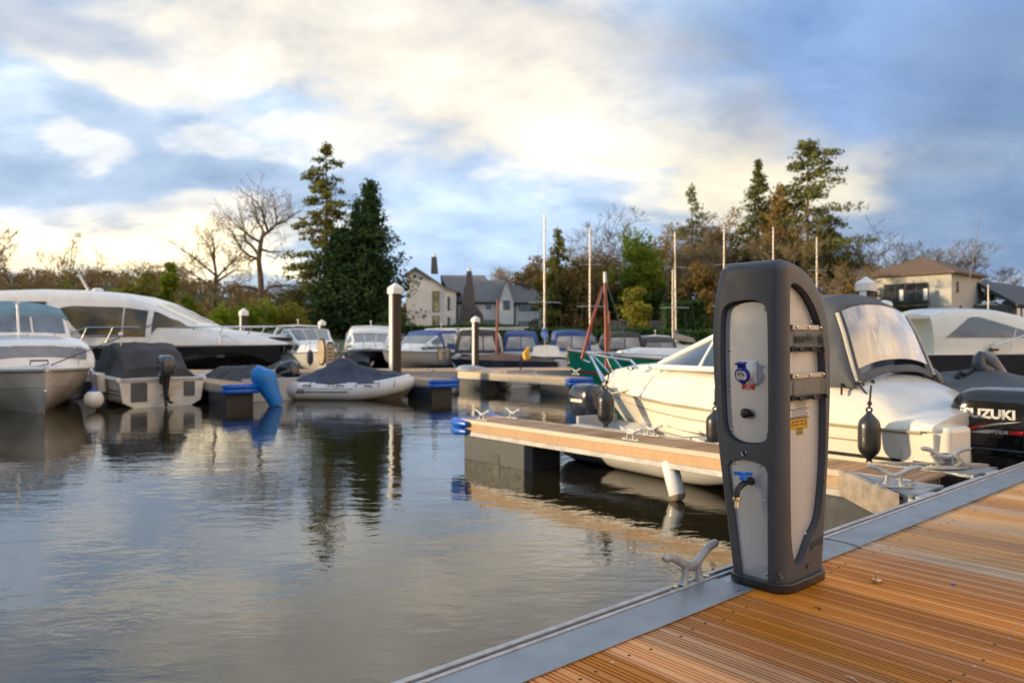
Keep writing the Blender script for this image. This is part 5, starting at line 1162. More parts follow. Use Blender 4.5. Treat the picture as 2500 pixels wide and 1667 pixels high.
# ------------------------------------------------------------------ grey covered dinghy with its motor in a bright blue cover
c2v = G(640, 978) + HB * 1.25
g2 = rib('grey inflatable under a faded charcoal cover, motor wrapped in bright blue', (c2v.x, c2v.y, 0), math.atan2(HB.y, HB.x) + .05, 3.3, 1.65, .21, M['greytube'], (M['greycloth'], [(-1.45, .72, .55, .42, 0), (-.9, .76, .25, .72, 0), (-.2, .76, .35, .70, 0), (.7, .70, .25, .68, 0), (1.35, .3, .1, .58, .1)]))
def Pg(px, py, Y): return pmat(g2).inverted() @ W(px, py, Y)
s = MB(); hp = [((640, 897), .10), ((637, 903), .19), ((641, 915), .245), ((648, 930), .235), ((657, 948), .20), ((665, 965), .165), ((672, 980), .15), ((674, 990), .13)]
s.tube([Pg(*p, 15.3) for p, _ in hp], [r_ for _, r_ in hp], 14); s.build('motor_cover', M['bluecover'], g2, smooth=70)
# ------------------------------------------------------------------ white inflatable under a navy cover
wd = rib('white inflatable under a navy canvas cover with registration V7855 on its tube', (W(862, 960, 17.3).x, 17.3, -.02), R(-7), 2.95, 1.5, .205, M['whitetube'], (M['navycloth'], [(-1.28, .62, .4, .44, 0), (-.75, .64, .14, .66, 0), (-.32, .66, .05, .89, 0), (-.22, .66, .05, .89, 0), (.3, .66, .14, .72, 0), (.8, .6, .25, .60, .02), (1.12, .46, .3, .56, .06), (1.38, .15, .1, .50, .10)]), (M['glossblack'], .86, M['alu']), tilt=R(-16), hullm=M['oldwhite'])
text('registration', 'V7855', .14, Matrix.Translation((-1.05, -.752, .215)) @ Matrix.Rotation(R(90), 4, 'X'), M['canopygrey'], wd, .004, .002)
# ------------------------------------------------------------------ small grey inflatable by the far fingers
c3v = G(1262, 949) + HB * 1.1
g3 = rib('small empty grey inflatable tied between the two far fingers', (c3v.x, c3v.y, 0), math.atan2(HB.y, HB.x) + .12, 2.5, 1.55, .215, M['greytube'])
s = MB(); s.tube([(-1.05, -.05, .45), (-1.08, -.05, .85)], .02, 6); s.build('tiller', M['black'], g3)

# ------------------------------------------------------------------ far walkway with its fingers
fw = empty('pontoon_walkway', 'far walkway crossing behind the dinghies in front of the row of cruisers', 'pontoon', (-1.0, 21.7, ZD), R(9))
s = MB(); boards(s, -15.0, 3.2, -.85, .85, seed=3); s.build('deck_boards', [deck_finger, hole, screwm], fw, smooth=25)
for y, sg in ((-.85, -1), (.85, 1)):
    s = MB(); s.span((-15, y + sg * .003, -.03), (3.2, y + sg * .06, .012)); s.build('edge_trim', edgepale, fw, smooth=0, bevel=.01)
    s = MB(); s.span((-15, y + sg * .003, -.20), (3.2, y + sg * .05, -.031)); s.build('side_channel', M['galv'], fw, smooth=0)
for k in range(5):
    s = MB(); s.span((-14.2 + 3.6 * k, -.8, -.9), (-12.0 + 3.6 * k, .8, -.202)); s.build('float_tank', M['float'], fw, smooth=0, bevel=.02)
def far_finger(label, px, py, L_):
    e = G(px, py, ZD); p = empty('finger_pontoon', label, 'pontoon', (e.x, e.y, ZD), UA + math.pi, 'far finger pontoons')
    finger('f', '', p, -.28, .28, -L_, 0.0, [(-1.15, -.1), (-L_, -L_ + 1.2)], edgepale); return p
far_finger('far finger with blue bumper end left of the grey inflatable', 1086, 926, 3.6)
far_finger('far finger with blue bumper end in front of the green boat', 1418, 922, 4.4)
far_finger('finger with blue bumper end beside the blue wrapped motor', 590, 938, 4.0)
for lab, px, py in (('left far finger', 1050, 917), ('finger end by the green boat', 1408, 915), ('finger end by the blue wrapped motor', 565, 926)):
    e = G(px, py, ZD); c = cleat('mooring_cleat', 'small cleat on the ' + lab, 0, 0, ZD, UA + R(90), 1.0, 'cleats on the far fingers'); c.location = (e.x, e.y + .25, ZD)

# ------------------------------------------------------------------ black hulled motor yacht on the left
YY = 31.0
my = empty('motor_yacht', 'long black hulled motor yacht with white superstructure on the left', 'motor boat', (-15.85, YY, 0), R(-2))
yx = lambda px: (px - CX) / F * (YY - 1.6) + 15.85
yz = lambda py: ZC - (py - HY) / F * (YY - 1.6)
fy = hull_fn(13.6, 4.0, 1.02, 1.12, .6, 2.6, .8, .92, .25, .8); hull_mesh(fy, 30).build('hull', M['blackhull'], my, smooth=50); deck_mesh(fy, 0, 1, 0, .0, .08).build('deck', M['white'], my)
stripes(fy, .35, .93, .52, .56, .006, True).build('hull_stripe', mat('blue grey stripe', (0.10, 0.15, 0.26), 0.3), my); gunwale(fy, .05).build('rubbing_strake', M['alu'], my)
ss = Shell([(yx(-60), 1.85, 1.05, 1.65, yz(714)), (yx(60), 1.85, 1.05, 1.62, yz(711)), (yx(180), 1.85, 1.05, 1.6, yz(714)), (yx(255), 1.84, 1.06, 1.56, yz(720)), (yx(315), 1.82, 1.06, 1.52, yz(729)), (yx(360), 1.80, 1.06, 1.46, yz(742)), (yx(420), 1.74, 1.07, 1.36, yz(771)), (yx(480), 1.64, 1.07, 1.25, yz(799)), (yx(530), 1.5, 1.08, 1.1, yz(813)), (yx(600), 1.25, 1.08, .85, yz(820)), (yx(690), .7, 1.1, .4, yz(833))], .16, .10)
ss.mesh(6).build('superstructure', M['white'], my, smooth=60)
up_ = lambda x: interp([(yx(150), yz(752)), (yx(185), yz(747)), (yx(300), yz(750)), (yx(380), yz(760)), (yx(430), yz(781)), (yx(468), yz(800))], x)
lo_ = lambda x: interp([(yx(150), yz(752) - .02), (yx(200), yz(806)), (yx(215), yz(822)), (yx(375), yz(822)), (yx(392), yz(800)), (yx(468), yz(801))], x)
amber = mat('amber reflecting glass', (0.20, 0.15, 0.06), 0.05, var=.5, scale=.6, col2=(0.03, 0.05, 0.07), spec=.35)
for sg in (1, -1):
    for a_, b_ in ((155, 308), (312, 366), (379, 466)): w_ = MB(); ss.winz(w_, yx(a_), yx(b_), lo_, up_, (sg,)); w_.build('side_window', amber, my)
for sg in (1, -1): w_ = MB(); ss.winz(w_, yx(-55), yx(118), lambda x: yz(806), lambda x: yz(736), (sg,)); w_.build('cockpit_opening', M['blackcloth'], my)
w_ = MB(); ss.roofwin(w_, yx(375), yx(470), -.85, .85); w_.build('windscreen', M['winglass'], my)
s = MB(); s.span((yx(160), -.02, yz(712)), (yx(176), .02, yz(708))); s.tube([(yx(165), 0, yz(714)), (yx(136), 0, yz(666))], [.07, .045], 8); s.ball((yx(134), 0, yz(664)), .08, 10, 6); s.build('mast_arm', M['alu'], my); s = MB(); s.ball((yx(182), 0, yz(702)), (.22, .22, .09), 12, 6); s.tube([(yx(176), 0, yz(714)), (yx(180), 0, yz(704))], .05, 6); s.build('radar_dome', M['white'], my)
rails(fy, .32, .985, .72, 9, .024, True, .0, .10, .25).build('guard_rail', M['steel'], my)
s = MB(); s.box((yx(620), 0, 1.32), (2.4, 1.2, .16)); s.build('sun_pad', M['greycloth'], my, smooth=0, bevel=.05)

# ------------------------------------------------------------------ the far row of cruisers and sailing boats
FWD, AFT = R(-90), R(90)
def fx(px, Y): return (px - CX) / F * Y
cruiser('white flybridge cruiser right of the black yacht with a small arched window', fx(728, 30), 31.5, R(-62), 7.5, 2.5, 1.0, M['white'], None, None, True, .95, cant=1.55)
cruiser('bow on cruiser with navy hull, red stripe and wrap round windscreen', fx(884, 34), 36, R(-80), 8.0, 2.7, 1.05, M['navy'], M['white'], M['red'], True, .7, cant=1.55)
cruiser('white bow on cruiser with blue canopy just right of the tall post', fx(1012, 33), 36, R(-112), 7.2, 2.5, .95, M['white'], M['canopyblue'], None, True, .7, cant=1.45)
b4 = cruiser('stern on cruiser with dark framed clear tent and bar racks overhead', fx(1165, 33), 36, AFT, 7.0, 2.3, .85, M['white'], M['greycloth'], None, True, .6, rear='door', cant=1.5, panels=3)
s = MB(); s.tube([(-1.4, -2.3, 2.62), (-1.4, 1.9, 2.56)], .03, 6); s.tube([(-1.1, -2.1, 2.5), (-1.1, 2.0, 2.46)], .03, 6); s.build('roof_rack', M['white'], b4)
cruiser('stern on cruiser with blue canopy left of the blue sail cover', fx(1272, 35), 38, AFT, 6.5, 1.95, .9, M['white'], M['canopyblue'], None, False, .6, rear='none', cant=1.4, panels=2)
cruiser('stern on cruiser with blue canopy and blue name strip right of the yellow buoys', fx(1396, 34), 37, AFT, 6.5, 2.05, .95, M['white'], M['canopyblue'], None, False, .6, rear='name', cant=1.4, panels=2)
cruiser('stern on cruiser with black canopy behind the green boat', fx(1526, 35), 38, AFT, 6.5, 2.1, .9, M['white'], M['greycloth'], None, False, .6, rear='none', cant=1.35, panels=2)
cruiser('stern on cruiser with grey canopy and white arch left of the speedboat windscreen', fx(1612, 36), 39, AFT, 6.5, 2.0, .8, M['white'], M['canopygrey'], None, True, .5, rear='none', cant=1.1, panels=2)
cruiser('white cruiser with blue tarpaulin half hidden behind the tall post', fx(945, 42), 44, AFT, 6.0, 2.2, .9, M['white'], M['navycloth'], None, False, .6, cant=1.3)
s1 = sailboat('white sailing boat with blue sail cover and yellow stern buoys', fx(1337, 31), 33.5, AFT, 6.0, 1.9, 6.95, M['white'], cover=M['canopyblue'], fb=.62)
for y in (.85, -.85):
    s = MB(); s.tube([(-3.0, y, .50), (-3.02, y * 1.08, .74), (-2.98, y * .92, .98)], [.17, .14, .05], 10); s.build('horseshoe_buoy', M['yellow'], s1, smooth=60)
sailboat('white sailing boat whose pale mast rises behind the green boat', fx(1453, 38), 40, AFT, 7.0, 2.2, 7.3, M['white'], cover=M['navycloth'])
sailboat('sailing boat with tall grey mast and two wide spreaders left of the pedestal', fx(1680, 38), 40, AFT + .1, 7.0, 2.2, 7.1, M['white'], cover=M['canopygrey'], lean=-.2)
sailboat('sailing boat with the short mast just left of the tall grey mast', fx(1664, 41), 43, AFT - .1, 6.0, 2.0, 5.3, M['white'], cover=None, spread=1)
for px, py, Y, lab in ((1787, 548, 42, 'sailing boat whose mast tops the pedestal, left one'), (1911, 545, 43, 'sailing boat whose mast tops the pedestal, right one'), (2020, 570, 45, 'sailing boat with thin mast behind the grey canopy'), (2458, 690, 40, 'sailing boat with stub mast before the slate roof')):
    sailboat(lab, fx(px, Y), Y + 1, AFT, 7.0, 2.2, ZC - (py - HY) / F * Y, M['white'], cover=None)
dk_ = empty('covered_launch', 'low dark launch with brown cover and thin rust coloured mast', 'motor boat', (fx(1232, 31), 31, 0), R(170), 'motor cruisers moored in the far row')
f5 = hull_fn(4.6, 1.6, .42, .5, .2, 2.2, .4); hull_mesh(f5).build('hull', M['navy'], dk_, smooth=50); Shell([(-2.1, .6, .42, .4, .5), (0, .72, .44, .2, .72), (2.0, .2, .5, .05, .56)], .03, -.03).mesh(5, .05).build('cover', M['woodbrown'], dk_, smooth=60)
s = MB(); s.tube([(.35, 0, .5), (.3, 0, 2.95)], [.05, .04], 8); s.build('mast', M['redwood'], dk_)
# green wooden sailing boat
ge = G(1470, 985); gb = empty('wooden_sailing_boat', 'green wooden sailing boat with red stripe, varnished red mast and furled red sail', 'sailing boat', (fx(1598, 19.5), 20.4, 0), R(193), 'masts and sailing boats in the marina')
fg = hull_fn(4.6, 1.7, .72, 1.05, .4, 2.0, .25, .7, .3, .9); hull_mesh(fg, 24).build('hull', M['green'], gb, smooth=50); deck_mesh(fg, 0, 1, .05, -.01, .05).build('deck', M['white'], gb)
stripes(fg, 0, .97, .36, .42).build('boot_stripe', M['red'], gb); gunwale(fg, .03).build('rubbing_strake', edgepale, gb)
gl = lambda px, py, Y: pmat(gb).inverted() @ W(px, py, Y)
s = MB(); s.tube([gl(1481, 900, 19.6), gl(1480, 800, 19.6), gl(1477, 690, 19.6)], [.055, .05, .04], 10); gm = s.build('mast', M['redwood'], gb, smooth=60)
s = MB(); s.tube([gl(1477, 690, 19.6), gl(1476.5, 664, 19.6)], [.043, .036], 10); s.build('mast_tip', M['paint'], gm, smooth=60)
s = MB(); s.tube([gl(1421, 876, 19.4), gl(1441, 800, 19.4), gl(1470, 700, 19.5)], [.045, .05, .02], 8); s.build('furled_sail', M['redwood'], gb, smooth=60)
s = MB(); s.tube([gl(1484, 890, 19.8), gl(1487, 760, 19.8)], [.05, .03], 8); s.build('gaff', M['redwood'], gb, smooth=60)
Shell([(-1.3, .5, .8, .42, 1.05), (.3, .5, .85, .4, 1.08), (.8, .35, .9, .28, 1.0)], .04).mesh().build('coach_roof', M['white'], gb)
s = MB(); s.tube([gl(1421, 878, 19.4), gl(1440, 885, 19.4)], .02, 6)
for a_, b_ in (((1420, 878), (1477, 690)), ((1550, 900), (1477, 680)), ((1500, 905), (1478, 700))): s.tube([gl(*a_, 19.4), gl(*b_, 19.6)], .006, 4)
s.build('rigging', M['steel'], gb, smooth=0)

# ------------------------------------------------------------------ posts and boards
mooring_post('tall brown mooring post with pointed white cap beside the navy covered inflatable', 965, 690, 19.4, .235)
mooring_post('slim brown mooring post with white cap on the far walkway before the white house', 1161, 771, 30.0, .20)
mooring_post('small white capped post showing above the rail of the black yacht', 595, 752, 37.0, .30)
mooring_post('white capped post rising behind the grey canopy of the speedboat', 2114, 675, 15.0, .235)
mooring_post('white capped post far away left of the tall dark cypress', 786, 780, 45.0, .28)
sup_board('cream and black striped paddle board standing by the white flybridge cruiser', 806, 834, 902, 27.0, R(110), M['tan'])
sup_board('plain tan paddle board standing left of the striped one', 786, 826, 892, 27.5, R(65), M['tan'], False)
sup_board('cream oval board right of the white bow on cruiser', 1074, 848, 883, 31.0, R(110), M['tan'], False)
sup_board('cream oval board left of the clear tent cruiser', 1094, 846, 880, 31.5, R(65), M['tan'], False)

# small fittings and fenders that show on the middle boats
for px, py, Y, m_, lab in ((906, 862, 33.0, 'white', 'white fender hanging against the navy hulled cruiser'), (838, 868, 32.5, 'white', 'white fender left of the navy hulled cruiser bow'), (757, 852, 27.8, 'navycloth', 'dark fender on the side of the white flybridge cruiser'), (1228, 880, 34.5, 'white', 'white fender beside the clear tent cruiser')):
    fender(lab, W(px, py, Y), .62, .12, M[m_], 'fenders on the far row of cruisers', .3)
for k in range(4):
    s = MB(); s.span((yx(360 + 62 * k), -1.985 + .03 * k, .60), (yx(378 + 62 * k), -1.93, .70)); s.build('portlight', M['winglass'], my, smooth=0, bevel=.01)
s = MB(); s.tube([(yx(545), -1.62, 1.10), (yx(545), -1.62, 1.42), (yx(560), -1.60, 1.44), (yx(585), -1.5, 1.30)], .02, 6); s.build('boarding_rail', M['steel'], my)
s = MB(); s.tube([(3.30, -.10, .88), (3.40, -.02, .92), (3.30, .10, .88)], .018, 6); s.build('fairlead', M['steel'], lc)
s = MB(); s.tube([(2.75, -.14, .90), (2.75, -.14, .97), (2.75, .14, .97), (2.75, .14, .90)], .016, 6); s.build('bow_cleat', M['black'], lc)
# ------------------------------------------------------------------ vegetation
def fast_mesh(name, v, f, m, parent=None):
    me = bpy.data.meshes.new(name); v = np.asarray(v, dtype=np.float32); f = np.asarray(f, dtype=np.int32); k = f.shape[1]
    me.vertices.add(len(v)); me.vertices.foreach_set('co', v.ravel()); me.loops.add(f.size); me.loops.foreach_set('vertex_index', f.ravel())
    me.polygons.add(len(f)); me.polygons.foreach_set('loop_start', np.arange(0, f.size, k, dtype=np.int32)); me.polygons.foreach_set('loop_total', np.full(len(f), k, dtype=np.int32))
    me.update(); me.validate(); me.materials.append(m)
    o = bpy.data.objects.new(name, me); scene.collection.objects.link(o); o.parent = parent
    return o
def norm(a): return a / np.maximum(1e-9, np.linalg.norm(a, axis=1, keepdims=True))
def prisms(segs, n):
    """segments (p0, p1, r0, r1) as n-sided prisms"""
    s = np.array([(*a, *b, r0, r1) for a, b, r0, r1 in segs], dtype=np.float64); p0, p1 = s[:, :3], s[:, 3:6]; d = norm(p1 - p0)
    ref = np.where(np.abs(d[:, 2:3]) < 0.9, np.array([[0, 0, 1.0]]), np.array([[1.0, 0, 0]])); u = norm(np.cross(d, ref)); w_ = np.cross(d, u)
    N = len(s); V = np.zeros((N, 2 * n, 3)); 
    for k in range(n):
        a = 2 * math.pi * k / n; q = u * math.cos(a) + w_ * math.sin(a); V[:, k] = p0 + q * s[:, 6:7]; V[:, n + k] = p1 + q * s[:, 7:8]
    base = (np.arange(N) * 2 * n)[:, None]
    Fs = np.concatenate([base + np.array([[k, (k + 1) % n, n + (k + 1) % n, n + k]]) for k in range(n)])
    return V.reshape(-1, 3), Fs
def leaves(c, size, rng_, flat=0.0, out=None, asp=1.7, more=2):
    """one small folded leaf spray per centre: random or outward-leaning quads"""
    c = np.asarray(c)
    if more > 1:
        size *= .74; c = np.repeat(c, more, 0) + rng_.normal(size=(len(c) * more, 3)) * size * .55
        out = None if out is None else np.repeat(out, more, 0)
    N = len(c); nrm = rng_.normal(size=(N, 3)); nrm[:, 2] += flat * 3
    if out is not None: nrm += out * 1.2
    nrm = norm(nrm); t = norm(np.cross(nrm, rng_.normal(size=(N, 3)))); b = np.cross(nrm, t)
    s = (size * rng_.uniform(0.55, 1.35, (N, 1)))
    V = np.stack([c - t * s * asp * .5, c + b * s * .5 + nrm * s * .15, c + t * s * asp * .5, c - b * s * .5 + nrm * s * .15], 1)
    return V.reshape(-1, 3), (np.arange(N) * 4)[:, None] + np.array([[0, 1, 2, 3]])
LM = {'dark': leaf_mat('dark evergreen leaves', (0.020, 0.044, 0.017), (0.068, 0.102, 0.031), .25), 'cypress': leaf_mat('cypress leaves', (0.024, 0.059, 0.028), (0.073, 0.122, 0.044), .22),
      'conifer': leaf_mat('olive conifer needles', (0.099, 0.113, 0.027), (0.316, 0.304, 0.066), .3), 'ivy': leaf_mat('ivy leaves', (0.101, 0.158, 0.024), (0.331, 0.401, 0.045), .4),
      'gold': leaf_mat('golden green leaves', (0.166, 0.180, 0.033), (0.525, 0.456, 0.083), .4), 'brownleaf': leaf_mat('brown autumn twigs', (0.13, 0.088, 0.034), (0.33, 0.235, 0.085), .35), 'larch': leaf_mat('golden larch twigs', (0.21, 0.135, 0.040), (0.50, 0.35, 0.115), .4),
      'pine': leaf_mat('pine needles', (0.084, 0.103, 0.038), (0.274, 0.274, 0.084), .3), 'hedge': leaf_mat('hedge leaves', (0.027, 0.068, 0.020), (0.076, 0.145, 0.041), .3)}
BM = {'bark': mat('grey brown bark', (0.15, 0.105, 0.065), 0.9, var=0.25, scale=2), 'twig': mat('thin brown twigs', (0.30, 0.22, 0.115), 0.9, var=0.25, scale=.6), 'pinebark': mat('red pine bark', (0.20, 0.095, 0.05), 0.9, var=0.25, scale=2), 'darktwig': mat('dark twigs', (0.20, 0.150, 0.09), 0.9, var=.2, scale=.6)}
def tree_root(name, label, px, Y, group, dz=-.2):
    x = (px - CX) / F * Y; return empty(name, label, 'tree', (x, Y, gz(x, Y) + dz), 0, group)
def height(px, py, Y): x = (px - CX) / F * Y; return ZC - (py - HY) / F * Y - gz(x, Y) + .2
GT = 'trees on the far bank'
def bare_tree(label, px, py, Y, spread, seed, trunk=0.30, lean=0.0, ivy=0.0, name='bare_tree', twig='twig', depth=6, fork=.30, up=.25, dens=1.0):
    h = height(px, py, Y); p = tree_root(name, label, px, Y, GT); rnd = random.Random(seed); thick, thin, tips = [], [], []
    sx = spread / (h * .55)
    def grow_(q, d, ln, r, lev):
        n = 3 if lev < 3 else 2
        for i in range(n):
            d = (d + Vector((rnd.gauss(0, .16), rnd.gauss(0, .16), rnd.gauss(0, .10) + .03 * up))).normalized()
            e = q + Vector((d.x * sx, d.y * sx, d.z)) * (ln / n); r2 = r * (.86 if lev else .88)
            (thick if r > .035 else thin).append((tuple(q), tuple(e), r, r2)); q, r = e, r2
            if lev >= 1 and lev < depth and rnd.random() < .55 * dens:
                s = Vector((rnd.gauss(0, 1), rnd.gauss(0, 1), rnd.gauss(.25, .5))).normalized(); grow_(q, (d * .55 + s * .8).normalized(), ln * rnd.uniform(.45, .7), r * .5, lev + 1)
        if lev < depth:
            k = 2 if rnd.random() < .55 else 3
            for _ in range(k):
                s = Vector((rnd.gauss(0, 1), rnd.gauss(0, 1), rnd.gauss(.1, .5))).normalized(); grow_(q, (d * .8 + s * .75 + Vector((0, 0, up * .6))).normalized(), ln * rnd.uniform(.62, .85), r * .66, lev + 1)
        else: tips.append(q)
    grow_(Vector((0, 0, 0)), Vector((lean, 0, 1)).normalized(), h * fork, trunk, 0)
    mz = max(max(s[1][2] for s in thick), max((s[1][2] for s in thin), default=0)); k = h / mz
    sc = lambda L_: [((a[0] * k, a[1] * k, a[2] * k), (b[0] * k, b[1] * k, b[2] * k), r0, max(r1, .012)) for a, b, r0, r1 in L_]
    thick, thin = sc(thick), sc(thin)
    V, Fs = prisms(thick, 6); fast_mesh('trunk', V, Fs, BM['bark'], p)
    if thin: V, Fs = prisms([(a, b, max(r0 * 1.15, .020), max(r1 * 1.15, .015)) for a, b, r0, r1 in thin], 3); fast_mesh('crown', V, Fs, BM[twig], p)
    if ivy:
        rg = np.random.default_rng(seed); c = []
        for a, b, r0, r1 in thick:
            if r0 > .06 and a[2] < h * ivy:
                m_ = int(90 * r0 / .3) + 14; tt = rg.random((m_, 1)); c.append(np.array(a) * (1 - tt) + np.array(b) * tt + rg.normal(size=(m_, 3)) * (.16 + r0 * .9))
        if c: V, Fs = leaves(np.concatenate(c), .24, rg); fast_mesh('ivy', V, Fs, LM['ivy'], p)
    return p
def conifer(label, px, py, Y, rad, seed, prof, leaf='conifer', nb=150, droop=.25, size=.30, per=34, bark='bark', gap=.12, sway=0.0, name='conifer', z0=.06, trunk=.32, asym=None, pads=.10, upturn=0.0):
    h = height(px, py, Y); p = tree_root(name, label, px, Y, GT); rg = np.random.default_rng(seed); rnd = random.Random(seed); segs, cs, outs = [], [], []
    ax = lambda f: np.array([sway * math.sin(f * 2.2) * h * .03, 0, f * h])
    for i in range(14): segs.append((tuple(ax(i / 14)), tuple(ax((i + 1) / 14)), trunk * (1 - i / 14.5), trunk * (1 - (i + 1) / 14.5)))
    for i in range(nb):
        f = z0 + (1 - z0) * ((i + rnd.random()) / nb) ** .92
        if rnd.random() < gap: continue
        a = rnd.random() * 2 * math.pi; r = rad * prof(f) * rnd.choice((rnd.uniform(.45, .8), rnd.uniform(.8, 1.25)))
        if asym: r *= asym(f, math.cos(a))
        if r < .1: r = .1
        b0 = ax(f); d = np.array([math.cos(a), math.sin(a), 0.0]); pts = []
        for k in range(6):
            t = k / 5; pts.append(b0 + d * r * t + np.array([0, 0, -droop * r * t ** 1.4 + upturn * r * t * t]))
        for k in range(5): segs.append((tuple(pts[k]), tuple(pts[k + 1]), .05 * (1 - k / 6) * (1 - f * .5), .05 * (1 - (k + 1) / 6) * (1 - f * .5)))
        m_ = max(6, int(per * (r / rad + .18))); t = rg.uniform(.12, 1.0, m_) ** .8; idx = np.clip((t * 5).astype(int), 0, 4); fr = (t * 5 - idx)[:, None]; P_ = np.array(pts)
        c = P_[idx] * (1 - fr) + P_[idx + 1] * fr; sd = np.array([-d[1], d[0], 0]); wd = (.10 + .30 * (1 - np.abs(t - .55)))[:, None] * r * .55
        c = c + sd * rg.normal(size=(m_, 1)) * wd * .6 + rg.normal(size=(m_, 3)) * np.array([pads, pads, pads * .7]) * 1.4
        c[:, 2] -= np.abs(rg.normal(size=m_)) * pads; cs.append(c); outs.append(np.repeat(d[None] * .6 + np.array([[0, 0, .5]]), m_, 0))
    V, Fs = prisms(segs, 5); fast_mesh('trunk', V, Fs, BM[bark], p); V, Fs = leaves(np.concatenate(cs), size, rg, .25, np.concatenate(outs)); fast_mesh('crown', V, Fs, LM[leaf], p)
    return p
def leafy(label, px, py, Y, w_, seed, leaf='ivy', n=2600, clumps=26, size=.24, name='evergreen_tree', low=.0, group=GT, taper=.0, cat='tree', depth_=None, hh=None):
    h = hh or height(px, py, Y); p = tree_root(name, label, px, Y, group); p['category'] = cat; rg = np.random.default_rng(seed); cs = []; os_ = []
    d_ = depth_ or w_
    for i in range(clumps):
        u = norm(rg.normal(size=(1, 3)))[0]; rr = rg.uniform(.35, .95); z = low * h + (1 - low) * h * (.5 + .5 * u[2] * rr); fw_ = 1 - taper * max(0, z / h - .15)
        c = np.array([u[0] * rr * w_ / 2 * fw_, u[1] * rr * d_ / 2 * fw_, z]); s = rg.uniform(.5, 1.15) * min(w_, h) * .19 + .1
        m_ = int(n / clumps * rg.uniform(.5, 1.5)); q = norm(rg.normal(size=(m_, 3))); r = s * rg.uniform(.55, 1.1, (m_, 1)); cs.append(c + q * r * np.array([1.0, 1.0, .85])); os_.append(q)
    cs, os_ = np.concatenate(cs), np.concatenate(os_); keep = cs[:, 2] > 0
    segs = []; rnd = random.Random(seed)
    for k in range(7):
        e = cs[rnd.randrange(len(cs))]; m1 = e * .45 * np.array([.4, .4, 1]); segs += [((0, 0, 0), tuple(m1), .05 * h ** .5, .035 * h ** .5), (tuple(m1), tuple(e), .035 * h ** .5, .01)]
    V, Fs = prisms(segs, 5); fast_mesh('trunk', V, Fs, BM['bark'], p); V, Fs = leaves(cs[keep], size, rg, 0, os_[keep]); fast_mesh('crown', V, Fs, LM[leaf], p)
    return p
def hedge(label, px0, px1, py, Y, thick, leaf='hedge', seed=1, n=5000):
    x0, x1 = (px0 - CX) / F * Y, (px1 - CX) / F * Y; b = gz((x0 + x1) / 2, Y) - .1; h = ZC - (py - HY) / F * Y - b
    p = empty('hedge', label, 'hedge', ((x0 + x1) / 2, Y, b), 0); rg = np.random.default_rng(seed); Lh = (x1 - x0) / 2
    c = np.stack([rg.uniform(-Lh, Lh, n), rg.uniform(-thick / 2, thick / 2, n), rg.uniform(0, h, n)], 1); pick = rg.random(n)
    c[pick < .45, 1] = -thick / 2 + np.abs(rg.normal(size=(pick < .45).sum())) * .08; c[pick > .65, 2] = h - np.abs(rg.normal(size=(pick > .65).sum())) * .10
    c[:, 2] += .12 * np.sin(c[:, 0] * .9) * (c[:, 2] / h) + .05 * rg.normal(size=n)
    V, Fs = leaves(c, .17, rg, .1); fast_mesh('leaves', V, Fs, LM[leaf], p)
    s = MB(); s.box((0, 0, h * .45), (2 * Lh - .3, thick - .3, h * .9 - .1)); s.build('hedge_core', mat('dark hedge inside', (0.012, 0.022, 0.008), .95), p, smooth=0)
    return p
cone = lambda f: (1 - f) ** .8 * (.35 + .65 * sm(f / .12))
# left of the black yacht and behind it
bare_tree('thin bare tree cut by the left edge of the view', 15, 528, 62, 5.0, 11, .16, depth=6, twig='darktwig')
bare_tree('bare tree with ivy wrapped trunk against the bright sky on the left', 172, 562, 72, 3.6, 12, .26, ivy=.75, fork=.5, depth=5, twig='darktwig')
bare_tree('low bare tree behind the roof of the black yacht, far left', 60, 655, 60, 5.0, 13, .12, depth=6)
leafy('round dark olive bush above the roof of the black yacht', 345, 655, 66, 4.3, 14, 'conifer', 3200, 34, .22, 'evergreen_bush')
leafy('narrow bright green ivy column behind the black yacht', 411, 632, 64, 1.9, 15, 'ivy', 2600, 26, .2, taper=.35)
leafy('small leaning green ivy stump left of the olive bush', 280, 690, 66, 2.6, 16, 'ivy', 1100, 14, .2, 'evergreen_bush')
leafy('low green ivy post right of the ivy column', 455, 705, 62, 1.1, 17, 'ivy', 900, 12, .18, 'evergreen_bush', taper=.3)
leafy('second low green ivy post nearer the bare oak', 476, 718, 62, .9, 18, 'ivy', 700, 10, .18, 'evergreen_bush', taper=.3)
bare_tree('brown bare tree behind the olive bush', 395, 610, 84, 8.0, 22, .25, depth=6)
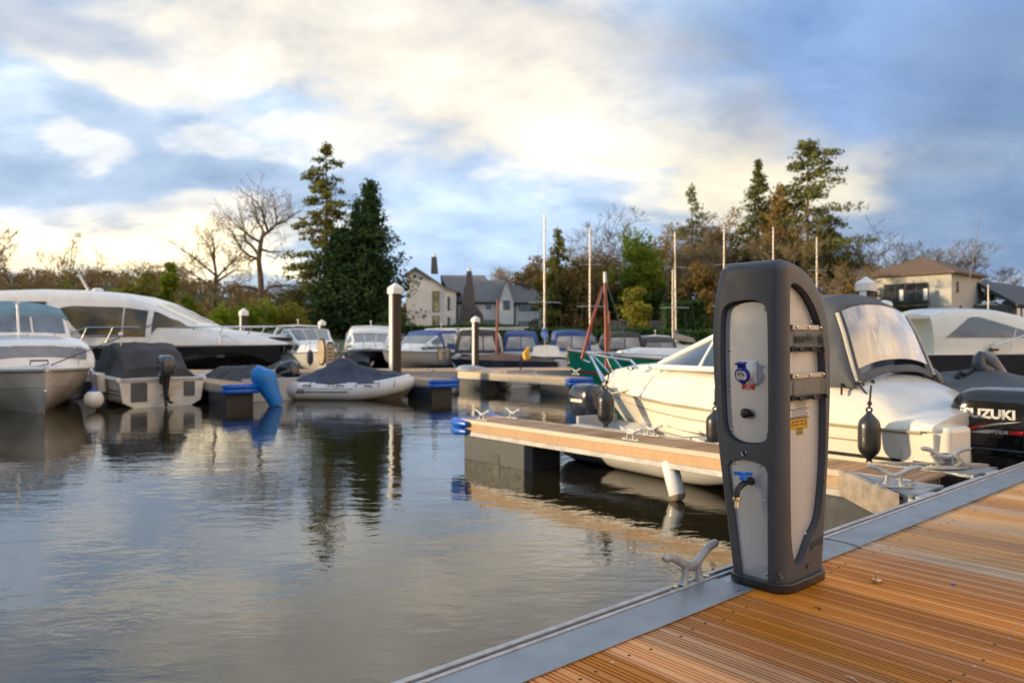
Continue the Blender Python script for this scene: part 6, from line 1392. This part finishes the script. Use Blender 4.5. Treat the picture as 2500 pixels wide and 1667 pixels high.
def limbed_tree(label, px, Y, trunk_px, limbs, seed, r0=.36, twig='darktwig', tw=(.9, 1.7)):
    """bare tree with its main limbs set out one by one, twigs grown from them"""
    p = tree_root('bare_tree', label, px, Y, GT); o = Vector(p.location); rnd = random.Random(seed); thick, thin = [], []
    def to3(q, y): v = W(q[0], q[1], Y) - o; v.y = y; return v
    def run(pts, ra, rb, ys):
        out = [to3(q, y) for q, y in zip(pts, ys)]; n = len(out) - 1
        for i in range(n): thick.append((tuple(out[i]), tuple(out[i + 1]), lerp(ra, rb, i / n), lerp(ra, rb, (i + 1) / n)))
        return out
    def twigs(q, d, ln, r, lev):
        for _ in range(2):
            d = (d + Vector((rnd.gauss(0, .28), rnd.gauss(0, .28), rnd.gauss(.03, .22)))).normalized(); e = q + d * ln * .5; thin.append((tuple(q), tuple(e), r, r * .75)); q, r = e, r * .75
            if lev < 3: s_ = Vector((rnd.gauss(0, 1), rnd.gauss(0, 1), rnd.gauss(.2, .8))).normalized(); twigs(q, (d * .7 + s_ * .8).normalized(), ln * rnd.uniform(.5, .75), r * .65, lev + 1)
        if lev < 3: s_ = Vector((rnd.gauss(0, 1), rnd.gauss(0, 1), rnd.gauss(.2, .8))).normalized(); twigs(q, (d * .8 + s_ * .6).normalized(), ln * .7, r * .8, lev + 1)
    tp = run(trunk_px, r0, r0 * .45, [0] * len(trunk_px)); cen = tp[-1]
    for lb in limbs:
        y1 = rnd.uniform(-2.6, 2.6); n = len(lb); out = run(lb, r0 * .40, .045, [y1 * (i / (n - 1)) ** 1.2 for i in range(n)])
        for i in range(1, n):
            for f in (.15, .5, .8, 1.0):
                if i == 1 and f < .5: continue
                q = out[i - 1].lerp(out[i], f); od = (q - (cen - Vector((0, 0, 1.2)))).normalized(); s_ = Vector((rnd.gauss(0, 1), rnd.gauss(0, 1), rnd.gauss(.3, .7))).normalized()
                twigs(q, (od * .8 + s_ * .7).normalized(), rnd.uniform(*tw), .045, 1)
    V, Fs = prisms(thick, 7); fast_mesh('trunk', V, Fs, BM['bark'], p); V, Fs = prisms([(a, b, max(r0_, .017), max(r1_, .013)) for a, b, r0_, r1_ in thin], 3); fast_mesh('crown', V, Fs, BM[twig], p)
zz = lambda L_: [(480 + x / 2.49, 440 + y / 2.49) for x, y in L_]
limbed_tree('big rounded bare oak with dark forking limbs left of the tall conifer', 640, 70, zz([(404, 930), (398, 800), (390, 600), (378, 480), (390, 380), (400, 340)]),
    [zz(q) for q in ([(378, 480), (320, 460), (270, 420), (230, 360), (190, 300)], [(372, 450), (330, 400), (270, 360), (250, 300), (220, 240)], [(392, 380), (340, 350), (300, 310), (255, 265)], [(400, 340), (400, 310), (370, 270), (340, 220), (330, 165)], [(400, 340), (440, 310), (480, 270), (482, 220), (470, 160)],
      [(436, 312), (420, 250), (415, 190), (400, 150)], [(480, 270), (530, 245), (565, 205)], [(385, 670), (330, 650), (250, 645), (190, 675), (140, 715)], [(400, 690), (430, 640), (520, 625)], [(374, 470), (330, 490), (300, 470)], [(392, 420), (430, 430), (470, 420)])], 5)
limbed_tree('wide brown bare tree with several rising limbs left of the big bare oak', 528, 74, zz([(112, 930), (110, 760), (115, 640), (118, 560)]),
    [zz(q) for q in ([(118, 560), (90, 480), (60, 420), (30, 390)], [(118, 560), (120, 480), (140, 420), (150, 370)], [(116, 600), (160, 540), (210, 480), (250, 430)], [(113, 680), (60, 620), (0, 580), (-60, 540)], [(112, 700), (170, 680), (230, 650), (290, 640)], [(118, 580), (80, 540), (20, 480), (-20, 440)], [(116, 620), (190, 570), (240, 545)])], 6, .3, 'twig')
leafy('yellow green undergrowth at the foot of the bare oak', 610, 735, 63, 4.6, 23, 'ivy', 1700, 20, .22, 'shrub', cat='shrub')
leafy('yellow green shrub between the bare trees behind the yacht rail', 545, 748, 60, 3.4, 24, 'ivy', 1200, 16, .2, 'shrub', cat='shrub')
leafy('brown green shrub under the tall conifer', 712, 725, 68, 3.4, 25, 'gold', 1100, 16, .22, 'shrub', cat='shrub')
bare_tree('small brown bare tree between the oak and the tall conifer', 705, 660, 76, 5.0, 26, .16, depth=6)
conifer('tall ragged olive conifer with open drooping branches', 790, 352, 78, 6.0, 31, lambda f: (1 - f) ** .62 * (.45 + .55 * sm(f / .15)) * (1 + .22 * math.sin(f * 31)), 'conifer', 135, .26, .28, 84, gap=.14, sway=.5, trunk=.34, upturn=.12)
conifer('dark pointed cypress standing against the white house', 903, 447, 72, 5.6, 32, lambda f: (1 - f) ** 1.0 * (.78 + .22 * sm(f / .2)) * (1 + .14 * math.sin(f * 44)), 'cypress', 360, .02, .28, 60, gap=.02, trunk=.34, name='cypress', pads=.22, upturn=.35)
conifer('shorter dark cypress merged into the left side of the pointed one', 838, 560, 71, 3.7, 33, lambda f: (1 - f) ** .55, 'cypress', 230, .02, .30, 52, gap=.02, name='cypress', pads=.22, upturn=.35)
conifer('slim side spire of the dark cypress', 872, 483, 74, 1.9, 34, lambda f: (1 - f) ** .7, 'cypress', 150, .02, .26, 34, gap=.03, name='cypress', pads=.18, upturn=.5)
# centre and right
conifer('brownish conifer left of the tall pale mast', 1362, 558, 78, 3.6, 41, cone, 'conifer', 120, .2, .28, 36, gap=.12)
leafy('dark ivy covered tree right of the white house', 1348, 632, 92, 4.2, 42, 'ivy', 2200, 24, .25)
bare_tree('bare tree with ivy trunk whose twigs fan out above the masts', 1456, 497, 82, 8.0, 43, .26, ivy=.62, fork=.42, depth=6, up=.3, twig='darktwig')
leafy('russet leafless shrub tree under the fan of twigs', 1425, 628, 76, 6.0, 44, 'brownleaf', 2600, 30, .26)
leafy('tall yellow green ivy clad tree in the middle of the wood', 1568, 548, 76, 5.2, 45, 'ivy', 7500, 60, .25, taper=.2)
leafy('golden shrub glowing below the ivy clad tree', 1545, 690, 70, 4.0, 46, 'gold', 1300, 16, .22, 'shrub', cat='shrub')
leafy('dark evergreen shrub behind the hedge, left of the ivy tree', 1500, 690, 78, 6.0, 47, 'dark', 2200, 22, .26, 'shrub', cat='shrub')
leafy('dark evergreen shrub behind the hedge, below the brown conifer', 1402, 690, 78, 5.0, 48, 'dark', 2200, 22, .26, 'shrub', cat='shrub')
leafy('dark evergreen shrub behind the hedge, right of the ivy tree', 1640, 705, 74, 6.5, 49, 'dark', 2200, 22, .26, 'shrub', cat='shrub')
conifer('thin sparse conifer left of the pedestal', 1683, 452, 84, 3.6, 50, lambda f: (1 - f) ** .6 * (1 + .3 * math.sin(f * 40)), 'conifer', 70, .12, .26, 46, gap=.25, trunk=.26, sway=.6)
bare_tree('brown twiggy tree between the ivy tree and the thin conifer', 1636, 560, 80, 6.5, 51, .22, depth=6)
bare_tree('brown twiggy tree just left of the pedestal', 1722, 548, 78, 7.0, 52, .24, depth=6, ivy=.45)
leafy('brown leafed tree low beside the pedestal', 1700, 640, 72, 5.5, 53, 'brownleaf', 2200, 26, .25)
conifer('dark dense conifer above the left half of the pedestal', 1852, 392, 86, 4.9, 54, lambda f: (1 - f) ** .7 * (.6 + .4 * sm(f / .2)), 'pine', 150, .28, .28, 66, gap=.08, trunk=.3)
conifer('russet larch glowing between the two tall conifers', 1903, 452, 82, 3.6, 55, lambda f: (1 - f) ** .5 * (.7 + .3 * sm(f / .2)), 'larch', 170, -.25, .26, 34, gap=.08, trunk=.25, name='larch')
bare_tree('russet bare tree in front of the larch', 1880, 520, 78, 6.5, 56, .26, depth=6)
conifer('tallest pine with long flat branches reaching right', 1972, 344, 80, 5.6, 57, lambda f: .30 + .70 * (1 - f) ** .55 if f < .97 else .2, 'pine', 78, .05, .30, 95, bark='pinebark', gap=.2, trunk=.32, z0=.30, name='pine', asym=lambda f, c: (1.0 + .25 * c if f > .5 else 1.0 + .45 * c), pads=.16)
conifer('lower dark pine with drooping flat branches beside the tallest pine', 2028, 520, 79, 5.0, 58, lambda f: .4 + .6 * (1 - f) ** .5, 'pine', 46, .10, .28, 80, gap=.25, trunk=.2, z0=.25, name='pine', pads=.15)
for px, py, Y, w_, sd, lab in ((2138, 538, 84, 6.5, 61, 'upright bare tree left of the square stone house'), (2205, 590, 90, 6.0, 62, 'grey bare tree just behind the left roof slope of the square house'), (2262, 578, 104, 8.5, 63, 'pale bare tree behind the roof peak of the square house'), (2362, 603, 92, 6.0, 64, 'bare tree right of the roof peak of the square house'),
                        (2095, 600, 80, 5.0, 65, 'low grey bare tree between the pines and the square house'), (2060, 640, 70, 5.0, 66, 'scrubby bare tree behind the canopy of the speedboat'), (2475, 650, 96, 6.0, 67, 'reddish bare tree above the slate roof at the right edge')):
    bare_tree(lab, px, py, Y, w_, sd, .17, depth=6, twig='darktwig' if sd % 2 else 'twig', up=.4, ivy=.4 if sd == 61 else 0)
leafy('small dark evergreen above the slate roof', 2428, 652, 88, 3.2, 68, 'dark', 1200, 16, .24)
leafy('brown scrub behind the white capped post by the canopy', 2085, 690, 66, 7.0, 69, 'brownleaf', 1800, 22, .25, 'shrub', cat='shrub')
leafy('pale bare scrub above the stone cottage', 1245, 668, 120, 6.5, 70, 'brownleaf', 900, 14, .3, 'shrub', cat='shrub')

for i, (px, py, Y, w_, kind) in enumerate(((1255, 640, 92, 5, 'b'), (1300, 610, 90, 5, 'l'), (1405, 590, 92, 6, 'b'), (1520, 600, 95, 6, 'b'), (1605, 600, 92, 5, 'l'), (1660, 590, 95, 7, 'b'), (1745, 575, 92, 6, 'l'), (1775, 560, 90, 6, 'b'), (1815, 560, 92, 5, 'l'), (1935, 560, 92, 6, 'l'), (1990, 600, 92, 7, 'b'), (2045, 610, 96, 7, 'b'), (2110, 640, 84, 5, 'l'))):
    lab = '%s standing %s' % ('brown bare tree' if kind == 'b' else 'rust brown leafy tree', ('behind the right end of the white house', 'behind the tall pale mast', 'behind the fan of bare twigs', 'behind the left side of the ivy clad tree', 'just right of the ivy clad tree', 'behind the thin sparse conifer', 'between the thin conifer and the pedestal', 'above the left shoulder of the pedestal', 'under the dark dense conifer', 'behind the russet larch', 'behind the trunk of the tallest pine', 'behind the lower dark pine', 'low beside the square house')[i])
    bare_tree(lab, px, py, Y, w_, 80 + i, .2, depth=6) if kind == 'b' else leafy(lab, px, py + 15, Y, w_ + .8, 80 + i, 'brownleaf', 3000, 36, .24)

for i, (px, py, Y, w_, lf, n_, lab) in enumerate(((1640, 540, 88, 6.5, 'larch', 4200, 'tall olive gold tree whose crown stands right of the ivy clad tree'), (1725, 520, 90, 6.5, 'brownleaf', 4200, 'tall brown tree behind the left shoulder of the pedestal'), (1790, 500, 90, 6.0, 'larch', 3800, 'tall golden brown tree between the thin conifer and the dark dense conifer'), (1905, 470, 88, 6.2, 'larch', 5200, 'broad golden larch like crown glowing between the two tall conifers'),
        (1480, 590, 88, 6.5, 'brownleaf', 3600, 'brown tree filling the gap left of the ivy clad tree'), (1400, 640, 86, 5.5, 'gold', 2600, 'olive gold tree right of the brownish conifer'), (1980, 560, 86, 6.0, 'brownleaf', 3200, 'brown crown low behind the trunk of the tallest pine'))):
    leafy(lab, px, py, Y, w_, 120 + i, lf, n_, 60, .2, 'broadleaf_tree', low=.15)
hedge('long clipped green hedge in front of the white house', 925, 1292, 797, 57, 2.2, seed=3, n=6000)
hedge('lower clipped hedge running right from the white house toward the pedestal', 1293, 1760, 808, 58, 2.2, seed=4, n=6500)
hedge('tall clipped hedge block right of the grey stone wall', 1617, 1712, 742, 66, 2.5, seed=5, n=4200)
# brown woodland on the far hill
rg = np.random.default_rng(7); segs = []; cs = []
for i in range(1700):
    x = rg.uniform(-330, 60); y = rg.uniform(125, 330); zb = gz(x, y); hh = rg.uniform(2.5, 7.0)
    for k in range(5):
        e = np.array([x, y, zb + hh]) + rg.normal(size=3) * np.array([1.6, 1.6, .9]); segs.append(((x, y, zb), tuple(e), .12, .03))
    m_ = 26; c = np.array([x, y, zb + hh * .68]) + norm(rg.normal(size=(m_, 3))) * rg.uniform(.4, 1.1, (m_, 1)) * np.array([2.6, 2.6, hh * .36]); cs.append(c)
V1, F1 = prisms(segs, 4); V2, F2 = leaves(np.concatenate(cs), .75, rg)
wo_ = fast_mesh('distant_woodland', np.concatenate([V1, V2]), np.concatenate([F1, F2 + len(V1)]), leaf_mat('winter woodland', (0.12, 0.088, 0.038), (0.27, 0.20, 0.080), .3, .05)); tag(wo_, kind='stuff')
rg = np.random.default_rng(8); cs = []
for i in range(420):                                                     # scrub along the foot of the wood
    x = rg.uniform(-60, 48); y = rg.uniform(66, 112); zb = gz(x, y)
    if -12 < x < 6 and y > 60: continue
    m_ = 30; cs.append(np.array([x, y, zb + .9]) + rg.normal(size=(m_, 3)) * np.array([1.1, 1.1, .75]))
V2, F2 = leaves(np.concatenate(cs), .3, rg); tag(fast_mesh('undergrowth', V2, F2, leaf_mat('rough undergrowth', (0.035, 0.036, 0.012), (0.12, 0.095, 0.030), .3, .12)), kind='stuff')

# ------------------------------------------------------------------ buildings
wallw = mat('off white render', (0.80, 0.80, 0.80), 0.85, var=0.05, scale=1.2, bump=.3, bscale=20)
slate = mat('grey slate roof', (0.20, 0.195, 0.19), 0.75, var=0.18, scale=3, stretch=(1, 1, 3), bump=.4, bscale=9)
stone = mat('grey slate stone', (0.12, 0.118, 0.12), 0.85, var=0.25, scale=4, bump=.5, bscale=12)
goldreflect = mat('glass painted with gold sky reflection', (0.75, 0.55, 0.25), 0.12, .8, var=.35, scale=.8)  # reflection of the golden sky put into the glass colour
frame = mat('brown window frame', (0.09, 0.06, 0.045), .6)
YH = 85.0
hs = empty('white_house', 'white house with grey slate roofs and two chimneys behind the hedge', 'house', W(1150, 800, YH))
Hh = lambda px, py, dy=0.0: W(px, py, YH) + Vector((0, dy, 0))
def poly(pts, d0, d1, name, m, parent=hs, smooth=0, bevel=0.0):
    """outline given as a facade drawing (true size at the house's own distance), with real depth"""
    s = MB(); n = len(pts); a = [W(x, y, YH) + Vector((0, d0, 0)) for x, y in pts]; b = [W(x, y, YH) + Vector((0, d1, 0)) for x, y in pts]
    s.add(a + b, [tuple(range(n)), tuple(range(2 * n - 1, n - 1, -1))] + [(i, n + i, n + (i + 1) % n, (i + 1) % n) for i in range(n)])
    return s.build(name, m, parent, smooth=smooth, world=(parent is hs))
def win(px0, py0, px1, py1, d, m=None, bars=1, par=None):
    o = poly([(px0 - 1.5, py0 - 1.5), (px1 + 1.5, py0 - 1.5), (px1 + 1.5, py1 + 1.5), (px0 - 1.5, py1 + 1.5)], d - .06, d + .05, 'window', frame)
    for k in range(bars):
        a, b = lerp(px0, px1, k / bars) + .4, lerp(px0, px1, (k + 1) / bars) - .4
        s = MB(); q = [W(a, py0, YH), W(b, py0, YH), W(b, py1, YH), W(a, py1, YH)]; f0 = [v + Vector((0, d - .075, 0)) for v in q]; f1 = [v + Vector((0, d - .065, 0)) for v in q]
        s.add(f0 + f1, [(0, 1, 2, 3), (7, 6, 5, 4), (0, 4, 5, 1), (1, 5, 6, 2), (2, 6, 7, 3), (3, 7, 4, 0)]); g_ = s.build('pane', m or M['winglass'], o, smooth=0)
        g_.matrix_parent_inverse = pmat(o).inverted()
def roof(e0, e1, r1, r0, de, dr, name='roof', th=.22):
    """sloping slate plane from eave (e0,e1) up to ridge (r0,r1)"""
    s = MB(); q = [W(*e0, YH) + Vector((0, de, 0)), W(*e1, YH) + Vector((0, de, 0)), W(*r1, YH) + Vector((0, dr, 0)), W(*r0, YH) + Vector((0, dr, 0))]; t = Vector((0, .12, -th)); s.add(q + [v + t for v in q], [(0, 1, 2, 3), (7, 6, 5, 4), (0, 4, 5, 1), (1, 5, 6, 2), (2, 6, 7, 3), (3, 7, 4, 0)])
    return s.build(name, slate, hs, smooth=0, world=True)
poly([(992, 812), (992, 671), (1015, 656), (1052, 680), (1090, 707), (1113, 714), (1113, 812)], 0, 7.5, 'wall', wallw)
poly([(986, 676), (986, 672), (1015, 652), (1052, 676), (1090, 703), (1122, 711), (1122, 715), (1089, 708), (1051, 681), (1015, 657), (991, 675)], -.35, 8.0, 'roof', slate)
poly([(1113.5, 812), (1113.5, 735), (1255, 735), (1255, 812)], 1.2, 8.0, 'wall', wallw)
roof((1108, 736), (1226, 736), (1178, 661), (1062, 661), .8, 6.2); roof((1150, 735.5), (1246, 735.5), (1236, 675), (1150, 675), .95, 5.2); roof((1062, 661.5), (1178, 661.5), (1200, 736), (1062, 736), 6.3, 12)
poly([(1219, 792), (1219, 735), (1237, 681), (1254, 735), (1254, 792)], -.8, 5.2, 'wall', wallw)
poly([(1215.5, 739), (1237, 676.5), (1257.5, 739), (1254.5, 739), (1237, 684), (1218.5, 739)], -.95, 5.4, 'roof', slate)
poly([(1256, 812), (1256, 738), (1324, 738), (1324, 812)], .4, 7.5, 'wall', wallw)
roof((1250, 738), (1331, 738), (1300, 690), (1244, 690), .0, 4.0); s = MB(); q = [W(1331, 738, YH), W(1331, 738, YH) + Vector((0, 8, 0)), W(1300, 690, YH) + Vector((0, 4.0, 0))]; s.add(q + [v + Vector((-.1, 0, -.2)) for v in q], [(0, 1, 2), (5, 4, 3), (0, 3, 4, 1), (1, 4, 5, 2), (2, 5, 3, 0)]); s.build('roof', slate, hs, smooth=0, world=True)
for pts, d0, d1, cap in (([(1047, 664), (1049, 622), (1060, 622), (1064, 664)], 2.0, 2.9, (1049, 1060, 622, 615)), ([(1137, 700), (1140, 662), (1151, 662), (1154, 700)], -.2, .9, (1140, 1151, 662, 654))):
    o = poly(pts, d0, d1, 'chimney', stone); s = MB(); a = W((cap[0] + cap[1]) / 2, cap[2], YH) + Vector((0, (d0 + d1) / 2, 0)); s.lathe([(.16, 0), (.2, .05), (.14, .34), (.17, .37)], a, 10); c = s.build('chimney_pot', M['paint'], o); c.matrix_parent_inverse = pmat(o).inverted()
poly([(1116, 812), (1130, 735), (1134, 699), (1156, 699), (1158, 740), (1178, 768), (1178, 812)], -.5, 1.1, 'chimney_breast', stone)
win(1057, 712, 1071, 760, 0, goldreflect, 1); win(1057, 773, 1071, 800, 0, goldreflect, 1); win(1094, 726, 1097, 757, 0, None, 1); win(1094, 776, 1097, 800, 0, None, 1)
win(1187, 735, 1196, 752, 1.2, None, 1); win(1230, 736, 1243, 755, -.8, None, 2); win(1268, 741, 1313, 757, .4, None, 4); win(1268, 786, 1313, 806, .4, None, 3); win(1182, 782, 1215, 800, 1.2, None, 2)
for a_, b_, d_ in (((1113, 737.5), (1219, 737.5), .95), ((1256, 740), (1330, 740), .1)):
    s = MB(); s.tube([W(*a_, YH) + Vector((0, d_ - .12, 0)), W(*b_, YH) + Vector((0, d_ - .12, 0))], .07, 6); s.build('gutter', M['black'], hs, world=True)
for px_ in (1116, 1258):
    s = MB(); s.tube([W(px_, 738, YH) + Vector((0, .25, 0)), W(px_, 808, YH) + Vector((0, .25, 0))], .05, 6); s.build('downpipe', M['black'], hs, world=True)
# small stone cottage gable behind it
ct = empty('stone_cottage', 'sandstone cottage gable peeping above the right wing of the white house', 'house', W(1295, 700, 112))
s = MB(); q = [(1275, 735), (1275, 690), (1280, 658), (1286, 690), (1286, 735)]; n_ = len(q); a = [W(x, y, 110) for x, y in q]; b = [W(x, y, 110) + Vector((3.0, 4, 0)) for x, y in q]; s.add(a + b, [tuple(range(n_)), tuple(range(2 * n_ - 1, n_ - 1, -1))] + [(i, n_ + i, n_ + (i + 1) % n_, (i + 1) % n_) for i in range(n_)]); s.build('wall', mat('sandstone', (0.48, 0.38, 0.26), .85), ct, smooth=0, world=True)
s = MB(); q = [W(1280, 656, 110), W(1316, 662, 112), W(1322, 695, 111), W(1288, 693, 109.6)]; s.add(q + [v + Vector((0, .3, -.25)) for v in q], [(0, 1, 2, 3), (7, 6, 5, 4), (0, 4, 5, 1), (1, 5, 6, 2), (2, 6, 7, 3), (3, 7, 4, 0)]); s.build('roof', slate, ct, smooth=0, world=True)
s = MB(); s.span((W(1308, 660, 112).x, 112.2, W(1308, 672, 112).z), (W(1316, 660, 112).x, 112.9, W(1308, 650, 112).z)); s.build('chimney', mat('brick red chimney', (0.25, 0.12, 0.08), .8), ct, smooth=0, world=True)
# square stone house on the right, set out along the same lines as the pontoons
Cn = Vector(((2323 - CX) / F * 66, 66, 0)); base = 1.2; sh_ = empty('square_house', 'square pale stone house with hipped brown roof and dark slate annex', 'house', (Cn.x, Cn.y, base), UA)
ez = ZC - (664.6 - HY) / F * 66 - base; Wd = 7.7
rough = mat('pale rough cast stone', (0.55, 0.52, 0.46), .9, var=.12, scale=5, bump=.6, bscale=30)
s = MB(); s.span((0, 0, -1.5), (Wd, Wd, ez - .05)); s.build('wall', rough, sh_, smooth=0)
s = MB(); o_ = .42; ap = ZC - (627 - HY) / F * 70.5 - base + .1; s.loft([[(-o_, -o_, ez - .1), (Wd + o_, -o_, ez - .1), (Wd + o_, Wd + o_, ez - .1), (-o_, Wd + o_, ez - .1)], [(-o_, -o_, ez + .06), (Wd + o_, -o_, ez + .06), (Wd + o_, Wd + o_, ez + .06), (-o_, Wd + o_, ez + .06)], [(Wd / 2 - .05, Wd / 2 - .05, ap), (Wd / 2 + .05, Wd / 2 - .05, ap), (Wd / 2 + .05, Wd / 2 + .05, ap), (Wd / 2 - .05, Wd / 2 + .05, ap)]]); s.build('roof', mat('brown tiled roof', (0.17, 0.105, 0.065), .8, var=.15, scale=3, stretch=(1, 1, 4), bump=.4, bscale=8), sh_, smooth=0)
def zy(py, Y=67.5): return ZC - (py - HY) / F * Y - base
def face_win(y0, y1, pt, pb, n):                      # on the left face (normal -x)
    s = MB(); s.span((-.05, y0 - .08, zy(pb) - .08), (.06, y1 + .08, zy(pt) + .08)); o = s.build('window', frame, sh_, smooth=0)
    for k in range(n): s = MB(); s.span((-.075, lerp(y0, y1, k / n) + .05, zy(pb)), (-.055, lerp(y0, y1, (k + 1) / n) - .05, zy(pt))); s.build('pane', M['winglass'], o, smooth=0)
face_win(1.95, 5.75, 691, 733, 4); face_win(2.0, 5.8, 749, 790, 3)
bc = MB(); bc.span((-.9, 1.75, zy(738)), (-.02, 6.0, zy(735.5))); b_ = bc.build('balcony', M['canopygrey'], sh_, smooth=0)
for y in (1.8, 3.85, 5.95): s = MB(); s.span((-.95, y - .16, zy(733)), (-.87, y + .16, zy(706))); s.build('balcony_panel', M['paint'], b_, smooth=0)
s = MB(); s.span((-.93, 1.85, zy(734)), (-.91, 5.9, zy(708))); s.build('balcony_glass', M['clearglass'], b_, smooth=0)
for x, pt, pb in ((1.15, 685, 713), (1.9, 744, 757)): s = MB(); s.span((x, -.05, zy(pb, 66)), (x + .5, .05, zy(pt, 66))); s.build('window', frame, sh_, smooth=0)
s = MB(); x0, z0_, z1_ = 5.4, zy(744, 70), zy(683, 72); s.span((x0, -3.2, -1.5), (x0 + 16, -.05, z0_)); an = s.build('annex_wall', stone, sh_, smooth=0)
s = MB(); q = [(x0 - .4, -3.7, z0_ - .1), (x0 + 17, -3.7, z0_ - .1), (x0 + 17, .6, z1_), (x0 + 1.2, .6, z1_)]; s.add(q + [(x, y + .1, z - .25) for x, y, z in q], [(0, 1, 2, 3), (7, 6, 5, 4), (0, 4, 5, 1), (1, 5, 6, 2), (2, 6, 7, 3), (3, 7, 4, 0)]); s.build('annex_roof', mat('dark slate roof', (0.035, 0.042, 0.055), .6, var=.15, scale=4), sh_, smooth=0)
for k in range(4): s = MB(); s.span((x0 + .8 + 1.6 * k, -3.26, z0_ - 1.3), (x0 + 1.8 + 1.6 * k, -3.19, z0_ - .3)); s.build('annex_window', M['winglass'], sh_, smooth=0)
# low stone wall on the lawn
x0, x1 = (1488 - CX) / F * 70, (1616 - CX) / F * 70; s = MB(); s.span((x0, 70, gz(5, 70) - .3), (x1, 70.6, ZC - (783 - HY) / F * 70)); wl = s.build('garden_wall', mat('dry stone wall', (0.20, 0.19, 0.18), .9, var=.3, scale=3, bump=.6, bscale=6), smooth=0, bevel=.05); tag(wl, 'low grey dry stone garden wall between the two hedges', 'wall')
